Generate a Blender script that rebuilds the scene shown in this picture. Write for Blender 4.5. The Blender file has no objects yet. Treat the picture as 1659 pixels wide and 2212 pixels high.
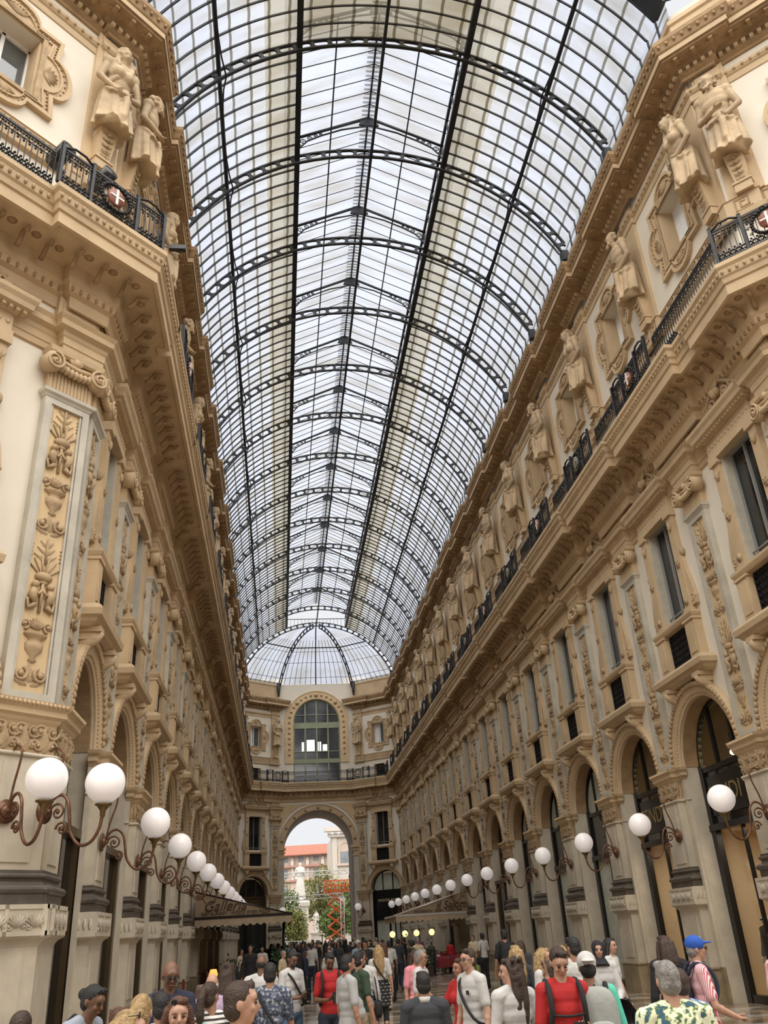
import bpy, math, random
from mathutils import Vector, Matrix
from mathutils.geometry import tessellate_polygon
random.seed(7)
PI = math.pi
S = bpy.context.scene
COL = S.collection
# ------------------------------------------------------------------ camera
FPX = 1813.745
a_, b_, g_ = 2.0355, -0.1376, -0.0603
Rc = Matrix.Rotation(b_, 3, 'Z') @ Matrix.Rotation(a_, 3, 'X') @ Matrix.Rotation(g_, 3, 'Z')
cam = bpy.data.cameras.new('camera')
cam.sensor_fit = 'VERTICAL'; cam.sensor_height = 24.0; cam.lens = FPX / 2212 * 24.0
cam.clip_start = 0.1; cam.clip_end = 600
co = bpy.data.objects.new('camera', cam); COL.objects.link(co)
co.matrix_world = Matrix.Translation((-3.47, 0, 1.92)) @ Rc.to_4x4()
S.camera = co
# ------------------------------------------------------------------ world, added overhead fill, exposure
wd = bpy.data.worlds.new('overcast_sky'); S.world = wd; wd.use_nodes = True
nt = wd.node_tree; nt.nodes.clear()
wo = nt.nodes.new('ShaderNodeOutputWorld'); bg = nt.nodes.new('ShaderNodeBackground')
bg.inputs[0].default_value = (0.96, 0.97, 1.0, 1); bg.inputs[1].default_value = 1.2
nt.links.new(bg.outputs[0], wo.inputs[0])
sl = bpy.data.lights.new('sun', 'SUN'); sl.energy = 9.5; sl.angle = math.radians(110); sl.color = (1.0, 0.965, 0.91)  # added wide soft fill from above, brightening facades beyond the overcast sky
so = bpy.data.objects.new('sun', sl); COL.objects.link(so)
so.rotation_euler = (math.radians(32), math.radians(0), 0); so.location = (0, 0, 60)
S.view_settings.view_transform = 'Standard'; S.view_settings.look = 'None'
S.view_settings.gamma = 1.0; S.view_settings.use_curve_mapping = False
S.view_settings.exposure = -0.40
S.cycles.max_bounces = 8; S.cycles.diffuse_bounces = 6; S.cycles.glossy_bounces = 3
S.cycles.transparent_max_bounces = 12; S.cycles.transmission_bounces = 4
S.cycles.sample_clamp_indirect = 6; S.cycles.caustics_reflective = False; S.cycles.caustics_refractive = False
# ------------------------------------------------------------------ numbers measured for the place
B = 4.58           # bay length
P0 = 18.1          # first pilaster of the arm
NB = 14            # pilasters per side
W2 = 7.17          # half width of the arm
FOLD_L, FOLD_R = 13.95, 13.6
Y1 = 78.2          # where the end wall starts to turn
YE = 80.8          # plane of the end wall
XC = 3.6           # half width of its middle part
ZC, RL, RU = 21.22, 7.58, 8.0

# ------------------------------------------------------------------ materials
def mat(name, col, rough=0.7, metal=0.0, var=0.12, scale=1.2, bump=0.0, bscale=20.0, col2=None, spec=0.5, detail=5):
    m = bpy.data.materials.new(name); m.use_nodes = True
    n = m.node_tree; b = n.nodes['Principled BSDF']
    b.inputs['Roughness'].default_value = rough; b.inputs['Metallic'].default_value = metal
    b.inputs['Specular IOR Level'].default_value = spec
    c2 = col2 or tuple(max(0, c * (1 - var * 1.8)) for c in col)
    if var > 0 or col2:
        tc = n.nodes.new('ShaderNodeTexCoord'); no = n.nodes.new('ShaderNodeTexNoise')
        no.inputs['Scale'].default_value = scale; no.inputs['Detail'].default_value = detail
        no.inputs['Roughness'].default_value = 0.62
        rp = n.nodes.new('ShaderNodeValToRGB')
        rp.color_ramp.elements[0].position = 0.32; rp.color_ramp.elements[0].color = (*c2, 1)
        rp.color_ramp.elements[1].position = 0.66; rp.color_ramp.elements[1].color = (*col, 1)
        n.links.new(tc.outputs['Object'], no.inputs['Vector'])
        n.links.new(no.outputs['Fac'], rp.inputs['Fac']); n.links.new(rp.outputs['Color'], b.inputs['Base Color'])
    else:
        b.inputs['Base Color'].default_value = (*col, 1)
    if bump > 0:
        tc = n.nodes.new('ShaderNodeTexCoord'); nb = n.nodes.new('ShaderNodeTexNoise')
        nb.inputs['Scale'].default_value = bscale; nb.inputs['Detail'].default_value = 4
        bp = n.nodes.new('ShaderNodeBump'); bp.inputs['Strength'].default_value = bump; bp.inputs['Distance'].default_value = 0.03
        n.links.new(tc.outputs['Object'], nb.inputs['Vector']); n.links.new(nb.outputs['Fac'], bp.inputs['Height'])
        n.links.new(bp.outputs['Normal'], b.inputs['Normal'])
    return m

def emis(name, col, strength, base=(0.8, 0.8, 0.8)):
    m = bpy.data.materials.new(name); m.use_nodes = True
    b = m.node_tree.nodes['Principled BSDF']
    b.inputs['Base Color'].default_value = (*base, 1); b.inputs['Roughness'].default_value = 0.15
    b.inputs['Emission Color'].default_value = (*col, 1); b.inputs['Emission Strength'].default_value = strength
    return m

def thin_glass(name, tint, gloss=0.12, transp=0.8, rough=0.05):
    m = bpy.data.materials.new(name); m.use_nodes = True
    n = m.node_tree; n.nodes.clear()
    o = n.nodes.new('ShaderNodeOutputMaterial'); t = n.nodes.new('ShaderNodeBsdfTransparent')
    g = n.nodes.new('ShaderNodeBsdfGlossy'); mx = n.nodes.new('ShaderNodeMixShader')
    lw = n.nodes.new('ShaderNodeLayerWeight'); lw.inputs[0].default_value = 0.5
    fr = n.nodes.new('ShaderNodeMath'); fr.operation = 'POWER'; fr.inputs[1].default_value = 5.0; n.links.new(lw.outputs['Facing'], fr.inputs[0])
    mt = n.nodes.new('ShaderNodeMath'); mt.operation = 'MULTIPLY_ADD'; mt.inputs[1].default_value = 0.6; mt.inputs[2].default_value = gloss
    t.inputs[0].default_value = (*tint, 1); g.inputs['Roughness'].default_value = rough
    n.links.new(fr.outputs[0], mt.inputs[0]); n.links.new(mt.outputs[0], mx.inputs[0])
    n.links.new(t.outputs[0], mx.inputs[1]); n.links.new(g.outputs[0], mx.inputs[2]); n.links.new(mx.outputs[0], o.inputs[0])
    return m

def roof_glass(name, solid_top, rows=True, laps=True):
    """milky old panes: transparent + translucent, tinted by row (angle round the vault) with grimy overlaps"""
    m = bpy.data.materials.new(name); m.use_nodes = True
    n = m.node_tree; n.nodes.clear(); L = n.links.new
    def N(t, **k):
        x = n.nodes.new(t)
        for kk, v in k.items(): setattr(x, kk, v)
        return x
    def M(op, a, b=None, c=None):
        x = N('ShaderNodeMath', operation=op)
        for i, v in enumerate((a, b, c)):
            if v is None: continue
            if isinstance(v, (int, float)): x.inputs[i].default_value = v
            else: L(v, x.inputs[i])
        return x.outputs[0]
    geo = N('ShaderNodeNewGeometry'); sp = N('ShaderNodeSeparateXYZ'); L(geo.outputs['Position'], sp.inputs[0])
    X, Y, Z = sp.outputs
    ang = M('ARCTAN2', X, M('SUBTRACT', Z, ZC))                 # 0 at crown
    aa = M('ABSOLUTE', ang)
    # rows of panes, five degrees each
    row = M('DIVIDE', aa, 0.0917)
    fr = M('FRACT', row)
    yy = M('FRACT', M('DIVIDE', M('SUBTRACT', Y, P0), B / 8))
    sc = M('MULTIPLY', M('SINE', M('MULTIPLY', yy, PI)), 0.035)
    d = M('ABSOLUTE', M('SUBTRACT', M('ADD', fr, sc), 0.5))
    lap = M('LESS_THAN', d, 0.07)
    no = N('ShaderNodeTexNoise'); no.inputs['Scale'].default_value = 0.55; no.inputs['Detail'].default_value = 4
    mp = N('ShaderNodeMapping'); mp.inputs['Scale'].default_value = (0.6, 3.0, 0.6); L(geo.outputs['Position'], mp.inputs[0]); L(mp.outputs[0], no.inputs['Vector'])
    r1 = N('ShaderNodeValToRGB'); e = r1.color_ramp.elements
    e[0].position = 0.30; e[0].color = (0.60, 0.575, 0.535, 1); e[1].position = 0.58; e[1].color = (0.78, 0.80, 0.86, 1)
    L(no.outputs['Fac'], r1.inputs['Fac'])
    # beige rows beside the lantern
    beige = N('ShaderNodeValToRGB'); e = beige.color_ramp.elements; beige.color_ramp.interpolation = 'CONSTANT'
    e[0].position = 0.0; e[0].color = (0.52, 0.46, 0.34, 1) if solid_top else (0.95, 0.96, 1, 1)
    a = e.new(0.335); a.color = (0.60, 0.55, 0.44, 1)
    a = e.new(0.43); a.color = (0.74, 0.68, 0.55, 1)
    a = e.new(0.52); a.color = (0.93, 0.93, 0.92, 1)
    e[-1].position = 0.62; e[-1].color = (0.95, 0.97, 1.0, 1)
    if rows: L(aa, beige.inputs['Fac'])
    else: beige.inputs['Fac'].default_value = 1.0
    mul = N('ShaderNodeMix', data_type='RGBA', blend_type='MULTIPLY'); mul.inputs[0].default_value = 1.0
    L(r1.outputs[0], mul.inputs[6]); L(beige.outputs[0], mul.inputs[7])
    mul2 = N('ShaderNodeMix', data_type='RGBA', blend_type='MULTIPLY'); mul2.inputs[7].default_value = (0.36, 0.34, 0.28, 1)
    if laps: L(lap, mul2.inputs[0])
    else: mul2.inputs[0].default_value = 0.0
    L(mul.outputs[2], mul2.inputs[6])
    tr = N('ShaderNodeBsdfTransparent'); tl = N('ShaderNodeBsdfTranslucent'); mx = N('ShaderNodeMixShader'); mx.inputs[0].default_value = 0.22
    L(mul2.outputs[2], tr.inputs[0]); L(mul2.outputs[2], tl.inputs[0])
    L(tr.outputs[0], mx.inputs[1]); L(tl.outputs[0], mx.inputs[2])
    o = N('ShaderNodeOutputMaterial'); L(mx.outputs[0], o.inputs[0])
    return m

OCHRE = (0.585, 0.435, 0.265); 
M_och = mat('ochre_stone', OCHRE, 0.8, var=0.13, scale=0.9, bump=0.25, bscale=30)
M_och2 = mat('carved_ochre_stone', (0.48, 0.345, 0.20), 0.85, var=0.2, scale=3, bump=0.35, bscale=25)
M_dko = mat('weathered_ochre_stone', (0.38, 0.25, 0.13), 0.85, var=0.2, scale=2, bump=0.3, bscale=25)  # darker ochre for cornice, soffits, brackets and meander
M_plaster = mat('cream_plaster', (0.73, 0.67, 0.56), 0.85, var=0.05, scale=0.5)
M_panel = mat('yellow_plaster', (0.65, 0.485, 0.28), 0.85, var=0.08, scale=1.5)
M_marble = mat('grey_veined_marble', (0.55, 0.51, 0.42), 0.5, var=0.16, scale=1.6, detail=8)
M_pier = mat('worn_grey_stone', (0.61, 0.54, 0.42), 0.6, var=0.17, scale=1.3, detail=8)
M_plinth = mat('yellow_grey_granite', (0.36, 0.28, 0.17), 0.5, var=0.3, scale=1.5, detail=8)
M_dark = mat('dark_brown_marble', (0.115, 0.095, 0.075), 0.4, var=0.2, scale=4)
M_iron = mat('black_wrought_iron', (0.018, 0.018, 0.02), 0.45, metal=0.3, var=0)
M_roofiron = mat('dark_roof_iron', (0.016, 0.018, 0.021), 0.5, metal=0.2, var=0.2, scale=3)
M_bronze = mat('brown_bronze', (0.20, 0.095, 0.05), 0.4, metal=0.5, var=0.3, scale=8)
M_brassy = mat('dull_brass', (0.22, 0.15, 0.06), 0.35, metal=0.7, var=0.2)
M_globe = emis('opal_glass', (1.0, 0.93, 0.90), 0.30, (0.86, 0.82, 0.80))
M_black = mat('black_frame', (0.008, 0.008, 0.008), 0.3, var=0)
M_brownfr = mat('brown_metal_frame', (0.10, 0.07, 0.035), 0.35, metal=0.4, var=0.1)
M_dglass = mat('dark_window_glass', (0.012, 0.012, 0.013), 0.06, var=0, spec=0.8)
M_pglass = mat('pale_curtained_glass', (0.52, 0.54, 0.45), 0.35, var=0.15, scale=2)
M_sglass = thin_glass('shop_glass', (0.85, 0.83, 0.8), 0.06)
M_beige = mat('beige_shop_wall', (0.76, 0.63, 0.44), 0.7, var=0.04)
M_white = mat('white_trim', (0.8, 0.8, 0.78), 0.5, var=0)
M_curtain = mat('white_curtain', (0.80, 0.80, 0.78), 0.9, var=0.1, scale=9)
M_green = mat('grey_green_window_frame', (0.28, 0.31, 0.20), 0.6, var=0.1)
M_gold = mat('gold_letters', (0.30, 0.22, 0.09), 0.4, metal=0.4, var=0)
M_sky1 = roof_glass('old_roof_glass', False)
M_sky2 = roof_glass('old_beige_roof_glass', True)

# ------------------------------------------------------------------ mesh builder
def smooth(pts, k=4):
    P = [Vector(p) for p in pts]; P = [P[0]*2 - P[1]] + P + [P[-1]*2 - P[-2]]; out = []
    for i in range(1, len(P) - 2):
        a, b, c, d = P[i-1:i+3]
        for j in range(k): t = j/k; out.append(0.5*((2*b) + (c - a)*t + (2*a - 5*b + 4*c - d)*t*t + (3*b - a - 3*c + d)*t**3))
    out.append(P[-2]); return out
class MB:
    def __init__(s): s.v = []; s.f = []; s.sm = []; s.mi = []; s.cur = 0
    def add(s, vs, fs, smooth=False):
        o = len(s.v); s.v += [tuple(p) for p in vs]
        for f in fs: s.f.append(tuple(i + o for i in f)); s.sm.append(smooth); s.mi.append(s.cur)
        return s
    def box(s, x0, x1, y0, y1, z0, z1):
        v = [(x0,y0,z0),(x1,y0,z0),(x1,y1,z0),(x0,y1,z0),(x0,y0,z1),(x1,y0,z1),(x1,y1,z1),(x0,y1,z1)]
        return s.add(v, [(0,3,2,1),(4,5,6,7),(0,1,5,4),(1,2,6,5),(2,3,7,6),(3,0,4,7)])
    def frustum(s, x0, x1, y0, y1, z0, z1, d):          # box whose top is grown by d on x and front
        v = [(x0,y0,z0),(x1,y0,z0),(x1,y1,z0),(x0,y1,z0),(x0-d,y0-d,z1),(x1+d,y0-d,z1),(x1+d,y1,z1),(x0-d,y1,z1)]
        return s.add(v, [(0,3,2,1),(4,5,6,7),(0,1,5,4),(1,2,6,5),(2,3,7,6),(3,0,4,7)])
    def prism(s, poly, y0, y1):                          # xz outline extruded along y
        n = len(poly); v = [(x, y0, z) for x, z in poly] + [(x, y1, z) for x, z in poly]
        f = [(i, (i+1) % n, (i+1) % n + n, i + n) for i in range(n)]
        tris = tessellate_polygon([[Vector((x, z, 0)) for x, z in poly]])
        for t in tris: f.append(tuple(t)); f.append(tuple(i + n for i in reversed(t)))
        return s.add(v, f)
    def sph(s, c, r, seg=8, ring=5, smooth=True):
        if isinstance(r, (int, float)): r = (r, r, r)
        v = [(c[0], c[1], c[2] + r[2])]; f = []
        for i in range(1, ring):
            t = PI * i / ring
            for j in range(seg):
                p = 2 * PI * j / seg
                v.append((c[0] + r[0]*math.sin(t)*math.cos(p), c[1] + r[1]*math.sin(t)*math.sin(p), c[2] + r[2]*math.cos(t)))
        v.append((c[0], c[1], c[2] - r[2])); last = len(v) - 1
        for j in range(seg):
            f.append((0, 1 + j, 1 + (j+1) % seg))
            for i in range(ring - 2):
                a = 1 + i*seg + j; b = 1 + i*seg + (j+1) % seg
                f.append((a, a + seg, b + seg, b))
            f.append((last, 1 + (ring-2)*seg + (j+1) % seg, 1 + (ring-2)*seg + j))
        return s.add(v, f, smooth)
    def tube(s, pts, r, n=6, cap=True, smooth=True):
        P = [Vector(p) for p in pts]; m = len(P)
        R = r if isinstance(r, (list, tuple)) else [r] * m
        v = []; f = []
        t0 = (P[1] - P[0]).normalized()
        up = Vector((0, 0, 1)) if abs(t0.z) < 0.9 else Vector((0, 1, 0))
        a = t0.cross(up).normalized()
        for i in range(m):
            t = (P[min(i+1, m-1)] - P[max(i-1, 0)])
            t = t.normalized() if t.length > 1e-9 else t0
            a = (a - t * a.dot(t))
            a = a.normalized() if a.length > 1e-6 else t.orthogonal().normalized()
            b = t.cross(a)
            for j in range(n):
                q = 2 * PI * j / n
                v.append(P[i] + (a * math.cos(q) + b * math.sin(q)) * R[i])
        for i in range(m - 1):
            for j in range(n):
                k = (j + 1) % n
                f.append((i*n + j, i*n + k, (i+1)*n + k, (i+1)*n + j))
        if cap: f.append(tuple(range(n-1, -1, -1))); f.append(tuple((m-1)*n + j for j in range(n)))
        return s.add(v, f, smooth)
    def lathe(s, prof, c=(0, 0, 0), n=16, a0=0, a1=2*PI, smooth=True, sy=1.0):
        full = abs(a1 - a0 - 2*PI) < 1e-6; k = n if full else n + 1
        v = []; f = []
        for r, z in prof:
            for j in range(k):
                q = a0 + (a1 - a0) * j / n
                v.append((c[0] + r*math.cos(q), c[1] + r*math.sin(q)*sy, c[2] + z))
        for i in range(len(prof) - 1):
            for j in range(n):
                a = i*k + j; b = i*k + (j+1) % k
                f.append((a, b, b + k, a + k))
        return s.add(v, f, smooth)
    def arch(s, prof, zc, n=28, a0=0.0, a1=PI, close=True, xc=0.0, smooth=False):
        """sweep profile [(r, y)] round a half circle in the xz plane"""
        v = []; f = []; k = len(prof)
        for i in range(n + 1):
            q = a0 + (a1 - a0) * i / n
            for r, y in prof: v.append((xc + r*math.cos(q), y, zc + r*math.sin(q)))
        for i in range(n):
            for j in range(k if close else k - 1):
                l = (j + 1) % k
                f.append((i*k + j, (i+1)*k + j, (i+1)*k + l, i*k + l))
        return s.add(v, f, smooth)
    def spiral(s, c, r0, turns=1.6, tr=0.03, d=1, y=0, n=6, steps=None, a0=0.0, flare=0.25):
        st = steps or int(14 * turns); pts = []; rr = []
        for i in range(st + 1):
            t = i / st; q = a0 + d * turns * 2 * PI * t; r = r0 * (1 - t) + r0 * 0.12
            pts.append((c[0] + r*math.cos(q), c[1] + y - 0.35*tr*t, c[2] + r*math.sin(q))); rr.append(tr * (1 - 0.45*t))
        s.tube(pts, rr, n); s.sph((c[0], c[1] + y - tr*0.3, c[2]), tr * 1.5, 7, 4)
        return s
    def leaf(s, c, l, w, ang, y=0.0, th=None):
        """pointed acanthus-like leaf in the xz plane"""
        th = th or w * 0.5; dx, dz = math.cos(ang), math.sin(ang); nx, nz = -dz, dx; v = []; f = []
        for t, k in ((0, .35), (.3, 1), (.6, .8), (.85, .42), (1, .03)):
            bend = 0.12 * l * t * t
            px, pz = c[0] + dx*l*t + nx*bend, c[2] + dz*l*t + nz*bend
            v += [(px - nx*w*k, c[1] + y, pz - nz*w*k), (px, c[1] + y - th*k - 0.02*t, pz), (px + nx*w*k, c[1] + y, pz + nz*w*k)]
        for i in range(4): f += [(i*3, i*3+1, i*3+4, i*3+3), (i*3+1, i*3+2, i*3+5, i*3+4)]
        return s.add(v, f, True)
    def join(s, o, M=None, k=1.0):
        vs = [(M @ Vector(p)) for p in o.v] if M is not None else o.v
        b = len(s.v); s.v += [tuple(p) for p in vs]
        for f, q, mi in zip(o.f, o.sm, o.mi): s.f.append(tuple(i + b for i in f)); s.sm.append(q); s.mi.append(mi)
        return s
    def mesh(s, name, m):
        me = bpy.data.meshes.new(name); me.from_pydata(s.v, [], s.f)
        ms = m if isinstance(m, (list, tuple)) else [m]
        for x in ms: me.materials.append(x)
        me.polygons.foreach_set('use_smooth', s.sm)
        if any(s.mi): me.polygons.foreach_set('material_index', s.mi)
        me.update(); return me
    def build(s, name, m, parent=None):
        o = bpy.data.objects.new(name, s.mesh(name, m)); COL.objects.link(o)
        if parent: o.parent = parent
        return o

def tag(o, label=None, cat=None, group=None, kind=None):
    if label: o['label'] = label
    if cat: o['category'] = cat
    if group: o['group'] = group
    if kind: o['kind'] = kind
    return o
def empty(name, loc=(0, 0, 0), rz=0.0):
    o = bpy.data.objects.new(name, None); COL.objects.link(o); o.location = loc; o.rotation_euler = (0, 0, rz)
    o.empty_display_size = 0.2; return o
KIDS = {}
def part(o, p):
    o.parent = p; KIDS.setdefault(p.name, []).append(o); return o
def P(mb, name, m, parent):
    o = mb.build(name, m, parent); KIDS.setdefault(parent.name, []).append(o); return o
def dup(o, parent=None):
    c = o.copy(); COL.objects.link(c)
    if parent: c.parent = parent; KIDS.setdefault(parent.name, []).append(c)
    for k in list(KIDS.get(o.name, [])): dup(k, c)
    return c
def place(o, x, y, rz, z=0.0):
    o.location = (x, y, z); o.rotation_euler = (0, 0, rz); return o
ORD = ['first','second','third','fourth','fifth','sixth','seventh','eighth','ninth','tenth','eleventh','twelfth','thirteenth','fourteenth','fifteenth','sixteenth']
class Rep:
    """first use hands out the prototype itself, later uses hand out copies"""
    def __init__(s, o): s.o = o; s.used = False
    def get(s, x, y, rz, label, cat, group, z=0.0):
        o = s.o if not s.used else dup(s.o); s.used = True
        place(o, x, y, rz, z); tag(o, label, cat, group); return o

# ------------------------------------------------------------------ sweeps along the plan of the galleria
def mitre_path(path, n):
    """offset a plan polyline to its right-hand side by n"""
    out = []; m = len(path)
    for i in range(m):
        p = Vector(path[i]); d0 = (Vector(path[i]) - Vector(path[i-1])).normalized() if i > 0 else None
        d1 = (Vector(path[i+1]) - Vector(path[i])).normalized() if i < m-1 else None
        if d0 is None: d0 = d1
        if d1 is None: d1 = d0
        n0 = Vector((d0.y, -d0.x)); n1 = Vector((d1.y, -d1.x)); b = (n0 + n1)
        if b.length < 1e-6: b = n0
        b.normalize(); c = max(0.3, b.dot(n0)); out.append(p + b * (n / c))
    return out
def sweep(mb, path, prof, close=False):
    """prof: [(n, z)] n = distance out from the wall"""
    rows = [mitre_path(path, n) for n, z in prof]; m = len(path); v = []; f = []
    for r, (n, z) in zip(rows, prof): v += [(p.x, p.y, z) for p in r]
    for i in range(len(prof) - 1 + (1 if close else 0)):
        k = (i + 1) % len(prof)
        for j in range(m - 1): f.append((i*m + j, i*m + j + 1, k*m + j + 1, k*m + j))
    mb.add(v, f)
def breaks(a, b, cs, hw, dep, trim0=False):
    """plan points from a to b with break-outs centred at distances cs, half width hw, depth dep to the right"""
    a = Vector(a); b = Vector(b); d = (b - a); L = d.length; d.normalize(); n = Vector((d.y, -d.x)); out = []
    for c in cs:
        s0, s1 = c - hw, c + hw
        if s0 > 0.05: out += [a + d*s0, a + d*s0 + n*dep]
        if s1 < L - 0.05: out += [a + d*s1 + n*dep, a + d*s1]
    return [tuple(p) for p in out]
PK = [P0 + B*k for k in range(NB)]
DL = 9.0
def side_pts(side, dep, hw, chw=0.7, extra=()):
    """plan of one side: octagon diagonal -> fold -> arm, going towards +y on the left; returned in order"""
    F = FOLD_L if side < 0 else FOLD_R
    A = (-W2 - DL*0.7071, F - DL*0.7071); C = (-W2, F); E = (-W2, Y1)
    n1 = Vector((0.7071, -0.7071)); c1 = Vector(C)
    pts = [A]
    t = dep * math.tan(PI/8)
    d = Vector((0.7071, 0.7071))
    if dep > 0:
        q = c1 - d*chw; pts += [tuple(q), tuple(q + n1*dep)]
        pts += [(-W2 + dep, F - t)]
        pts += [(-W2 + dep, F + chw), (-W2, F + chw)]
        for y in PK: e = min(y + hw, Y1 - 0.06); pts += [(-W2, y - hw), (-W2 + dep, y - hw), (-W2 + dep, e), (-W2, e)]
    else: pts.append(C)
    pts.append(E)
    if side > 0: pts = [(-x, y) for x, y in reversed(pts)]
    return pts
FLK = math.hypot(W2 - XC, YE - Y1)
FA = math.atan2(YE - Y1, W2 - XC)
def end_pts(dep, hw, s=3.95, full=True):
    a = Vector((-W2, Y1)); c = Vector((-XC, YE)); d = (c - a).normalized(); n = Vector((d.y, -d.x))
    L = []
    L.append(tuple(a))
    if dep > 0:
        for q, o in ((s - hw, 0), (s - hw, dep), (min(s + hw, FLK - 0.06), dep), (min(s + hw, FLK - 0.06), 0)): L.append(tuple(a + d*q + n*o))
    L.append(tuple(c))
    if not full: return L
    return L + [(-x, y) for x, y in reversed(L)]
def trim_run(name, dep, hw, prof, m, chw=0.7, close=False, end=True, dl=0.0, full=True):
    obs = []
    for side in (-1, 1):
        mb = MB(); pr = [(n + (dl if side < 0 and n > 0.3 else 0), z) for n, z in prof]
        sweep(mb, side_pts(side, dep, hw, chw), pr, close); obs.append(mb)
    if end:
        mb = MB()
        if full: sweep(mb, end_pts(dep, hw), prof, close)
        else:
            e = end_pts(dep, hw, full=False); c = Vector(e[-1]); e = e[:-1] + [tuple(c)]
            sweep(mb, e, prof, close); sweep(mb, [(-x, y) for x, y in reversed(e)], prof, close)
            for sgn in (-1, 1): # end caps where the mouldings stop beside the middle of the wall
                rows = [mitre_path(e, n)[-1] for n, z in prof]; mb.add([(-sgn*p.x, p.y, z) for p, (n, z) in zip(rows, prof)], [tuple(range(len(prof)))])
        obs.append(mb)
    return obs
# ------------------------------------------------------------------ ornaments
def relief(mb, hw, z0, z1, y, seed=1, big=1.0):
    """a candelabra of urns, scrolls, leaves, shells and little figures up a panel"""
    R = random.Random(seed); z = z0; k = 0
    while z < z1 - 0.35:
        kind = k % 6; h = 0
        if kind == 0:      # spreading leaves and dolphins-like scrolls
            for a in (-1, 1):
                mb.spiral((a*hw*0.52, y - 0.02, z + 0.22), hw*0.34, 1.4, 0.028*big, d=a, a0=PI/2 + a*0.4)
                mb.leaf((a*0.03, y, z + 0.05), hw*0.95, 0.06, PI/2 - a*1.15); mb.leaf((a*0.03, y, z + 0.12), hw*0.7, 0.05, PI/2 - a*0.6)
            mb.leaf((0, y, z + 0.1), 0.34, 0.06, PI/2); h = 0.42
        elif kind == 1:    # urn
            mb.lathe([(0.03, 0), (0.08, 0.03), (0.04, 0.09), (hw*0.45, 0.2), (hw*0.5, 0.3), (0.1, 0.36), (0.13, 0.4), (hw*0.62, 0.44), (hw*0.62, 0.47)], (0, y, z), 12, PI, 2*PI, sy=0.55)
            h = 0.5
        elif kind == 2:    # shell with tendrils
            for i in range(7):
                a = PI/2 + (i - 3) * 0.36; mb.leaf((0, y - 0.01, z + 0.06), hw*0.55, 0.035, a, th=0.04)
            for a in (-1, 1): mb.spiral((a*hw*0.62, y - 0.01, z + 0.12), hw*0.25, 1.3, 0.02*big, d=-a, a0=-PI/2)
            h = 0.34
        elif kind == 3:    # pair of small figures
            for a in (-1, 1):
                mb.sph((a*hw*0.42, y - 0.05, z + 0.46), 0.055*big); mb.tube([(a*hw*0.42, y - 0.03, z + 0.42), (a*hw*0.5, y - 0.05, z + 0.28), (a*hw*0.3, y - 0.04, z + 0.1)], [0.035*big, 0.06*big, 0.03], 7)
                mb.tube([(a*hw*0.45, y - 0.04, z + 0.36), (a*hw*0.2, y - 0.06, z + 0.3), (0, y - 0.04, z + 0.4)], 0.022*big, 6)
                mb.tube([(a*hw*0.3, y - 0.04, z + 0.12), (a*hw*0.66, y - 0.04, z + 0.04), (a*hw*0.72, y - 0.03, z + 0.2), (a*hw*0.5, y - 0.03, z + 0.2)], [0.045*big, 0.035, 0.025, 0.012], 6)
            mb.tube([(0, y - 0.02, z), (0, y - 0.03, z + 0.5)], 0.03, 6); h = 0.5
        elif kind == 4:    # trophies: fan of spears and a cup
            for i in range(6):
                a = PI/2 + (i - 2.5) * 0.36; l = hw * (1.0 + 0.25*R.random())
                mb.tube([(0, y - 0.01, z + 0.1), (math.cos(a)*l*0.95, y - 0.02, z + 0.1 + math.sin(a)*l)], [0.012, 0.022], 5)
            mb.sph((0, y - 0.03, z + 0.12), (hw*0.5, 0.07, 0.09)); mb.sph((0, y - 0.02, z + 0.02), (0.09, 0.05, 0.04)); h = 0.36
        else:              # stalk with paired leaves and hanging beads
            mb.tube([(0, y - 0.02, z), (0, y - 0.02, z + 0.46)], 0.02, 6)
            for i in range(3):
                for a in (-1, 1):
                    mb.leaf((0, y, z + 0.04 + i*0.13), hw*(0.75 - i*0.12), 0.035, PI/2 - a*(1.0 - i*0.1))
            for a in (-1, 1):
                for i in range(4): mb.sph((a*hw*0.78, y - 0.01, z + 0.32 - i*0.07), 0.017, 6, 4)
            h = 0.5
        z += h; k += 1
def band3(mb, hw, d, prof, ext=0.0):
    """moulding profile [(out, z)] wrapped round the front and two sides of a pier"""
    v = []; f = []
    for o, z in prof: v += [(-hw - o, ext, z), (-hw - o, -d - o, z), (hw + o, -d - o, z), (hw + o, ext, z)]
    for i in range(len(prof) - 1):
        for j in range(3): f.append((i*4 + j, i*4 + j + 1, i*4 + j + 5, i*4 + j + 4))
    b = (len(prof) - 1) * 4
    f.append((b, b+1, b+2, b+3)); f.append((3, 2, 1, 0)); mb.add(v, f)
def torus_prof(z, r, o): return [(o + r*math.cos(a), z + r + r*math.sin(a)) for a in [(-PI/2) + PI*i/6 for i in range(7)]]

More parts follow.
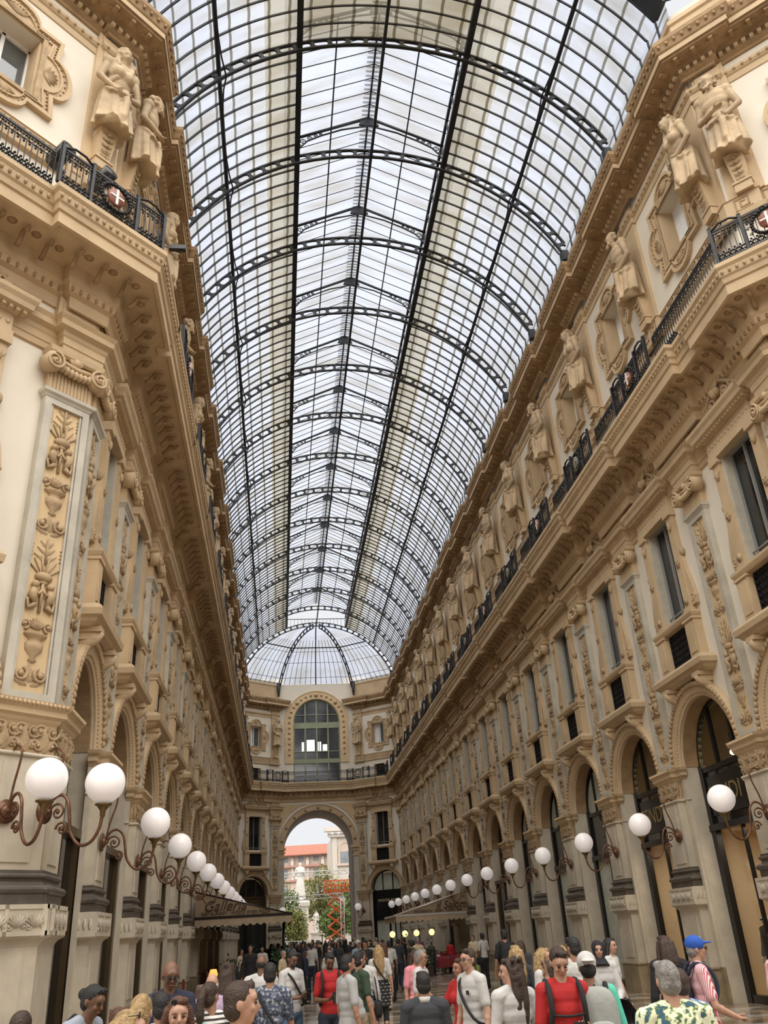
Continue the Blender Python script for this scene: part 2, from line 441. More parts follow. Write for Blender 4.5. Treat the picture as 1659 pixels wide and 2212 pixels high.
def pier_parts(hw, strip, seed, wide=0.0):
    """all stonework of one pier and pilaster, returned as name -> (MB, material); x is along the wall, -y is out"""
    D = {}
    k = hw / 0.5
    m = MB(); m.box(-hw*1.24, hw*1.24, -0.34, 0, 0, 0.70); band3(m, hw*1.2, 0.30, torus_prof(0.70, 0.035, 0.02)); m.box(-strip, strip, -0.07, 0, 0, 0.76); D['plinth'] = (m, M_plinth)
    m = MB(); m.box(-hw*1.16, hw*1.16, -0.28, 0, 0.76, 2.06); m.box(-strip, strip, -0.05, 0, 0.76, 5.12)
    m.box(-strip, -strip + 0.12, -0.09, 0, 0.76, 5.12); m.box(strip - 0.12, strip, -0.09, 0, 0.76, 5.12)
    m.box(-hw, hw, -0.24, 0, 3.02, 4.62); m.box(-hw*0.6, hw*0.6, -0.262, -0.24, 3.12, 4.52); m.box(-hw*0.72, hw*0.72, -0.30, -0.28, 0.9, 1.92); D['pier'] = (m, M_pier)
    m = MB(); band3(m, hw*1.16, 0.28, [(0.0, 2.02), (0.02, 2.06), (0.05, 2.10), (0.12, 2.14), (0.13, 2.16), (0.13, 2.56), (0, 2.57)])
    for q in (-hw*1.16 - 0.1, -0.03, hw*1.16 + 0.1):
        m.box(q - 0.03, q + 0.03, -0.425, -0.41, 2.16, 2.56)
    m.box(-hw*1.16 - 0.13, hw*1.16 + 0.13, -0.425, -0.41, 2.50, 2.56); m.box(-hw*1.16 - 0.13, hw*1.16 + 0.13, -0.425, -0.41, 2.16, 2.22); D['pedestal_band'] = (m, M_pier)
    m = MB()
    for c in ([-0.44*k, -0.15*k, 0.14*k, 0.43*k] if hw > 0.42 else [-0.22, 0.22]):
        for i in range(7): m.leaf((c, -0.412, 2.27), 0.17, 0.02, PI/2 + (i-3)*0.33, th=0.04)
        for a in (-1, 1):
            m.spiral((c + a*0.11, -0.415, 2.28), 0.045, 1.2, 0.014, d=a, n=5); m.leaf((c + a*0.14, -0.412, 2.34), 0.12, 0.025, PI/2)
    for a in (-1, 1):
        for i in range(3): m.sph((a*(hw*1.16 + 0.132), -0.1 - 0.1*i, 2.36), (0.015, 0.035, 0.1), 6, 4)
    D['shell_carving'] = (m, M_pier)
    m = MB(); band3(m, hw*1.1, 0.26, [(0.06, 2.57), (0.06, 2.70)] + torus_prof(2.70, 0.06, 0.05) + [(0.02, 2.83), (0.0, 2.87), (0.01, 2.90)] + torus_prof(2.90, 0.04, 0.0) + [(0, 3.02)]); D['column_base'] = (m, M_dark)
    m = MB(); band3(m, hw, 0.24, torus_prof(4.60, 0.03, 0.02)); band3(m, strip, 0.07, torus_prof(4.60, 0.025, 0.01)); D['astragal'] = (m, M_pier)
    m = MB(); m.box(-hw, hw, -0.24, 0, 4.66, 5.14)
    for i in range(3 if hw > 0.42 else 2):
        c = (i - (1 if hw > 0.42 else 0.5)) * hw * 0.66
        m.leaf((c, -0.24, 4.68), 0.42, 0.10, PI/2)
        for a in (-1, 1): m.leaf((c, -0.24, 4.70), 0.30, 0.06, PI/2 - a*0.75); m.spiral((c + a*hw*0.22, -0.25, 4.99), 0.10, 1.4, 0.028, d=-a, n=5); m.spiral((c + a*hw*0.24, -0.25, 4.78), 0.075, 1.3, 0.022, d=a, n=5); m.leaf((c + a*hw*0.33, -0.24, 4.9), 0.2, 0.05, PI/2 + a*0.5)
    for a in (-1, 1):
        for i in range(2): m.sph((a*hw, -0.08 - 0.1*i, 4.88), (0.02, 0.045, 0.16), 6, 4)
        m.leaf((a*(strip*0.5 + hw*0.5), -0.06, 4.7), 0.34, 0.05, PI/2)
    D['carved_capital'] = (m, M_och2)
    pr = [(0, 5.10), (0.03, 5.14), (0.05, 5.18), (0.10, 5.22), (0.10, 5.30), (0.15, 5.36), (0.17, 5.42)]
    m = MB(); band3(m, hw, 0.24, pr); band3(m, strip - 0.02, 0.07, pr)
    n = int(hw * 2.3 / 0.07)
    for i in range(n): m.sph((-hw*1.1 + i*hw*2.2/(n-1), -0.40, 5.375), (0.028, 0.03, 0.035), 6, 4)
    D['impost'] = (m, M_och)
    h2 = hw * 0.9; m = MB()
    m.box(-h2, -h2 + 0.13, -0.16, 0, 5.44, 11.0); m.box(h2 - 0.13, h2, -0.16, 0, 5.44, 11.0)
    m.box(-h2 + 0.13, h2 - 0.13, -0.16, 0, 5.44, 5.60); m.box(-h2 + 0.13, h2 - 0.13, -0.16, 0, 10.86, 11.0)
    for a in (-1, 1): m.box(a*(h2 - 0.16) - 0.02, a*(h2 - 0.16) + 0.02, -0.135, 0, 5.6, 10.86)
    D['shaft'] = (m, M_marble)
    m = MB(); m.box(-h2 + 0.15, h2 - 0.15, -0.10, -0.01, 5.6, 10.86); D['relief_ground'] = (m, M_panel)
    m = MB(); relief(m, h2 - 0.12, 5.66, 10.8, -0.10, seed, 1.25); D['relief_carving'] = (m, M_och2)
    m = MB(); band3(m, h2, 0.16, [(0.01, 10.98), (0.03, 11.02), (0.07, 11.06), (0.08, 11.12)]); D['collar_moulding'] = (m, M_marble)
    m = MB(); m.box(-h2, h2, -0.16, 0, 11.12, 11.60)
    n = int(h2*2/0.075)
    for i in range(n): m.box(-h2 + 0.02 + i*(h2*2 - 0.04)/n, -h2 + 0.055 + i*(h2*2 - 0.04)/n, -0.18, -0.16, 11.14, 11.52)
    for a in (-1, 1):
        m.lathe([(0.0, -0.01), (0.17, 0), (0.20, 0.03), (0.20, 0.10), (0.16, 0.12), (0.14, 0.12), (0, 0.12)], n=14) if False else None
        c = (a*(h2 + 0.02), -0.30, 11.66)
        m.tube([(c[0], -0.10, c[2]), (c[0], -0.34, c[2])], 0.19, 16); m.spiral((c[0], -0.355, c[2]), 0.175, 1.9, 0.03, d=a, n=6, a0=PI/2)
    n = 7
    for i in range(n):
        t = (i + 0.5)/n; x = -h2*0.72 + t*h2*1.44; m.sph((x, -0.27, 11.62 - 0.05*math.sin(PI*t)), (0.06*k, 0.09, 0.085), 8, 5)
    m.tube([(-h2, -0.22, 11.80), (0, -0.28, 11.70), (h2, -0.22, 11.80)], 0.05, 6)
    m.sph((0, -0.26, 11.84), (0.10, 0.09, 0.10)); m.leaf((0, -0.26, 11.8), 0.24, 0.06, PI/2 - 0.9); m.leaf((0, -0.26, 11.8), 0.24, 0.06, PI/2 + 0.9)
    band3(m, h2, 0.20, [(0.06, 11.86), (0.10, 11.90), (0.12, 12.0), (0, 12.02)]); D['ionic_capital'] = (m, M_och)
    m = MB(); m.box(-h2, h2, -0.14, 0, 12.66, 13.3); m.box(-h2 + 0.08, h2 - 0.08, -0.16, -0.14, 12.74, 13.2); D['frieze_block'] = (m, M_och)
    return D
def T(x=0, y=0, z=0, rz=0): return Matrix.Translation((x, y, z)) @ Matrix.Rotation(rz, 4, 'Z')

# ------------------------------------------------------------------ walls with openings
WIN = (0.66, 9.02, 11.92); UW = (0.64, 17.90, 19.74); AR = 1.5; SP = 5.42
def rect(cx, h, z0, z1): return [(cx - h, z0), (cx + h, z0), (cx + h, z1), (cx - h, z1)]
def wall_piece(mb, x0, x1, cx, zt, Mx, arch=True, small=False, depth=0.55):
    o = [(x0, 0)]
    if cx is not None and arch:
        o += [(cx - AR, 0)] + [(cx - AR*math.cos(PI*i/20), SP + AR*math.sin(PI*i/20)) for i in range(21)] + [(cx + AR, 0)]
    o += [(x1, 0), (x1, zt), (x0, zt)]
    loops = [o]
    if cx is not None:
        loops += [rect(cx, *WIN), rect(cx, *UW)]
        if small: loops.append(rect(cx, 0.5, 14.95, 16.0))
    vs = [v for l in loops for v in l]
    tri = tessellate_polygon([[Vector((x, z, 0)) for x, z in l] for l in loops])
    b = len(mb.v); mb.v += [tuple(Mx @ Vector((x, 0, z))) for x, z in vs]
    for t in tri: mb.f.append(tuple(i + b for i in t)); mb.sm.append(False); mb.mi.append(0)
    segs = [l for l in loops[1:]] + ([o[1:24]] if cx is not None and arch else [])
    for l in segs:
        cl = l is not segs[-1] or not arch
        n = len(l); b = len(mb.v)
        mb.v += [tuple(Mx @ Vector((x, 0, z))) for x, z in l] + [tuple(Mx @ Vector((x, depth, z))) for x, z in l]
        for i in range(n if cl else n - 1):
            j = (i + 1) % n; mb.f.append((b + i, b + j, b + j + n, b + i + n)); mb.sm.append(False); mb.mi.append(0)
CEN = {-1: [16.25] + [y + B/2 for y in PK[:-1]], 1: [PK[0] - B/2] + [y + B/2 for y in PK[:-1]]}
for side in (-1, 1):
    w = MB(); F = FOLD_L if side < 0 else FOLD_R
    edges = [F] + PK[:] ; 
    rz = PI/2 if side < 0 else -PI/2
    for i in range(len(edges) - 1):
        y0, y1, c = edges[i], edges[i+1], CEN[side][i]
        Mx = T(side*W2, c, 0, rz); sgn = 1 if side < 0 else -1
        q = 0.8 if side < 0 and i == 0 else 1.0
        a, b = sorted((sgn*(y0 - c)/q, sgn*(y1 - c)/q)); wall_piece(w, a, b, 0.0, 24.2, Mx @ Matrix.Diagonal((q, 1, 1, 1)))
    Mx = T(side*W2, PK[-1], 0, rz); L = Y1 - PK[-1]
    wall_piece(w, 0 if side < 0 else -L, L if side < 0 else 0, None, 24.2, Mx)
    # octagon diagonal
    Mx = T(side*W2, F, 0, PI/4 if side < 0 else -PI/4)
    if side < 0: wall_piece(w, -5.2, 0, -2.75, 24.2, Mx); wall_piece(w, -DL, -5.2, None, 24.2, Mx)
    else: wall_piece(w, 0, 5.2, 2.75, 24.2, Mx); wall_piece(w, 5.2, DL, None, 24.2, Mx)
    tag(w.build('wall_left' if side < 0 else 'wall_right', M_plaster), kind='structure')
# end wall: two canted flanks and the middle with the portal and the tall arched window
w = MB()
FW = 1.85
wall_piece(w, 0, FLK, FW, 24.2, T(-W2, Y1, 0, FA), small=True)
wall_piece(w, -FLK, 0, -FW, 24.2, T(W2, Y1, 0, -FA), small=True)
PR, PS = 3.08, 9.2; GW, GS = 2.2, 20.3
o = [(-XC, 0), (-PR, 0)] + [(-PR*math.cos(PI*i/28), PS + PR*math.sin(PI*i/28)) for i in range(29)] + [(PR, 0), (XC, 0), (XC, 24.0), (-XC, 24.0)]
h = [(-GW, 14.7), (GW, 14.7)] + [(GW*math.cos(PI*i/24), GS + GW*math.sin(PI*i/24)) for i in range(25)]
tri = tessellate_polygon([[Vector((x, z, 0)) for x, z in l] for l in (o, h)])
Mx = T(0, YE, 0, 0); b = len(w.v); w.v += [tuple(Mx @ Vector((x, 0, z))) for x, z in o + h]
for t in tri: w.f.append(tuple(i + b for i in t)); w.sm.append(False); w.mi.append(0)
for l, dp in ((h, 0.5),):
    n = len(l); b = len(w.v); w.v += [tuple(Mx @ Vector((x, 0, z))) for x, z in l] + [tuple(Mx @ Vector((x, dp, z))) for x, z in l]
    for i in range(n): j = (i+1) % n; w.f.append((b+i, b+j, b+j+n, b+i+n)); w.sm.append(False); w.mi.append(0)
tag(w.build('wall_end', M_plaster), kind='structure')
# passage behind the portal (deep dark vault) and the far face of the block
w = MB(); n = 24
arc = [(-PR, 0)] + [(-PR*math.cos(PI*i/n), PS + PR*math.sin(PI*i/n)) for i in range(n+1)] + [(PR, 0)]
v = [(x, YE + 0.05, z) for x, z in arc] + [(x, 86.4, z) for x, z in arc]
w.add(v, [(i, i+1, i+1+len(arc), i+len(arc)) for i in range(len(arc)-1)]); tag(w.build('wall_passage', mat('brown_passage_vault', (0.17, 0.125, 0.085), 0.8, var=0.1)), kind='structure')
w = MB(); w.box(-14, -PR, 85.9, 86.4, 0, 26); w.box(PR, 14, 85.9, 86.4, 0, 26); w.box(-PR, PR, 85.9, 86.4, 12.35, 13.5)
w.box(-14, -9.5, 78, 86, 0, 20); w.box(9.5, 14, 78, 86, 0, 20)
tag(w.build('wall_outer', M_plaster), kind='structure')
# rooms behind the facades so no daylight leaks through from behind
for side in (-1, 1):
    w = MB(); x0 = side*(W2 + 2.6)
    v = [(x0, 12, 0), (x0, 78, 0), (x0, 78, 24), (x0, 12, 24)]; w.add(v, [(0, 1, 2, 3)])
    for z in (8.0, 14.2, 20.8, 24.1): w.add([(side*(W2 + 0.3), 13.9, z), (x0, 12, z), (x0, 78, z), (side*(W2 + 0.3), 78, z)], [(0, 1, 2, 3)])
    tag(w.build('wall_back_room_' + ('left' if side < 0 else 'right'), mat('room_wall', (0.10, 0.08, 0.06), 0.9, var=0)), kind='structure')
# plain far walls of the octagon and the opposite arms, out of the picture, closing the hall behind the camera
w = MB(); q = DL*0.7071
for side in (-1, 1):
    F = FOLD_L if side < 0 else FOLD_R; x = side*(W2 + q); y = F - q
    w.box(x - 0.3 if side > 0 else x - 14, x + 14 if side > 0 else x + 0.3, y + 0.3, y + 0.6, 0, 24)
w.box(-24, 24, -16.4, -16, 0, 24)
tag(w.build('wall_behind', M_och), kind='structure')

# ------------------------------------------------------------------ continuous mouldings
CH = 0.7
def trims(name0, dep, hw, prof, m, chw=CH, dl=0.0, close=False, full=False):
    out = []
    for i, mb in enumerate(trim_run(name0, dep, hw, prof, m, chw, close, True, dl, full)):
        out.append(tag(mb.build(name0 + '_' + str(i + 1), m), kind='structure'))
    return out
# string course / entablature over the big pilasters
trims('trim_string_course', 0.2, 0.5, [(0, 12.0), (0.05, 12.02), (0.06, 12.15), (0.08, 12.16), (0.09, 12.3), (0.12, 12.34), (0.14, 12.42), (0.24, 12.46), (0.26, 12.56), (0.32, 12.64), (0.0, 12.68)], M_och)
# plain band where the meander runs, with a drip below
trims('trim_meander_band', 0.12, 0.48, [(0, 16.36), (0.10, 16.40), (0.12, 16.52), (0.05, 16.54), (0.05, 16.98), (0.08, 17.0), (0.0, 17.04)], M_och)
trims('trim_upper_band', 0.10, 0.42, [(0, 20.64), (0.03, 20.66), (0.03, 20.86), (0.06, 20.88), (0.11, 20.95), (0.11, 21.04), (0.0, 21.08)], M_och)
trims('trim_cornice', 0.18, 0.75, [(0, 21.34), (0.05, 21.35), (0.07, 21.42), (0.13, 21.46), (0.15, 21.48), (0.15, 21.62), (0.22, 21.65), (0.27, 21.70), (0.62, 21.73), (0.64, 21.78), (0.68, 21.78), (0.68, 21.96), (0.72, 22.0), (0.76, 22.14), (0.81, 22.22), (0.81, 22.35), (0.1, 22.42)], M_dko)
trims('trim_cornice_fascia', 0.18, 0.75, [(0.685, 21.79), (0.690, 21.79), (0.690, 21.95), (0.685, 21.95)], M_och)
# attic under the glass
trims('trim_attic', 0.0, 0.4, [(-0.02, 22.4), (0.02, 22.4), (0.02, 23.75), (0.08, 23.8), (0.08, 23.95), (-0.4, 24.0)], M_och, chw=0)
# small ornaments that run along the mouldings: dentils, egg bands, meander keys
def along(path, step):
    """yield (point, direction angle) every step on straight pieces"""
    for a, b in zip(path[:-1], path[1:]):
        a = Vector(a); b = Vector(b); L = (b - a).length
        if L < 0.3: continue
        n = max(1, int(L/step)); d = (b - a)/L
        for i in range(n): yield a + d*(L*(i + 0.5)/n), math.atan2(d.y, d.x)
def row_mesh(name, dep, hw, n, step, fn, m, chw=CH, full=False, dl=0.0):
    obs = []
    e = end_pts(dep, hw, full=False)
    for i, paths in enumerate([[side_pts(-1, dep, hw, chw)], [side_pts(1, dep, hw, chw)], [end_pts(dep, hw)] if full else [e, [(-x, y) for x, y in reversed(e)]]]):
        mb = MB()
        for path in paths:
            mp = [tuple(p) for p in mitre_path(path, n + (dl if i == 0 else 0))]
            for p, a in along(mp, step): fn(mb, p, a)
        obs.append(mb)
    return obs
def obox(mb, p, a, l, w, z0, z1, off=0.0):
    c, s_ = math.cos(a), math.sin(a)
    v = []
    for z in (z0, z1):
        for dx, dy in ((-l/2, -w), (l/2, -w), (l/2, w*0.2), (-l/2, w*0.2)):
            dy += off; v.append((p.x + dx*c - dy*s_, p.y + dx*s_ + dy*c, z))
    mb.add(v, [(0,3,2,1),(4,5,6,7),(0,1,5,4),(1,2,6,5),(2,3,7,6),(3,0,4,7)])
for i, mb in enumerate(row_mesh('d', 0.18, 0.75, 0.15, 0.19, lambda m_, p, a: obox(m_, p, a, 0.095, 0.09, 21.50, 21.61), M_och)): tag(mb.build('trim_dentils_' + str(i+1), M_och), kind='structure')
def blob(mb, p, a, z, rx, ry, rz, seg=6, ring=4):
    mb.sph((p.x, p.y, z), (max(rx*abs(math.cos(a)), ry), max(rx*abs(math.sin(a)), ry), rz), seg, ring)
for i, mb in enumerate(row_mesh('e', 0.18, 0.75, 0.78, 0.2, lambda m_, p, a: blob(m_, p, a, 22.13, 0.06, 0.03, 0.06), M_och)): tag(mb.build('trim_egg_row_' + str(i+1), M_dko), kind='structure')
for i, mb in enumerate(row_mesh('e', 0.10, 0.42, 0.10, 0.2, lambda m_, p, a: blob(m_, p, a, 20.96, 0.06, 0.03, 0.05), M_och)): tag(mb.build('trim_bead_row_' + str(i+1), M_och2), kind='structure')
def cof(mb, p, a):
    obox(mb, p, a, 0.30, 0.05, 21.68, 21.73); obox(mb, p, a, 0.10, 0.16, 21.64, 21.73)
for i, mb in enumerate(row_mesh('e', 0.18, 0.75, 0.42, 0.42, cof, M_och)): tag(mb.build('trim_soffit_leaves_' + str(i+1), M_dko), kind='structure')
def key(mb, p, a):
    for (x0, x1, z0, z1) in [(a_, b_, z0 + .33, z1 + .33) for a_, b_, z0, z1 in ((-.19, .15, 16.57, 16.61), (.115, .15, 16.32, 16.61), (-.07, .15, 16.32, 16.355), (-.07, -.035, 16.32, 16.52), (-.07, .06, 16.485, 16.52), (-.19, -.155, 16.25, 16.61), (-.19, .21, 16.25, 16.285))]:
        q = Vector((p.x + math.cos(a)*(x0 + x1)/2, p.y + math.sin(a)*(x0 + x1)/2)); obox(mb, q, a, x1 - x0, 0.014, z0, z1)
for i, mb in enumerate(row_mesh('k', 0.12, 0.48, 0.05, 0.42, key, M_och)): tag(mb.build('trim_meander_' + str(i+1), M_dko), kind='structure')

# ------------------------------------------------------------------ balcony (one on each side and one round the end)
BDL = 0.22
bprof = [(0, 13.05), (0.05, 13.06), (0.07, 13.3), (0.16, 13.36), (0.2, 13.5), (0.25, 13.56), (0.27, 13.9), (0.70, 13.96), (0.72, 13.9), (0.80, 13.9), (0.80, 14.16), (0.84, 14.18), (0.86, 14.3), (0.90, 14.34), (0.92, 14.5), (0.97, 14.56), (0.97, 14.66), (0, 14.7)]
BH = 1.25
bsweeps = trim_run('balcony', 0.2, BH, bprof, M_och, CH, False, True, BDL, True)
def modil(mb, p, a):
    c, s_ = math.cos(a), math.sin(a); nx, ny = s_, -c
    pts = [(p.x + nx*t, p.y + ny*t, z) for t, z in ((-0.20, 13.62), (-0.12, 13.66), (0.0, 13.86), (0.12, 13.80), (0.2, 13.86))]
    mb.tube(pts, [0.05, 0.055, 0.04, 0.055, 0.03], 6)
    q = (p.x + c*0.24, p.y + s_*0.24, 13.93); mb.sph(q, (0.07, 0.07, 0.05), 7, 4)
    mb.sph(q, (0.10, 0.10, 0.02), 8, 4)
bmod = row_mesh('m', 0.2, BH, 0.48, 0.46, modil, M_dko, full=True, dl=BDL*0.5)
beggs = row_mesh('m', 0.2, BH, 0.18, 0.17, lambda m_, p, a: blob(m_, p, a, 13.42, 0.05, 0.03, 0.07), M_dko, full=True)
blip = row_mesh('m', 0.2, BH, 0.93, 0.15, lambda m_, p, a: blob(m_, p, a, 14.42, 0.05, 0.025, 0.06), M_och2, full=True, dl=BDL)
BLAB = ['long ochre stone balcony running along the left wall of the arcade', 'long ochre stone balcony running along the right wall of the arcade', 'curving ochre balcony above the archway on the end wall']
for i in range(3):
    e = empty('balcony', ((-6.2, 40, 14), (6.2, 40, 14), (0, 80, 14))[i]); tag(e, BLAB[i], 'balcony')
    for nm, mb, m_ in (('slab', bsweeps[i], M_och), ('bracket_row', bmod[i], M_dko), ('egg_moulding', beggs[i], M_dko), ('leaf_moulding', blip[i], M_och2)):
        mb.v = [(x - e.location.x, y - e.location.y, z - 14) for x, y, z in mb.v]; P(mb, nm, m_, e)
# ------------------------------------------------------------------ pilasters on their piers
PS_, COR = 3.95, 0.36
def make_pilaster(hw, strip, seed):
    t = empty('pilaster')
    for nm, (mb, m_) in pier_parts(hw, strip, seed).items(): P(mb, nm, m_, t)
    return t
pil = Rep(make_pilaster(0.5, 0.79, 3))
SN = {-1: 'left', 1: 'right'}
for side in (1, -1):
    for k, y in enumerate(PK):
        pil.get(side*W2, y, PI/2 if side < 0 else -PI/2, '%s carved pilaster from the near end of the %s wall' % (ORD[k], SN[side]), 'pilaster', 'pilasters along the arcade')
for side in (-1, 1):
    Mx = T(side*W2, Y1, 0, -side*FA); q = Mx @ Vector((-side*PS_, 0, 0))
    pil.get(q.x, q.y, -side*FA, 'pilaster just %s of the tall archway on the end wall' % SN[side], 'pilaster', 'pilasters along the arcade')
# folded corner pilasters where the arm meets the octagon
for side in (-1, 1):
    F = FOLD_L if side < 0 else FOLD_R
    t = empty('pilaster', (side*W2, F, 0)); tag(t, 'wide pilaster folded round the near corner of the %s wall' % SN[side], 'pilaster', 'pilasters along the arcade')
    A = pier_parts(0.50, 0.52, 5); Bq = pier_parts(0.44, 0.46, 9)
    for nm in A:
        m = MB(); hwc = 0.44
        m.join(A[nm][0], T(0, 0, 0, -side*PI/4) @ T(side*hwc, 0, 0)); m.join(Bq[nm][0], T(0, 0, 0, -side*PI/2) @ T(-side*0.40, 0, 0))
        P(m, nm, A[nm][1], t)
# ------------------------------------------------------------------ shop arches
def make_arch():
    t = empty('arch_moulding')
    m = MB(); m.arch([(1.50, 0.0), (1.50, -0.05), (1.56, -0.07), (1.60, -0.10), (1.72, -0.12), (1.78, -0.16), (1.86, -0.17), (1.88, 0.0)], SP, 32); P(m, 'outer_band', M_och, t)
    m = MB()
    for i in range(42):
        q = PI*(i + 0.5)/42; m.sph((1.80*math.cos(q), -0.17, SP + 1.80*math.sin(q)), (0.072, 0.05, 0.072), 7, 4)
    for i in range(60):
        q = PI*(i + 0.5)/60; m.sph((1.58*math.cos(q), -0.09, SP + 1.58*math.sin(q)), (0.02, 0.02, 0.02), 5, 4)
    P(m, 'rope_and_bead_ornament', M_och2, t)
    m = MB(); m.arch([(1.50, 0.02), (1.47, 0.04), (1.47, 0.42), (1.50, 0.44)], SP, 28, close=False); P(m, 'soffit', M_dko, t)
    for a in (-1, 1): m = MB(); m.box(a*1.5 - 0.015, a*1.5 + 0.015, 0.0, 0.5, 0, SP); P(m, 'jamb', M_pier, t)
    return t
def make_shop(fr, gl_up, gl_dn, yd=0.46):
    t = empty('shopfront'); y = 0.46
    m = MB(); m.arch([(1.40, y - 0.06), (1.50, y - 0.06), (1.50, y + 0.05), (1.40, y + 0.05)], SP, 24)
    for a in (-1, 1): m.box(min(a*1.5, a*1.30), max(a*1.5, a*1.30), y - 0.10, y + 0.05, 3.8, SP); m.box(min(a*1.5, a*1.26), max(a*1.5, a*1.26), yd - 0.10, yd + 0.05, 0, 3.9)
    for x in (-0.5, 0.5): m.box(x - 0.045, x + 0.045, y - 0.06, y + 0.04, 5.3, SP + 1.36)
    m.box(-1.45, 1.45, y - 0.08, y + 0.04, 5.22, 5.34); m.box(-1.48, 1.48, yd - 0.14, y + 0.04, 3.80, 3.95); m.box(-1.3, 1.3, yd - 0.08, yd + 0.04, 0, 0.18)
    P(m, 'frame', fr, t)
    m = MB(); m.prism([(1.42*math.cos(PI*i/24), 5.3 + 1.42*math.sin(PI*i/24)) for i in range(25)], y, y + 0.02); P(m, 'lunette_glass', gl_up, t)
    m = MB(); m.box(-1.3, 1.3, y - 0.02, y, 3.95, 5.25); P(m, 'sign_board', M_dglass if fr is M_black else fr, t)
    m = MB(); m.box(-1.3, 1.3, yd, yd + 0.02, 0.18, 3.82); P(m, 'shop_window_pane', gl_dn, t)
    m = MB(); m.box(-0.04, 0.04, yd - 0.05, yd + 0.03, 0.18, 3.82); P(m, 'mullion', fr, t)
    return t
arch = Rep(make_arch()); shopA = Rep(make_shop(M_black, M_sglass, M_sglass)); shopB = Rep(make_shop(M_black, M_pglass, M_pglass)); shopC = Rep(make_shop(M_brownfr, M_dglass, M_dglass, 0.13))
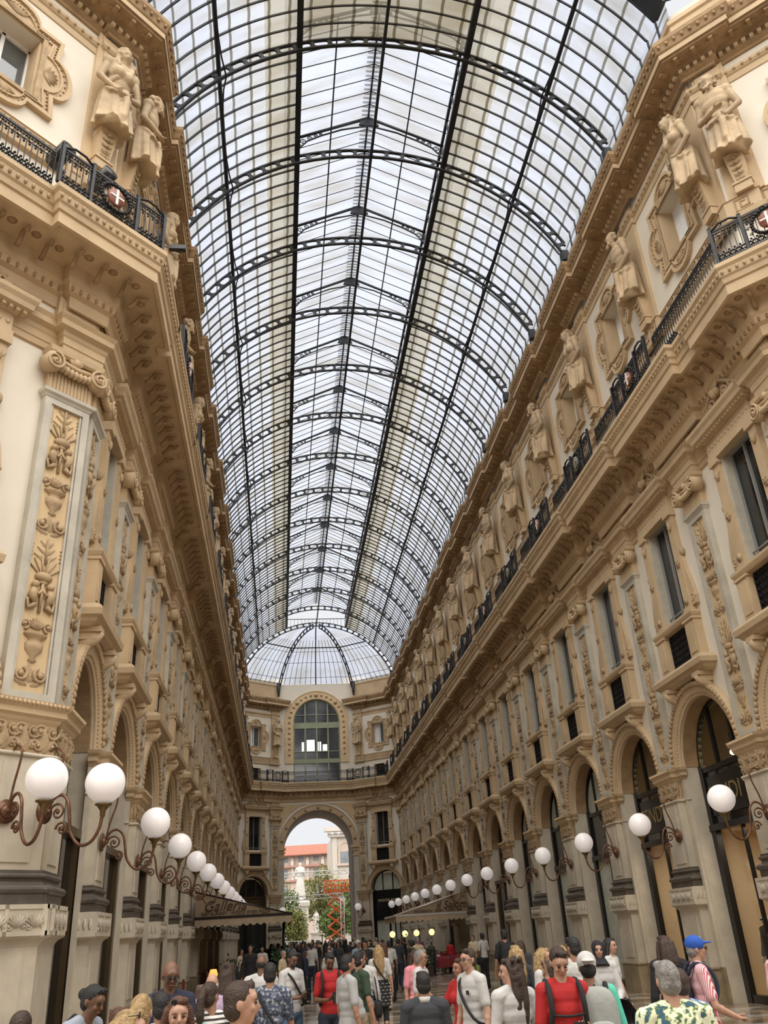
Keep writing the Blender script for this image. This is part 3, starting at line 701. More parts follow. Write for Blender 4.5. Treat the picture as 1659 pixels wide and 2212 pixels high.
# ------------------------------------------------------------------ first floor windows
def make_window():
    t = empty('framed_window')
    m = MB(); pr = [(0.0, 7.30), (0.10, 7.36), (0.14, 7.42), (0.22, 7.46), (0.24, 7.58), (0.20, 7.64), (0.12, 7.70), (0, 7.72)]
    band3(m, 1.22, 0.22, pr)
    for a in (-1, 1): band3(m, 0.0, 0.0, [(0, 0), (0, 0)]) if False else None
    P(m, 'sill_slab', M_och, t)
    for a in (-1, 1):
        m = MB(); m.tube([(a*0.92, 0, 7.0), (a*0.92, -0.12, 7.02), (a*0.92, -0.26, 7.12), (a*0.92, -0.34, 7.26)], [0.10, 0.12, 0.13, 0.12], 8); m.box(a*0.92 - 0.17, a*0.92 + 0.17, -0.40, 0, 7.22, 7.32); m.box(a*0.92 - 0.12, a*0.92 + 0.12, -0.3, 0, 7.08, 7.22); P(m, 'console', M_och, t)
    for a in (-1, 1):
        m = MB()
        x0, x1 = sorted((a*0.64, a*1.14)); m.box(x0, x1, -0.24, 0, 7.72, 8.72); m.box(x0 + 0.09, x1 - 0.09, -0.26, -0.24, 7.84, 8.6)
        m.box(x0 - 0.03, x1 + 0.03, -0.28, 0, 8.66, 8.72); P(m, 'pedestal', M_och, t)
    m = MB(); band3(m, 1.14, 0.24, [(0, 8.72), (0.03, 8.76), (0.06, 8.82), (0.06, 8.88), (0, 8.90)]); P(m, 'sill_moulding', M_och, t)
    m = MB(); m.box(-0.64, 0.64, -0.05, -0.03, 7.72, 8.72)
    for i in range(9):
        for j in range(6):
            x = -0.56 + i*0.14; z = 7.82 + j*0.16; m.tube([(x - 0.05, -0.08, z - 0.06), (x, -0.1, z + 0.06), (x + 0.05, -0.08, z - 0.06)], 0.012, 4); m.sph((x, -0.08, z), 0.024, 5, 4)
    for x in (-0.62, 0.62): m.box(x - 0.02, x + 0.02, -0.1, -0.05, 7.74, 8.7)
    P(m, 'iron_grille', M_iron, t)
    for a in (-1, 1):
        m = MB()
        x0, x1 = sorted((a*0.72, a*1.02)); m.box(x0, x1, -0.15, 0, 8.90, 11.72); m.box(x0 - 0.04, x1 + 0.04, -0.19, 0, 8.9, 9.0); m.box(x0 - 0.03, x1 + 0.03, -0.18, 0, 9.0, 9.04); m.box(x0 - 0.05, x1 + 0.05, -0.21, 0, 11.64, 11.76)
        m.prism([(a*1.02, 9.04), (a*1.27, 9.04), (a*1.30, 9.25), (a*1.24, 9.6), (a*1.12, 10.0), (a*1.06, 10.4), (a*1.02, 10.5)], -0.11, 0)
        m.spiral((a*1.17, -0.11, 9.2), 0.11, 1.5, 0.02, d=a, n=5); P(m, 'jamb_pilaster', M_och, t)
    m = MB()
    for a in (-1, 1):
        x = a*0.87
        for z in (10.25, 9.2): m.tube([(x, -0.14, z), (x, -0.175, z)], 0.10, 12); m.sph((x, -0.17, z), (0.05, 0.03, 0.05), 8, 4); m.lathe([(0.11, 0), (0.11, 0.0)], n=3) if False else None
        for i in range(6): m.sph((x + 0.09*math.cos(i*PI/3), -0.175, 10.25 + 0.09*math.sin(i*PI/3)), 0.022, 5, 4)
        for i in range(5): m.leaf((x, -0.15, 11.3), 0.2, 0.035, PI/2 + (i-2)*0.5)
        m.sph((x, -0.17, 11.34), (0.08, 0.05, 0.12), 8, 5); m.sph((a*1.08, -0.06, 10.55), (0.06, 0.08, 0.12), 7, 5)
    P(m, 'rosettes', M_och2, t)
    m = MB()
    for a in (-1, 1): x0, x1 = sorted((a*0.62, a*0.73)); m.box(x0, x1, -0.07, 0.42, 8.9, 11.94)
    m.box(-0.73, 0.73, -0.07, 0.42, 11.80, 11.94); P(m, 'marble_frame', M_marble, t)
    m = MB(); m.box(-0.62, 0.62, 0.19, 0.21, 8.9, 11.82); g_l = P(m, 'glass', M_dglass, t)
    m = MB()
    for x in (-0.6, 0.0, 0.6): m.box(x - 0.018, x + 0.018, 0.12, 0.19, 8.95, 11.82)
    m.box(-0.62, 0.62, 0.12, 0.19, 11.76, 11.82); m.box(-0.62, 0.62, 0.12, 0.19, 8.95, 9.0); m.tube([(-0.62, 0.05, 9.2), (0.62, 0.05, 9.2)], 0.02, 6); P(m, 'casement_bars', mat('grey_window_bar', (0.30, 0.30, 0.28), 0.5, var=0), t)
    m = MB(); m.box(-1.06, 1.06, -0.20, 0, 11.76, 11.92); m.box(-1.03, 1.03, -0.17, 0, 11.92, 12.30)
    for i in range(12): m.sph((-0.93 + i*0.17, -0.175, 12.11), (0.045, 0.02, 0.055), 6, 4)
    band3(m, 1.06, 0.20, [(0, 12.30), (0.06, 12.34), (0.20, 12.40), (0.22, 12.50), (0.27, 12.58), (0.28, 12.66), (0, 12.70)])
    for i in range(18): m.box(-1.17 + i*0.134, -1.10 + i*0.134, -0.34, -0.2, 12.31, 12.38)
    P(m, 'lintel', M_och, t)
    m = MB(); y = -0.16
    for a in (-1, 1):
        m.spiral((a*0.34, y, 12.98), 0.24, 1.8, 0.05, d=-a, n=6, a0=PI/2); m.spiral((a*0.78, y, 12.88), 0.16, 1.5, 0.04, d=a, n=6, a0=PI/2)
        m.tube([(a*0.10, y, 13.42), (a*0.35, y, 13.30), (a*0.62, y, 13.08), (a*0.95, y, 12.84), (a*1.2, y, 12.76)], [0.06, 0.05, 0.05, 0.045, 0.05], 6)
        m.leaf((a*0.2, y, 12.74), 0.4, 0.07, PI/2 - a*0.9)
    m.sph((0, y - 0.10, 13.12), (0.10, 0.11, 0.14)); m.sph((0, y - 0.03, 13.18), (0.15, 0.1, 0.14))
    for i in range(5): m.leaf((0, y - 0.04, 13.26), 0.34, 0.06, PI/2 + (i-2)*0.42)
    m.prism([(-1.2, 12.7), (1.2, 12.7), (0.9, 12.82), (0.5, 13.1), (0.12, 13.34), (-0.12, 13.34), (-0.5, 13.1), (-0.9, 12.82)], -0.12, -0.02)
    P(m, 'pediment_ornament', M_och2, t)
    return t
win = Rep(make_window())
# ------------------------------------------------------------------ upper windows in their lobed frames
def lobed(k, dz=18.6):
    """outline of the frame, k = growth"""
    W_, H_ = 1.0 + k, 1.12 + k; rx, rz = 0.42 + k*0.35, 0.52 + k*0.4; pts = []
    def side(cx, cz, r, a0, horizontal):
        q = []
        for i in range(11):
            a = a0 + PI*i/10; q.append((cx + (r[0])*math.cos(a), cz + r[1]*math.sin(a)))
        return q
    pts += [(W_, dz - H_)]
    pts += [(W_ - 0.06, dz - 0.58 - k*.3)] + [(W_ - 0.06 + (0.38)*math.cos(a), dz + (0.56 + k*.3)*math.sin(a)) for a in [(-PI/2) + PI*i/10 for i in range(11)]]
    pts += [(W_, dz + H_)]
    pts += [(0.5 + k*.3, dz + H_ - 0.02)] + [((0.5 + k*.3)*math.cos(a), dz + H_ - 0.02 + 0.40*math.sin(a)) for a in [PI*i/10 for i in range(11)]]
    pts += [(-W_, dz + H_)]
    pts += [(-W_ + 0.06 - 0.38*math.cos(a), dz + (0.56 + k*.3)*math.sin(a)) for a in [PI/2 - PI*i/10 for i in range(11)]]
    pts += [(-W_, dz - H_)]
    pts += [(-(0.5 + k*.3)*math.cos(a), dz - H_ + 0.02 - 0.40*math.sin(a)) for a in [PI*i/10 for i in range(11)]]
    out = []
    for p in pts:
        if not out or (abs(p[0]-out[-1][0]) + abs(p[1]-out[-1][1])) > 1e-3: out.append(p)
    return out
def ring_plate(mb, outer, inner, y0, y1):
    tri = tessellate_polygon([[Vector((x, z, 0)) for x, z in l] for l in (outer, inner)])
    vs = outer + inner; n = len(outer); b = len(mb.v); mb.v += [(x, y0, z) for x, z in vs] + [(x, y1, z) for x, z in vs]; N = len(vs)
    for t in tri: mb.f.append(tuple(i + b for i in t)); mb.sm.append(False); mb.mi.append(0)
    for l0, ln in ((0, n), (n, len(inner))):
        for i in range(ln):
            j = (i+1) % ln; mb.f.append((b+l0+i, b+l0+j, b+l0+j+N, b+l0+i+N)); mb.sm.append(False); mb.mi.append(0)
def make_upper_window():
    t = empty('lobed_window'); h = rect(0, 0.64, 17.68, 19.52)
    m = MB(); ring_plate(m, lobed(0.10), lobed(0.0), -0.12, 0.0); ring_plate(m, lobed(0.0), h, -0.06, 0.0)
    ring_plate(m, lobed(-0.12), lobed(-0.16), -0.10, -0.06); P(m, 'lobed_surround', M_och, t)
    m = MB(); ring_plate(m, rect(0, 0.74, 17.58, 19.62), h, -0.10, -0.05); o = lobed(0.05)
    for i in range(len(o)):
        a, b_2 = Vector(o[i]), Vector(o[(i+1) % len(o)]); n_ = max(1, int((b_2 - a).length/0.11))
        for j in range(n_): q = a.lerp(b_2, j/n_); m.sph((q.x*0.93, -0.075, 18.6 + (q.y - 18.6)*0.93), 0.026, 5, 4)
    for (cx, cz, an) in ((0, 19.72, PI/2), (0, 17.48, -PI/2), (0.78, 18.6, 0), (-0.78, 18.6, PI)):
        for i in range(7): m.leaf((cx, -0.07, cz), 0.32, 0.045, an + (i-3)*0.36, th=0.05)
    P(m, 'shell_ornament', M_och2, t)
    m = MB()
    for a in (-1, 1): x0, x1 = sorted((a*0.66, a*0.60)); m.box(x0, x1, 0, 0.5, 17.66, 19.54)
    P(m, 'reveal_lining', M_och, t)
    m = MB()
    for x in (-0.58, -0.02, 0.02, 0.58): m.box(x - 0.02, x + 0.02, 0.40, 0.46, 17.68, 19.5)
    m.box(-0.6, 0.6, 0.40, 0.46, 19.44, 19.52); m.box(-0.6, 0.6, 0.40, 0.46, 17.68, 17.76); P(m, 'casement', M_white, t)
    m = MB(); m.box(-0.6, 0.6, 0.45, 0.47, 17.68, 19.5); P(m, 'glass', mat('clear_window_glass', (0.09, 0.10, 0.10), 0.04, var=0, spec=1.0), t)
    m = MB(); n = 40; v = []; 
    for i in range(n + 1):
        x = -0.56 + 0.46*i/n; yy = 0.43 + 0.015*math.sin(i*1.3)
        v += [(x, yy, 17.7), (x, yy, 19.46)]
    m.add(v, [(2*i, 2*i+2, 2*i+3, 2*i+1) for i in range(n)], True); P(m, 'curtain', M_curtain, t)
    return t
uwin = Rep(make_upper_window())
# ------------------------------------------------------------------ put one of each in every bay
def bayname(k): return ORD[k] if k < len(ORD) else str(k)
for side in (1, -1):
    rz = PI/2 if side < 0 else -PI/2
    for k, y in enumerate(CEN[side]):
        wh = '%s bay of the %s wall from the near end' % (bayname(k), SN[side])
        arch.get(side*W2, y, rz, 'round shop arch, ' + wh, 'arch', 'arch mouldings of the shops')
        if side > 0 and k < 3: sh = shopA; tx = 'see-through black shop front, '
        elif side > 0 and k < 6: sh = shopB; tx = 'black shop front with pale lunette, '
        elif side > 0: sh = shopB if k % 3 else shopC; tx = 'dark shop front, '
        else: sh = shopC; tx = 'brown framed dark shop front, '
        sh.get(side*W2, y, rz, tx + wh, 'shopfront', 'shop fronts')
        win.get(side*W2, y, rz, 'tall window with carved pediment, ' + wh, 'window', 'tall first floor windows')
        uwin.get(side*W2, y, rz, 'window in a lobed frame, ' + wh, 'window', 'lobed upper windows', 0.22)
    if side < 0: NARROW = [o for o in bpy.data.objects if o.parent is None and abs(o.location.y - CEN[-1][0]) < 1e-4]; 
    if side < 0:
        for o in NARROW: o.scale = (0.8, 1, 1)
    F = FOLD_L if side < 0 else FOLD_R
    q = T(side*W2, F, 0, -side*PI/4) @ Vector((side*2.75, 0, 0)); wh = 'on the slanting wall at the far ' + SN[side] + ' edge'
    arch.get(q.x, q.y, -side*PI/4, 'round arch moulding ' + wh, 'arch', 'arch mouldings of the shops')
    shopC.get(q.x, q.y, -side*PI/4, 'dark shop front ' + wh, 'shopfront', 'shop fronts')
    win.get(q.x, q.y, -side*PI/4, 'tall window with scrolled pediment ' + wh, 'window', 'tall first floor windows')
    uwin.get(q.x, q.y, -side*PI/4, 'lobed upper window ' + wh, 'window', 'lobed upper windows', 0.22)
    q = T(side*W2, Y1, 0, -side*FA) @ Vector((-side*FW, 0, 0)); wh = 'on the end wall, %s of the tall archway' % SN[side]
    arch.get(q.x, q.y, -side*FA, 'round arch moulding ' + wh, 'arch', 'arch mouldings of the shops')
    (shopB if side > 0 else shopC).get(q.x, q.y, -side*FA, 'dark narrow shop front ' + wh, 'shopfront', 'shop fronts')
    win.get(q.x, q.y, -side*FA, 'tall dark window with pediment ' + wh, 'window', 'tall first floor windows')
    uwin.get(q.x, q.y, -side*FA, 'lobed window ' + wh, 'window', 'lobed upper windows', 0.22)
# ------------------------------------------------------------------ figures: overlapping limbs fused into one continuous skin
def fuse(mb, voxel, name, m, smooth=2):
    me = mb.mesh(name, m); o = bpy.data.objects.new(name, me); COL.objects.link(o)
    r = o.modifiers.new('r', 'REMESH'); r.mode = 'VOXEL'; r.voxel_size = voxel; r.use_smooth_shade = True
    if smooth: q = o.modifiers.new('s', 'SMOOTH'); q.factor = 0.5; q.iterations = smooth
    dg = bpy.context.evaluated_depsgraph_get()
    me2 = bpy.data.meshes.new_from_object(o.evaluated_get(dg)); me2.name = name
    bpy.data.objects.remove(o); bpy.data.meshes.remove(me)
    me2.polygons.foreach_set('use_smooth', [True]*len(me2.polygons))
    return me2
def newobj(name, me, parent=None):
    o = bpy.data.objects.new(name, me); COL.objects.link(o)
    if parent: o.parent = parent; KIDS.setdefault(parent.name, []).append(o)
    return o
def limb(mb, a, b, ra, rb, n=10, ov=0.0):
    """tapered capsule"""
    a = Vector(a); b = Vector(b); d = b - a
    if d.length < 1e-5: mb.sph(a, ra, n, 6); return
    mb.tube([a, a.lerp(b, 0.5), b], [ra, (ra + rb)/2, rb], n); mb.sph(a, ra, n, 6); mb.sph(b, rb, n, 6)
V = Vector
def rotz(p, a, c=(0, 0)): 
    x, y = p[0] - c[0], p[1] - c[1]; return V((c[0] + x*math.cos(a) - y*math.sin(a), c[1] + x*math.sin(a) + y*math.cos(a), p[2]))
ARMS = {  # elbow, wrist, hand direction for the arm on the +x side (figure faces -y); measured on a 1.75 m figure
    'down': ((0.245, 0.01, 1.14), (0.25, -0.05, 0.90), (0, -0.15, -1)),
    'phone': ((0.235, 0.0, 1.13), (0.07, -0.27, 1.14), (-0.5, -0.6, 0.5)),
    'fold': ((0.24, -0.02, 1.13), (0.03, -0.2, 1.10), (-1, -0.1, 0.1)),
    'reach': ((0.27, -0.08, 1.17), (0.36, -0.36, 1.05), (0.3, -1, -0.2)),
    'out': ((0.30, -0.06, 1.18), (0.38, -0.22, 1.36), (0.1, -0.2, 0.9)),
    'wave': ((0.36, -0.06, 1.30), (0.33, -0.18, 1.56), (0.1, -0.1, 1)),
    'hip': ((0.34, 0.06, 1.15), (0.19, -0.06, 1.00), (-0.8, -0.3, -0.3)),
    'strap': ((0.26, 0.0, 1.16), (0.12, -0.18, 1.30), (-0.4, -0.1, 1)),
    'face': ((0.25, -0.13, 1.20), (0.08, -0.17, 1.48), (-0.2, 0.0, 1)),
    'lap': ((0.235, -0.05, 1.13), (0.13, -0.26, 1.02), (-0.7, -0.7, -0.1)),
    'drape': ((0.27, -0.05, 1.12), (0.10, -0.18, 0.98), (-0.6, -0.4, -0.5)),
}
def hand(mb, w, d, sx, near, curl=0.5):
    d = V(d).normalized(); side = V((0, -1, 0)) if abs(d.y) < 0.6 else V((1, 0, 0)); side = (side - d*side.dot(d)).normalized(); nrm = d.cross(side).normalized()
    if not near: limb(mb, w, w + d*0.13, 0.026, 0.02, 6); return
    palm = w + d*0.05
    for t in (-0.03, -0.01, 0.01, 0.03): limb(mb, w + side*t*0.5, w + d*0.085 + side*t, 0.014, 0.012, 6)
    for i, (t, l) in enumerate(((-0.036, 0.058), (-0.012, 0.074), (0.012, 0.078), (0.036, 0.068))):
        k = w + d*0.085 + side*t; m1 = k + d*l*0.5 + nrm*0.006*sx; m2 = m1 + (d*(1 - curl) + nrm*curl*sx)*l*0.5
        limb(mb, k, m1, 0.0095, 0.009, 6); limb(mb, m1, m2, 0.009, 0.0075, 6)
    th = w + d*0.03 + side*0.035; t1 = th + side*0.035 + d*0.03 + nrm*0.012*sx; t2 = t1 + d*0.03 + nrm*0.01*sx
    limb(mb, th, t1, 0.013, 0.011, 6); limb(mb, t1, t2, 0.011, 0.009, 6)
def skel(pose, k):
    """joint positions on a 1.75 m figure; pose: arms (L,R), lean, head yaw/pitch, legs"""
    J = {}
    lean = pose.get('lean', 0.0); sw = pose.get('sw', 1.0)
    st = pose.get('legs', 'stand')
    J['pel'] = V((0, 0, 0.96))
    for s, nm in ((1, 'R'), (-1, 'L')):
        J['hip' + nm] = V((s*0.09, 0, 0.92))
        if st == 'walk': ky, ay = (-0.12, -0.26) if s > 0 else (-0.02, 0.22)
        elif st == 'stride': ky, ay = (-0.2, -0.38) if s > 0 else (0.05, 0.34)
        else: ky, ay = (-0.02, 0.01)
        J['kn' + nm] = V((s*0.10, ky, 0.50)); J['an' + nm] = V((s*0.105, ay, 0.09 + (0.05 if ay > 0.2 else 0)))
        aw = pose.get('arm' + nm, 'down'); e, w_, h = ARMS[aw]
        J['sh' + nm] = V((s*0.158*sw, 0.01, 1.43)); J['el' + nm] = V((s*(e[0] - 0.022)*(0.5 + 0.5*sw), e[1], e[2])); J['wr' + nm] = V((s*w_[0], w_[1], w_[2])); J['hd' + nm] = V((s*h[0], h[1], h[2]))
    J['neck'] = V((0, 0.01, 1.49)); J['head'] = V((0, -0.015, 1.625))
    if lean:
        c, s_ = math.cos(lean), math.sin(lean)
        for n in ('shL', 'shR', 'elL', 'elR', 'wrL', 'wrR', 'neck', 'head', 'hdL', 'hdR'):
            p = J[n]
            if n[:2] == 'hd': J[n] = V((p.x, p.y*c - p.z*s_, p.y*s_*1 + p.z*c)); continue
            y, z = p.y, p.z - 0.98; J[n] = V((p.x, y*c - z*s_, 0.98 + z*c + y*s_))
        J['lean'] = lean
    return J
def torso(mb, J, g, belly=0.0, bust=0.0, w=1.0):
    ln = J.get('lean', 0.0); c, s_ = math.cos(ln), math.sin(ln)
    def q(x, y, z): zz = z - 0.98; return (x, y*c - zz*s_, 0.98 + zz*c + y*s_)
    for z, rx, ry, dy in ((1.00, 0.155, 0.105, 0.0), (1.09, 0.140 + belly*0.25, 0.10 + belly*0.5, -belly*0.5), (1.18, 0.137 + belly*0.2, 0.10 + belly*0.4, -belly*0.35), (1.29, 0.155, 0.108, 0.0), (1.38, 0.160, 0.100, 0.005)):
        mb.sph(q(0, dy, z), (rx*0.93*w + g, ry*0.96 + g, 0.11 + g), 14, 8)
    for s in (-1, 1):
        mb.sph(J['shR' if s > 0 else 'shL'], 0.058 + g, 8, 6); limb(mb, q(s*0.06, 0.012, 1.47), J['shR' if s > 0 else 'shL'], 0.05 + g*0.8, 0.055 + g, 8)
        if bust: mb.sph(q(s*0.068, -0.075, 1.31), 0.058 + g + bust*0.02, 8, 6)
def head_geo(mb, J, near, yaw, pitch):
    h = J['head']; Mh = Matrix.Translation(h) @ Matrix.Rotation(yaw, 4, 'Z') @ Matrix.Rotation(pitch, 4, 'X') @ Matrix.Scale(0.92, 4)
    m = MB()
    m.sph((0, 0.008, 0.025), (0.076, 0.094, 0.098), 14, 9); m.sph((0, -0.022, -0.035), (0.058, 0.066, 0.078), 12, 8); m.sph((0, -0.055, -0.085), (0.030, 0.026, 0.022), 8, 6)
    m.sph((0, -0.078, 0.035), (0.05, 0.018, 0.035), 8, 6)
    if near:
        limb(m, (0, -0.090, 0.015), (0, -0.108, -0.022), 0.009, 0.014, 7)
        for s in (-1, 1):
            m.sph((s*0.076, 0.012, -0.005), (0.012, 0.020, 0.032), 7, 5); m.sph((s*0.036, -0.074, -0.022), (0.024, 0.016, 0.02), 7, 5)
        m.sph((0, -0.083, -0.052), (0.024, 0.012, 0.010), 8, 5)
    mb.join(m, Mh); limb(mb, J['neck'] - V((0, 0, 0.05)), J['head'] + V((0, 0.015, -0.05)), 0.055, 0.050, 10)
    return Mh
def statue_mesh(female, seed):
    R = random.Random(seed); m = MB()
    pose = {'armR': 'drape', 'armL': 'drape' if female else 'fold', 'lean': 0.20, 'sw': 1.12}
    J = skel(pose, 1); torso(m, J, 0.02, 0.0, 0.5 if female else 0.0, 1.12)
    head_geo(m, J, True, 0.15*(1 if seed % 2 else -1), 0.42)
    h = J['head']
    for i in range(46):
        a = R.uniform(0, 2*PI); t = R.uniform(-0.5, 1.2)
        p = V((0.095*math.cos(a)*math.cos(t*0.8), 0.03 + 0.10*math.sin(a)*math.cos(t*0.8), 0.02 + 0.10*math.sin(t)))
        if p.y < -0.03 and p.z < 0.07: continue
        m.sph(h + p, R.uniform(0.022, 0.036), 6, 4)
    if not female:
        for i in range(8): m.sph(h + V((R.uniform(-.05, .05), -0.08, -0.09 - R.uniform(0, .06))), 0.026, 6, 4)
    else:
        for s in (-1, 1): m.tube([h + V((s*0.08, 0.02, 0)), h + V((s*0.10, 0.0, -0.13)), h + V((s*0.09, -0.05, -0.24))], [0.035, 0.035, 0.015], 6)
    for n in 'RL':
        limb(m, J['sh' + n], J['el' + n], 0.055, 0.045, 9); limb(m, J['el' + n], J['wr' + n], 0.043, 0.032, 9); hand(m, J['wr' + n], J['hd' + n], 1 if n == 'R' else -1, True, 0.5)
    body = m
    d = MB(); v = []; n = 48; zs = [1.05, 1.0, 0.92, 0.8, 0.66, 0.5, 0.44]
    for k, z in enumerate(zs):
        t = k/(len(zs)-1)
        for j in range(n):
            a = 2*PI*j/n; rr = 1 + (0.03 + 0.10*t)*math.sin(9*a + 1.5*math.sin(a*2 + seed) + 1.5*t) + 0.03*math.sin(17*a)
            rx, ry = 0.17 + 0.07*t, 0.13 + 0.06*t
            v.append((rx*rr*math.cos(a), 0.0 + ry*rr*math.sin(a) - 0.05*t, z + (0.05*math.sin(3*a + seed) if k == len(zs)-1 else 0)))
    f = [(i*n + j, i*n + (j+1) % n, (i+1)*n + (j+1) % n, (i+1)*n + j) for i in range(len(zs)-1) for j in range(n)]
    f.append(tuple(range(n-1, -1, -1))); f.append(tuple((len(zs)-1)*n + j for j in range(n))); d.add(v, f, True)
    for i in range(7):
        a = -PI/2 + (i - 3)*0.35; d.tube([(0.16*math.cos(a - 0.5), 0.12*math.sin(a - 0.5) - 0.02, 1.03), (0.2*math.cos(a), 0.17*math.sin(a) - 0.03, 0.95 - 0.02*i), (0.2*math.cos(a + 0.3), 0.18*math.sin(a + .3) - 0.03, 0.9)], 0.022, 6)
    d.tube([(0.02, -0.19, 0.98), (0.04, -0.22, 0.8), (0.02, -0.21, 0.55), (0.05, -0.18, 0.40)], [0.05, 0.045, 0.05, 0.02], 7)
    if female: d.tube([(0.17, 0.0, 1.45), (0.08, -0.13, 1.36), (-0.08, -0.14, 1.2), (-0.16, -0.06, 1.08)], 0.035, 7)
    return body, d
M_stat = mat('carved_statue_stone', (0.56, 0.42, 0.26), 0.8, var=0.25, scale=1.5, bump=0.2, bscale=30)
def make_statue(female, seed):
    t = empty('herm_statue'); b, d = statue_mesh(female, seed); K = 1.92; z0 = 17.22
    for nm, mb in (('figure', b), ('drapery', d)):
        me = fuse(mb, 0.014, nm, M_stat, 2); me.transform(Matrix.Translation((0, -0.40, z0)) @ Matrix.Diagonal((K, K, K, 1))); newobj(nm, me, t)
    m = MB(); v = []
    for z, hw, d in ((17.02, 0.20, 0.30), (17.25, 0.20, 0.30), (17.26, 0.15, 0.26), (18.12, 0.22, 0.42)): v += [(-hw, -d, z), (hw, -d, z), (hw, 0, z), (-hw, 0, z)]
    m.add(v, [(i*4 + j, i*4 + (j+1) % 4, i*4 + 4 + (j+1) % 4, i*4 + 4 + j) for i in range(3) for j in range(4)] + [(3, 2, 1, 0)])
    m.box(-0.22, 0.22, -0.33, 0, 17.25, 17.3); P(m, 'tapered_pedestal', M_och, t)
    m = MB()
    for i in range(5):
        z = 17.95 - i*0.15; m.sph((0, -0.42 + i*0.02, z), 0.05 - i*0.006, 7, 5)
        for a in (-1, 1): m.leaf((a*0.02, -0.40 + i*0.02, z), 0.13 - 0.01*i, 0.03, PI/2 - a*1.4)
    P(m, 'fruit_drop', M_och2, t)
    m = MB(); m.box(-0.40, 0.40, -0.10, 0, 17.02, 21.4); m.box(-0.32, 0.32, -0.13, -0.1, 21.12, 21.32); P(m, 'back_strip', M_och, t)
    return t
stM = Rep(make_statue(False, 3)); stF = Rep(make_statue(True, 8))
for side in (1, -1):
    rz = PI/2 if side < 0 else -PI/2
    for k, y in enumerate(PK):
        r = (stM, stF)[(k + (side < 0)) % 2]
        r.get(side*W2, y, rz, 'stone %s herm under the %s cornice, %s from the near end' % ('man' if r is stM else 'woman', SN[side], ORD[k]), 'statue', 'herm statues under the cornice')
    q = T(side*W2, Y1, 0, -side*FA) @ Vector((-side*PS_, 0, 0))
    (stF if side < 0 else stM).get(q.x, q.y, -side*FA, 'stone herm %s of the great arched window on the end wall' % SN[side], 'statue', 'herm statues under the cornice')
    F = FOLD_L if side < 0 else FOLD_R
    q = T(side*W2, F, 0, -side*PI/4) @ Vector((side*0.48, 0, 0)); (stM if side > 0 else stF).get(q.x, q.y, -side*PI/4, 'stone %s herm on the slanting face of the near %s corner' % ('man' if side > 0 else 'woman', SN[side]), 'statue', 'herm statues under the cornice')
    q = T(side*W2, F, 0, -side*PI/2) @ Vector((-side*0.42, 0, 0)); (stF if side > 0 else stM).get(q.x, q.y, -side*PI/2, 'stone herm beside the near %s corner, paired back to back with another' % SN[side], 'statue', 'herm statues under the cornice')
# ------------------------------------------------------------------ globe lamps on scrolled brackets
def make_lamp():
    t = empty('wall_lamp')
    m = MB(); m.tube([(0, -0.02, 0), (0, -0.05, 0)], 0.17, 14); m.sph((0, -0.06, 0), (0.10, 0.06, 0.10), 10, 6); m.sph((0, -0.11, 0), 0.04, 8, 5); P(m, 'wall_plate', M_bronze, t)
    m = MB()
    pts = [(0, -0.08, -0.02), (0, -0.16, 0.16), (0, -0.30, 0.22), (0, -0.42, 0.12), (0, -0.47, -0.08), (0, -0.52, -0.32), (0, -0.68, -0.50), (0, -0.86, -0.48), (0, -0.98, -0.32), (0, -1.02, -0.12)]
    m.tube(smooth(pts), 0.024, 8); m.tube(smooth([(0, -0.09, 0), (0, -0.15, 0.35), (0, -0.24, 0.65), (0, -0.25, 0.84), (0, -0.12, 0.92), (0, -0.02, 0.88)]), 0.018, 7)
    for c, r in (((0, -0.26, -0.02), 0.12), ((0, -0.36, -0.26), 0.09)):
        q = MB(); q.spiral((0, 0, 0), r, 1.6, 0.02, d=1, n=6); m.join(q, Matrix.Translation(c) @ Matrix.Rotation(PI/2, 4, 'Z'))
    P(m, 'scrolled_arm', M_bronze, t)
    m = MB(); m.lathe([(0.02, -0.14), (0.035, -0.12), (0.04, -0.05), (0.09, 0.02), (0.12, 0.03), (0.12, 0.05), (0, 0.05)], (0, -1.02, -0.02), 14); P(m, 'cup', M_brassy, t)
    m = MB(); m.sph((0, -1.02, 0.32), 0.285, 28, 18); P(m, 'glass_globe', M_globe, t)
    return t
lamp = Rep(make_lamp()); LZ = 3.79
for side in (1, -1):
    rz = PI/2 if side < 0 else -PI/2
    for k, y in enumerate(PK):
        lamp.get(side*(W2 - 0.26), y - 0.25, rz, 'white globe lamp, %s along the pilasters of the %s wall from the near end' % (ORD[k], SN[side]), 'lamp', 'globe lamps along the arcade', LZ)
    q = T(side*W2, Y1, 0, -side*FA) @ Vector((-side*PS_, -0.26, 0)); lamp.get(q.x, q.y, -side*FA, 'globe lamp on the end wall pilaster %s of the archway' % SN[side], 'lamp', 'globe lamps along the arcade', LZ)
q = T(-W2, FOLD_L, 0, PI/4) @ Vector((-0.62, -0.26, 0)); lamp.get(q.x, q.y, PI/4, 'largest white globe lamp, on the broad face of the near left corner pier', 'lamp', 'globe lamps along the arcade', LZ)
lamp.get(-W2 + 0.22, FOLD_L - 0.42, PI*0.375, 'second largest globe lamp, just right of the largest one at the left', 'lamp', 'globe lamps along the arcade', LZ)

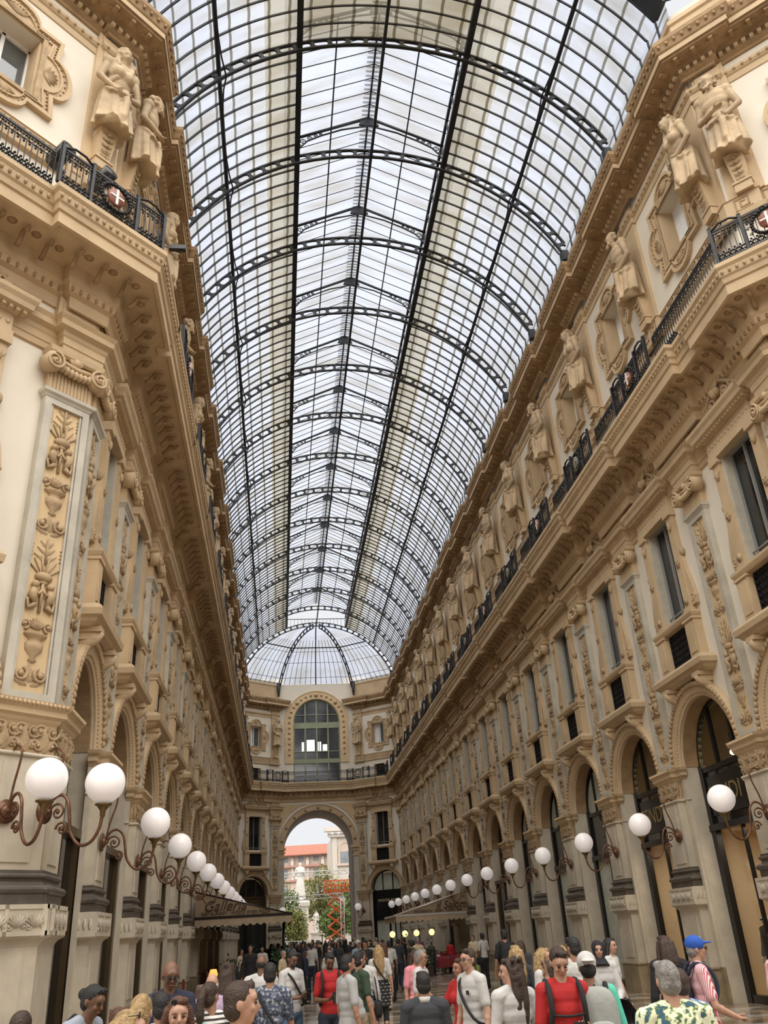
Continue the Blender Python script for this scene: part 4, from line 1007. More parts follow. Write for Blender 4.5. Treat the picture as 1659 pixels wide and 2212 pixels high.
# ------------------------------------------------------------------ iron railing of the balcony, in runs between the break-outs
def rail_mb(L, seed=0):
    m = MB(); z0 = 14.72
    m.box(-L/2, L/2, -0.04, 0.0, z0 + 1.16, z0 + 1.22); m.box(-L/2, L/2, -0.03, 0.0, z0 + 0.02, z0 + 0.06); m.box(-L/2, L/2, -0.025, -0.005, z0 + 0.95, z0 + 0.975)
    n = max(2, int(L/0.115))
    for i in range(n + 1):
        x = -L/2 + L*i/n; m.box(x - 0.009, x + 0.009, -0.03, -0.012, z0, z0 + 1.17)
    c = MB()
    for i in range(n):
        x = -L/2 + L*(i + 0.5)/n
        for dx, dz in ((-0.025, 0.10), (0.025, 0.10), (0, 0.16), (-0.03, 0.22), (0.03, 0.22), (0, 0.30)): c.sph((x + dx, -0.035, z0 + dz), 0.030, 5, 4)
        for dx, dz in ((-0.025, 1.06), (0.025, 1.06), (0, 0.92), (0, 0.84)): c.sph((x + dx, -0.035, z0 + dz), 0.027, 5, 4)
        if i % 2 == 0: c.tube([(x, -0.03, z0 + 0.95), (x + 0.05, -0.03, z0 + 1.09), (x + 0.115, -0.03, z0 + 0.95)], 0.01, 4)
    return m, c
def low(m):
    m.v = [(x, y, 14.7 + (z - 14.7)*0.75) for x, y, z in m.v]; return m
def make_rail(L):
    t = empty('iron_railing'); m, c = rail_mb(L); low(m); low(c); P(m, 'bars', M_iron, t); P(c, 'iron_flowers', M_iron, t); return t
M_shield = [mat('shield_' + n, c, 0.5, var=0.3, scale=6) for n, c in (('red', (0.34, 0.13, 0.09)), ('green', (0.22, 0.27, 0.22)))]
def make_medal_rail(ci):
    t = empty('iron_railing'); m, c = rail_mb(2.4)
    for x in (-1.18, -0.52, 0.52, 1.18): m.box(x - 0.03, x + 0.03, -0.07, 0.01, 14.7, 16.02); m.box(x - 0.05, x + 0.05, -0.03, -0.01, 14.7, 15.98); m.sph((x, -0.03, 16.05), 0.05, 6, 4)
    for a in (-1, 1): m.tube([(a*1.18, -0.03, 15.9), (a*0.95, -0.05, 16.08), (a*0.72, -0.05, 16.08), (a*0.52, -0.03, 15.94)], 0.03, 6)
    P(low(m), 'bars', M_iron, t); P(low(c), 'iron_flowers', M_iron, t)
    m = MB(); z = 15.36
    for i in range(26):
        a = 2*PI*i/26; m.sph((0.33*math.cos(a), -0.07, z + 0.42*math.sin(a)), 0.05, 6, 4)
        m.spiral((0.42*math.cos(a), -0.05, z + 0.5*math.sin(a)), 0.07, 1.1, 0.014, n=4, steps=8) if i % 2 else None
    P(low(m), 'wreath', M_iron, t)
    m = MB(); m.tube([(0, -0.05, z), (0, -0.11, z)], 1.0, 24); m.v = [(x*0.19, y, z + (zz - z)*0.27) for x, y, zz in m.v]
    P(low(m), 'shield', M_shield[ci], t)
    m = MB(); m.box(-0.025, 0.025, -0.13, -0.11, z - 0.26, z + 0.26); m.box(-0.15, 0.15, -0.13, -0.11, z - 0.02, z + 0.03); P(low(m), 'shield_cross', M_curtain if ci == 0 else M_gold, t)
    return t
RS = Rep(make_rail(B - 2*BH - 0.1)); RM = [Rep(make_medal_rail(0)), Rep(make_medal_rail(1))]
for side in (1, -1):
    rz = PI/2 if side < 0 else -PI/2; dl = BDL if side < 0 else 0
    for k, y in enumerate(PK):
        RM[k % 2].get(side*(W2 - 1.06 - dl), y, rz, 'bulging railing with painted shield, %s from the near end of the %s balcony' % (ORD[k], SN[side]), 'railing', 'balcony railings')
        if k: RS.get(side*(W2 - 0.86 - dl), y - B/2, rz, 'straight iron railing of the %s balcony just before its %s shield' % (SN[side], ORD[k]), 'railing', 'balcony railings')
    F = FOLD_L if side < 0 else FOLD_R; y0 = F - 0.4 + 0.15; y1 = PK[0] - BH
    r = make_rail(y1 - y0 - CH*0); place(r, side*(W2 - 0.86 - dl), (y0 + y1)/2, rz); tag(r, 'straight black railing between the near %s corner and the first shield' % SN[side], 'railing', 'balcony railings')
    n_ = 0.86 + dl
    q = T(side*W2, F, 0, -side*PI/4) @ Vector((side*(0.42 - n_*0.4142 + 0.3), -n_ - 0.2, 0)); RM[0].get(q.x + side*0.3, q.y - 0.3, -side*PI/4, 'railing with a round shield round the near %s corner of the balcony' % SN[side], 'railing', 'balcony railings')
    q = T(side*W2, F, 0, -side*PI/4) @ Vector((side*(4.0), -n_, 0)); r = make_rail(4.2); place(r, q.x, q.y, -side*PI/4); tag(r, 'straight railing on the slanting wall beyond the near %s corner' % SN[side], 'railing', 'balcony railings')
    q = T(side*W2, Y1, 0, -side*FA) @ Vector((-side*1.55, -0.86, 0)); r = make_rail(2.3); place(r, q.x, q.y, -side*FA); tag(r, 'iron railing on the %s flank of the end balcony' % SN[side], 'railing', 'balcony railings')
    q = T(side*W2, Y1, 0, -side*FA) @ Vector((-side*3.55, -1.06, 0)); RM[0].get(q.x, q.y, -side*FA, 'railing with shield at the %s bend of the end balcony' % SN[side], 'railing', 'balcony railings')
r = make_rail(XC*2 - 0.7); place(r, 0, YE - 0.86, 0); tag(r, 'iron railing across the middle of the end balcony above the archway', 'railing', 'balcony railings')

# ------------------------------------------------------------------ end wall: portal mouldings, great window
t = empty('portal_arch', (0, YE, 0)); tag(t, 'wide round portal moulding framing the view of the square', 'arch')
m = MB(); m.arch([(PR, 0.2), (PR, -0.06), (PR + 0.04, -0.10), (PR + 0.42, -0.10), (PR + 0.46, -0.14), (PR + 0.52, -0.14), (PR + 0.52, 0)], PS, 40); P(m, 'archivolt', M_och, t)
m = MB()
for i in range(9):
    q = PI*(i + 0.5)/9
    m.tube([(3.31*math.cos(q), -0.08, PS + 3.31*math.sin(q)), (3.31*math.cos(q), -0.14, PS + 3.31*math.sin(q))], 0.13, 12); m.sph((3.31*math.cos(q), -0.15, PS + 3.31*math.sin(q)), 0.06, 7, 4)
P(m, 'rosettes', M_och2, t)
for a in (-1, 1):
    m = MB(); x0, x1 = sorted((a*PR, a*(PR + 0.5))); m.box(x0, x1, -0.10, 0.3, 0, 8.3); P(m, 'jamb', M_pier, t)
m = MB()
for a in (-1, 1):
    x0, x1 = sorted((a*(PR - 0.10), a*(PR + 0.52)))
    for z0, z1, e in ((8.3, 8.4, 0.04), (8.75, 8.85, 0.05), (9.0, 9.2, 0.10)): m.box(x0 - e*0.5, x1 + e*0.5, -0.12 - e, 0.35, z0, z1)
    m.box(x0 + 0.1*(a > 0), x1 - 0.1*(a < 0), -0.11, 0.32, 8.4, 9.0)
P(m, 'impost', M_och, t)
m = MB()
for a in (-1, 1):
    m.prism([(a*3.5, 10.6), (a*3.5, 12.85), (a*1.0, 12.85), (a*1.7, 12.72), (a*2.6, 12.1), (a*3.2, 11.3)], -0.06, 0.0)
P(m, 'spandrel_panel', M_panel, t)
t = empty('arched_window', (0, YE, 0)); tag(t, 'great green framed arched window above the end balcony', 'window')
m = MB(); m.arch([(GW, 0.1), (GW, -0.05), (GW + 0.06, -0.08), (GW + 0.66, -0.08), (GW + 0.74, -0.13), (GW + 0.8, -0.13), (GW + 0.8, 0)], GS, 36)
for a in (-1, 1): x0, x1 = sorted((a*GW, a*(GW + 0.8))); m.box(x0, x1, -0.09, 0.05, 16.5, GS)
P(m, 'surround', M_panel, t)
m = MB(); pts = [((GW + 0.38)*math.cos(q), GS + (GW + 0.38)*math.sin(q)) for q in [PI*i/16 for i in range(17)]] + [(a*(GW + 0.38), z) for a in (-1, 1) for z in (19.8, 19.3, 18.8, 18.3, 17.8, 17.3)]
for i, (x, z) in enumerate(pts):
    r_ = 0.2 if i in (4, 8, 12) else 0.12
    m.tube([(x, -0.08, z), (x, -0.13, z)], r_, 12); m.sph((x, -0.13, z), r_*0.5, 7, 4)
P(m, 'rosettes', M_och2, t)
m = MB()
m.arch([(GW - 0.09, 0.18), (GW, 0.18), (GW, 0.3), (GW - 0.09, 0.3)], GS, 30)
for x in (-GW + 0.05, -1.08, 0, 1.08, GW - 0.05):
    z1 = GS + math.sqrt(max(0.01, (GW - 0.05)**2 - x*x)); m.box(x - 0.065, x + 0.065, 0.16, 0.3, 14.7, z1)
for z0, z1 in ((21.0, 21.06), (19.75, 20.3), (17.55, 17.62), (16.5, 16.9)): m.box(-GW, GW, 0.14, 0.3, z0, z1)
P(m, 'green_frame', M_green, t)
m = MB(); o = [(-GW, 14.7), (GW, 14.7)] + [(GW*math.cos(PI*i/24), GS + GW*math.sin(PI*i/24)) for i in range(25)]
m.prism(o, 0.27, 0.285); P(m, 'panes', mat('dark_room_glass', (0.03, 0.03, 0.032), 0.08, var=0.5, scale=1.2, spec=0.7), t)
m = MB()
for x0, x1, z0, z1 in ((-1.42, -1.2, 17.65, 18.5), (-0.95, -0.2, 17.65, 18.7), (0.08, 0.2, 17.65, 18.5), (0.26, 0.42, 17.65, 18.5), (0.55, 0.98, 17.65, 18.25)): m.box(x0, x1, 0.255, 0.268, z0, z1)
P(m, 'daylight_glow_plates', emis('painted_daylight', (1, 1, 1), 0.9), t)  # glowing plates on the panes, painted in for daylight behind them
for side in (-1, 1):
    Mx = T(side*W2, Y1, 0, -side*FA); t = empty('small_window', Mx @ Vector((-side*FW, 0, 0)), -side*FA); tag(t, 'small dark window behind the end balcony railing, on the %s' % SN[side], 'window')
    m = MB(); m.box(-0.5, 0.5, 0.3, 0.32, 14.95, 16.0); P(m, 'glass', M_dglass, t); m = MB(); ring_plate(m, rect(0, 0.62, 14.8, 16.0), rect(0, 0.5, 14.95, 15.98), -0.05, 0); P(m, 'surround', M_och, t)
# ------------------------------------------------------------------ floor and square outside
def floor_mat():
    m = bpy.data.materials.new('polished_marble_floor'); m.use_nodes = True; n = m.node_tree; L = n.links.new; b = n.nodes['Principled BSDF']
    geo = n.nodes.new('ShaderNodeNewGeometry'); br = n.nodes.new('ShaderNodeTexBrick'); br.offset = 0.5; br.inputs['Scale'].default_value = 0.42
    br.inputs['Color1'].default_value = (0.42, 0.33, 0.23, 1); br.inputs['Color2'].default_value = (0.20, 0.115, 0.07, 1); br.inputs['Mortar'].default_value = (0.50, 0.47, 0.41, 1)
    br.inputs['Mortar Size'].default_value = 0.09; br.inputs['Brick Width'].default_value = 1.3; br.inputs['Row Height'].default_value = 0.62
    no = n.nodes.new('ShaderNodeTexNoise'); no.inputs['Scale'].default_value = 1.4; no.inputs['Detail'].default_value = 6
    wv = n.nodes.new('ShaderNodeTexWave'); wv.wave_type = 'RINGS'; wv.inputs['Scale'].default_value = 0.12; wv.inputs['Distortion'].default_value = 1.0
    rp = n.nodes.new('ShaderNodeValToRGB'); rp.color_ramp.elements[0].position = 0.44; rp.color_ramp.elements[1].position = 0.52
    rp.color_ramp.elements[0].color = (0.20, 0.17, 0.14, 1); rp.color_ramp.elements[1].color = (1, 1, 1, 1)
    mx = n.nodes.new('ShaderNodeMix'); mx.data_type = 'RGBA'; mx.blend_type = 'MULTIPLY'; mx.inputs[0].default_value = 0.6
    L(geo.outputs['Position'], br.inputs['Vector']); L(geo.outputs['Position'], no.inputs['Vector']); L(geo.outputs['Position'], wv.inputs['Vector'])
    L(no.outputs['Fac'], rp.inputs['Fac']); L(br.outputs['Color'], mx.inputs[6]); L(rp.outputs['Color'], mx.inputs[7]); L(mx.outputs[2], b.inputs['Base Color'])
    b.inputs['Roughness'].default_value = 0.16; b.inputs['Specular IOR Level'].default_value = 0.6
    return m
m = MB(); m.box(-24, 24, -16, 86.4, -0.3, 0); tag(m.build('floor', floor_mat()), kind='structure')
m = MB(); m.box(-80, 80, 86.4, 240, -0.3, 0.0); tag(m.build('ground', mat('paving_stone', (0.42, 0.38, 0.33), 0.7, var=0.15)), kind='structure')
# ------------------------------------------------------------------ iron and glass vault
A0 = math.asin(W2/RU)            # half angle of the vault at the springing
AL = math.asin(2.85/RU); AP = math.asin(5.5/RU)
def vp(r, a, y): return (r*math.sin(a), y, ZC + r*math.cos(a))
def rib_web(mb, a0, a1, n, ri, ro, y0, y1):
    """plate between the two chords with star-like openings: cross struts with notched feet"""
    for i in range(n + 1):
        a = a0 + (a1 - a0)*i/n; t = Vector((math.cos(a), 0, -math.sin(a))); r = Vector((math.sin(a), 0, math.cos(a)))
        def q(dr, dt, y): p = r*dr + t*dt; return (p.x, y, ZC + p.z)
        pr = [(ri, .13), (ri + .05, .13), (ri + .06, .07), (ri + .13, .07), (ri + .15, .03), (ro - .15, .03), (ro - .13, .07), (ro - .06, .07), (ro - .05, .13), (ro, .13)]
        pts = [(d, -w) for d, w in pr] + [(d, w) for d, w in reversed(pr)]
        v = [q(d, w, y0) for d, w in pts] + [q(d, w, y1) for d, w in pts]; k = len(pts); h = len(pr)
        f = [(j, (j+1) % k, (j+1) % k + k, j + k) for j in range(k)]
        for j in range(h - 1): f += [(j, j+1, k-2-j, k-1-j), (k + k-1-j, k + k-2-j, k + j+1, k + j)]
        mb.add(v, f)
def arc_strip(mb, r0, r1, a0, a1, y0, y1, n=40):
    v = []
    for i in range(n + 1):
        a = a0 + (a1 - a0)*i/n; v += [vp(r0, a, y0), vp(r0, a, y1), vp(r1, a, y1), vp(r1, a, y0)]
    f = [(i*4 + j, i*4 + (j+1) % 4, i*4 + 4 + (j+1) % 4, i*4 + 4 + j) for i in range(n) for j in range(4)]
    mb.add(v, f + [(0, 1, 2, 3), (n*4 + 3, n*4 + 2, n*4 + 1, n*4)])
RI, RO = RL, RU - 0.02
def make_rib():
    t = empty('roof_rib'); a = math.asin(7.0/RI)
    m = MB(); arc_strip(m, RI, RI + 0.06, -a, a, -0.055, 0.055); P(m, 'lower_chord', M_roofiron, t)
    m = MB(); arc_strip(m, RO - 0.06, RO, -A0, A0, -0.055, 0.055); P(m, 'upper_chord', M_roofiron, t)
    m = MB(); rib_web(m, -A0, A0, 28, RI + 0.05, RO - 0.05, -0.035, 0.035); P(m, 'notched_web', M_roofiron, t)
    m = MB()
    for s in (-1, 1): m.box(min(s*6.92, s*7.17), max(s*6.92, s*7.17), -0.12, 0.12, 23.85, 24.3)
    P(m, 'foot', M_roofiron, t); return t
rib = Rep(make_rib())
for k, y in enumerate(PK): rib.get(0, y, 0, '%s dark iron arch rib of the glass vault, counted from the near end' % ORD[k], 'roof rib', 'iron ribs of the vault')
# big arch where the arm opens into the octagon, with square pierced panels
t = empty('roof_rib', (0, 13.5, 0)); tag(t, 'deep iron arch with square pierced panels where the arcade meets the octagon', 'roof rib')
m = MB(); arc_strip(m, 7.55, 7.7, -1.15, 1.15, -0.3, 0.3); arc_strip(m, 8.75, 8.9, -1.05, 1.05, -0.3, 0.3); P(m, 'chords', M_roofiron, t)
m = MB()
for i in range(26):
    a = -1.1 + 2.2*i/25; m.tube([vp(7.65, a, 0), vp(8.8, a, 0)], 0.09, 4)
    if i < 25:
        a += 0.044
        for r_ in (7.9, 8.3): m.sph(vp(r_, a, 0), 0.12, 6, 4)
        m.tube([vp(7.7, a - 0.03, 0), vp(8.75, a + 0.03, 0)], 0.03, 4); m.tube([vp(7.7, a + 0.03, 0), vp(8.75, a - 0.03, 0)], 0.03, 4)
P(m, 'pierced_panels', M_roofiron, t)
# glazing of one bay: curved skin of panes and its thin transverse bars
def glaze(top_closed, L=B):
    t = empty('roof_glazing'); m = MB(); n = 22
    for s in ((-1, 1) if not top_closed else (0,)):
        a0, a1 = (AL, A0) if s else (-A0, A0)
        if s < 0: a0, a1 = -A0, -AL
        k = n if s else 2*n; v = []
        for i in range(k + 1):
            a = a0 + (a1 - a0)*i/k; v += [vp(RU, a, 0), vp(RU, a, L)]
        m.add(v, [(2*i, 2*i+1, 2*i+3, 2*i+2) for i in range(k)], True)
    for s in (-1, 1): m.add([(s*W2, 0, ZC + RU*math.cos(A0)), (s*W2, L, ZC + RU*math.cos(A0)), (s*W2, L, 23.9), (s*W2, 0, 23.9)], [(0, 1, 2, 3)])
    P(m, 'glass_panes', M_sky2 if top_closed else M_sky1, t)
    m = MB()
    for i in range(1, 8):
        y = L*i/8
        for s in ((-1, 1) if not top_closed else (0,)):
            a0, a1 = (AL, A0) if s > 0 else ((-A0, -AL) if s < 0 else (-A0, A0)); arc_strip(m, RU - 0.10, RU - 0.03, a0, a1, y - 0.022, y + 0.022, 14 if s else 36)
    for i in range(1, 8):
        for s in (-1, 1): x0, x1 = sorted((s*(W2 - 0.06), s*(W2 - 0.01))); m.box(x0, x1, L*i/8 - 0.022, L*i/8 + 0.022, 23.9, ZC + RU*math.cos(A0))
    P(m, 'glazing_bars', M_roofiron, t); return t
gl = Rep(glaze(False))
for k, y in enumerate(PK[:-1]): gl.get(0, y, 0, 'curved panes between roof ribs %s and %s from the near end' % (ORD[k], ORD[k+1]), 'roof glazing', 'glass bays of the vault')
t = glaze(True, PK[0] - 13.5); place(t, 0, 13.5, 0); tag(t, 'beige stained roof panes nearest the camera, before the first rib', 'roof glazing', 'glass bays of the vault')
# long members
for x, nm in ((-5.5, 'left'), (5.5, 'right')):
    t = empty('roof_purlin', (x, 45, 26.8)); tag(t, 'long dark purlin halfway up the %s side of the glass vault, trussed between ribs' % nm, 'roof purlin')
    a = math.asin(x/RU); m = MB(); r_ = RU - 0.06; y0, y1 = 13.5 - 45, PK[-1] - 45
    px, pz = r_*math.sin(a) - x, ZC + r_*math.cos(a) - 26.8; m.tube([(px, y0, pz), (px, y1, pz)], 0.075, 6, smooth=False); P(m, 'top_bar', M_roofiron, t)
    m = MB()
    for k in range(-1, NB - 1):
        ya = P0 + B*k - 45
        pts = []
        for i in range(9):
            tt = i/8; rr = RI + (RO - RI - 0.08)*math.sin(PI*tt)**0.6; pts.append((rr*math.sin(a) - x, ya + B*tt, ZC + rr*math.cos(a) - 26.8))
        m.tube(pts, 0.028, 5)
        for tt in (0.18, 0.82):
            rr = RI + 0.28; m.tube([(rr*math.sin(a) - x, ya + B*tt, ZC + rr*math.cos(a) - 26.8), (px, ya + B*tt, pz)], 0.02, 4)
    P(m, 'bowed_ties', M_roofiron, t)
for x, nm in ((-2.85, 'left'), (2.85, 'right')):
    t = empty('lantern_kerb', (x, 45, 28.6)); tag(t, 'heavy dark beam along the %s edge of the raised roof lantern' % nm, 'roof beam')
    m = MB(); m.box(-0.10, 0.10, 13.5 - 45, PK[-1] - 45, -0.02, 0.16); m.box(-0.05, 0.05, PK[0] - 45, PK[-1] - 45, 1.0, 1.12); P(m, 'beam', M_roofiron, t)
    m = MB()
    for k in range((NB - 1)*4 + 1): y = PK[0] + k*B/4 - 45; m.box(-0.03, 0.03, y - 0.025, y + 0.025, 0.1, 1.05)
    P(m, 'post_row', M_roofiron, t)
t = empty('ridge_tie', (0, 45, 28.85)); tag(t, 'long dark bar running under the crown of the vault', 'roof beam')
m = MB(); m.box(-0.05, 0.05, 13.5 - 45, PK[-1] - 45, -0.05, 0.1); P(m, 'bar', M_roofiron, t)
# lantern: pitched glass roof, bars, and a truss with pierced spandrels over each rib
def make_lantern():
    t = empty('roof_lantern'); m = MB(); ze, zr = 29.72, 31.15
    for s in (-1, 1): m.add([(s*2.95, 0, ze), (s*2.95, B, ze), (0, B, zr), (0, 0, zr)], [(0, 1, 2, 3)])
    P(m, 'glass_panes', M_lant, t); m = MB()
    for i in range(8):
        y = B*i/8
        for s in (-1, 1): m.tube([(s*2.95, y, ze - 0.04), (0, y, zr - 0.04)], 0.022, 4)
    for x in (-1.5, 1.5): m.tube([(x, 0, ze + (zr - ze)*0.5 - 0.05), (x, B, ze + (zr - ze)*0.5 - 0.05)], 0.03, 4)
    m.tube([(0, 0, zr - 0.05), (0, B, zr - 0.05)], 0.04, 4); P(m, 'glazing_bars', M_roofiron, t)
    m = MB()
    for i in range(24): m.box(-0.26, 0.26, B*i/24, B*i/24 + 0.09, zr + 0.12, zr + 0.15)
    P(m, 'ridge_ventilator', mat('grey_metal_vent', (0.42, 0.42, 0.43), 0.5, var=0), t)
    return t
M_lant = roof_glass('lantern_glass', False, False, False)
lan = Rep(make_lantern())
def make_truss():
    t = empty('lantern_truss'); ze, zr = 29.66, 31.05; m = MB()
    for s in (-1, 1):
        m.tube([(s*2.9, 0, ze), (0, 0, zr)], 0.055, 5)
        pts = [(s*2.88, 0, 28.75), (s*2.75, 0, 29.15), (s*2.45, 0, 29.55), (s*1.9, 0, 29.9), (s*1.1, 0, 30.3), (0, 0, 30.62)]; m.tube(pts, 0.035, 5); m.tube([(s*2.88, 0, 28.7), (s*2.88, 0, ze)], 0.05, 5)
    P(m, 'rafters', M_roofiron, t); m = MB()
    for s in (-1, 1):
        for x, z, r_ in ((2.62, 29.52, 0.11), (2.35, 29.72, 0.09), (2.12, 29.87, 0.07), (2.74, 29.25, 0.07), (1.92, 29.98, 0.055)):
            m.tube([(s*x + r_*math.cos(q), 0, z + r_*math.sin(q)) for q in [2*PI*i/10 for i in range(11)]], 0.022, 4); m.tube([(s*x - r_, 0, z), (s*x + r_, 0, z)], 0.012, 4); m.tube([(s*x, 0, z - r_), (s*x, 0, z + r_)], 0.012, 4)
    m.prism([(-0.4, 30.62), (0.4, 30.62), (0.3, 30.95), (0, 31.05), (-0.3, 30.95)], -0.03, 0.03); P(m, 'pierced_spandrels', M_roofiron, t); return t
trs = Rep(make_truss())
for k, y in enumerate(PK[:-1]):
    lan.get(0, y, 0, 'raised glass lantern roof over the %s bay of the vault' % ORD[k], 'roof lantern', 'lantern sections')
    trs.get(0, y + 0.02, 0, 'pointed iron lantern truss with pierced corner brackets above the %s rib' % ORD[k], 'roof truss', 'lantern trusses')
# end of the vault: hipped glass
def hipz(u): return 24.05 + (ZC + RU - 24.05) * (math.sqrt(RU**2 - (W2*u)**2) - math.sqrt(RU**2 - W2**2)) / (RU - math.sqrt(RU**2 - W2**2))
t = empty('hipped_glazing', (0, PK[-1], 0)); tag(t, 'half dome of glass closing the far end of the vault above the arched window', 'roof glazing')
base = [(-W2, 0), (-W2, Y1 - PK[-1]), (-XC, YE - PK[-1]), (XC, YE - PK[-1]), (W2, Y1 - PK[-1]), (W2, 0)]
pp = []
for a, b_2 in zip(base[:-1], base[1:]):
    nseg = 14 if abs(a[0] - b_2[0]) > 5 else (8 if abs(a[0] - b_2[0]) > 1 else 1)
    for i in range(nseg): pp.append((a[0] + (b_2[0]-a[0])*i/nseg, a[1] + (b_2[1]-a[1])*i/nseg))
pp.append(base[-1]); nu = 12; m = MB(); br = MB(); v = []
for x, y in pp:
    for j in range(nu + 1): u = 1 - j/nu; v.append((x*u, y*u, hipz(u)))
m.add(v, [(i*(nu+1) + j, i*(nu+1) + j+1, (i+1)*(nu+1) + j+1, (i+1)*(nu+1) + j) for i in range(len(pp)-1) for j in range(nu)], True)
def hip_glass():
    mm = roof_glass('hip_glass', False, False, False); return mm
P(m, 'glass_panes', hip_glass(), t)
for i, (x, y) in enumerate(pp):
    if i % 1 == 0: br.tube([(x*u, y*u, hipz(u) - 0.05) for u in (1, .9, .8, .7, .55)], 0.022, 4)
for u in (0.96, 0.84, 0.72): br.tube([(x*u, y*u, hipz(u) - 0.05) for x, y in pp], 0.02, 4)
br.tube([(x*0.66, y*0.66, hipz(0.66) - 0.1) for x, y in pp], 0.06, 5); P(br, 'glazing_bars', M_roofiron, t)
for s in (-1, 1):
    m = MB(); pts = [(1 - i/12) for i in range(12)]
    m.tube([(s*XC*u, (YE - PK[-1])*u, hipz(u) - 0.08) for u in pts], 0.06, 5); m.tube([(s*XC*u*0.97, (YE - PK[-1])*u*0.97, hipz(u) - 0.48) for u in pts], 0.06, 5)
    for u in pts: m.tube([(s*XC*u, (YE - PK[-1])*u, hipz(u) - 0.08), (s*XC*u*0.97, (YE - PK[-1])*u*0.97, hipz(u) - 0.48)], 0.07, 5)
    m.tube([(s*XC, YE - PK[-1] - 0.1, 24.1), (s*XC, YE - PK[-1] - 0.5, 22.7)], [0.22, 0.08], 5); P(m, 'hip_rib', M_roofiron, t)
m = MB(); m.tube([(0, (YE - PK[-1])*u, hipz(u) - 0.1) for u in [1 - i/10 for i in range(11)]], 0.06, 5); P(m, 'centre_rib', M_roofiron, t)
m = MB()
for x in [(-2.8 + 0.35*i) for i in range(17)]: m.box(x - 0.015, x + 0.015, 0.5, 0.53, 28.9, 29.75)
m.box(-2.85, 2.85, 0.49, 0.54, 29.7, 29.76); P(m, 'guard_rail', M_roofiron, t)
# ------------------------------------------------------------------ the square beyond the portal
M_far = mat('pale_pink_stone', (0.50, 0.395, 0.33), 0.8, var=0.06); M_far2 = mat('pale_cream_stone', (0.52, 0.47, 0.41), 0.8, var=0.05)
M_tile = mat('red_roof_tiles', (0.40, 0.15, 0.095), 0.8, var=0.3, scale=6, bump=0.4, bscale=12); M_fwin = mat('grey_shutters', (0.22, 0.24, 0.26), 0.5, var=0.2)
t = empty('palace', (-3, 150, 0)); t.rotation_euler = (0, 0, math.radians(-8)); tag(t, 'long pale pink palace with a red tiled roof seen across the square', 'building')
m = MB(); m.box(-14, 9.2, 0, 12, 0, 14.3); P(m, 'wall', M_far, t)
m = MB(); m.box(-14.3, 9.2, -0.7, 0.3, 12.35, 12.65); m.box(-14.3, 9.2, -0.4, 0.2, 10.2, 10.45); m.box(-14.3, 9.2, -0.3, 0.2, 14.1, 14.3)
P(m, 'cornice', mat('dusty_red_cornice', (0.36, 0.20, 0.15), 0.8, var=0.1), t)
m = MB(); m.add([(-14.5, -1.2, 14.25), (9.3, -1.2, 14.25), (9.3, 6, 16.3), (-14.5, 6, 16.3)], [(0, 1, 2, 3)]); m.box(-14.5, 9.3, -1.2, -0.9, 14.1, 14.25); P(m, 'tiled_roof', M_tile, t)
for i in range(9):
    x = -12 + i*2.5
    for z0, z1 in ((13.2, 13.95), (10.75, 12.1), (7.6, 9.4)):
        m = MB(); m.box(x - 0.42, x + 0.42, -0.04, 0.02, z0, z1); P(m, 'window', M_fwin, t)
    m = MB(); m.box(x + 0.95, x + 1.35, -0.25, 0, 10.45, 12.35); m.box(x + 0.9, x + 1.4, -0.6, 0, 12.65, 13.4); m.sph((x + 1.15, -0.3, 13.6), 0.26, 8, 6); P(m, 'pilaster_strip', M_far2, t)
t = empty('corner_palace', (3.6, 124, 0)); tag(t, 'tall cream corner palace with a deep cornice, right side of the square', 'building')
m = MB(); m.box(0, 14, 0, 12, 0, 14.2); P(m, 'wall', M_far2, t)
m = MB(); m.box(-0.5, 14, -0.5, 0, 14.2, 14.6); m.box(-1.0, 14, -1.0, 0, 14.9, 15.4); m.box(-0.2, 14, -0.2, 0, 14.1, 14.25)
for i in range(14): m.box(-0.5 + i*0.9, -0.1 + i*0.9, -0.85, 0, 14.6, 14.9)
P(m, 'deep_cornice', M_far2, t)
m = MB(); m.box(0.1, 0.75, -0.2, 0, 0, 14.1); m.box(3.3, 4.3, -0.2, 0, 0, 14.1); P(m, 'corner_pier', M_far2, t)
m = MB(); m.arch([(0.72, -0.12), (1.0, -0.12), (1.0, 0), (0.72, 0)], 12.7, 16, xc=1.9); m.box(0.9, 1.18, -0.12, 0, 10.8, 12.7); m.box(2.62, 2.9, -0.12, 0, 10.8, 12.7); m.box(0.7, 3.1, -0.3, 0, 10.5, 10.8); P(m, 'window_surround', M_far, t)
m = MB(); m.box(1.18, 2.62, -0.03, 0.02, 10.8, 12.3); P(m, 'window', M_fwin, t)
m = MB(); m.prism([(2.62, 12.3)] + [(1.9 + 0.72*math.cos(PI*i/10), 12.7 + 0.72*math.sin(PI*i/10)) for i in range(11)] + [(1.18, 12.3)], -0.04, 0); P(m, 'blind_arch', M_far, t)
M_leafs = [mat('green_foliage_' + n, c, 0.8, var=0.5, scale=1.5) for n, c in (('dark', (0.13, 0.20, 0.055)), ('olive', (0.30, 0.31, 0.09)), ('mid', (0.19, 0.27, 0.07)))]
M_bark = mat('grey_bark', (0.16, 0.12, 0.08), 0.9, var=0.3)
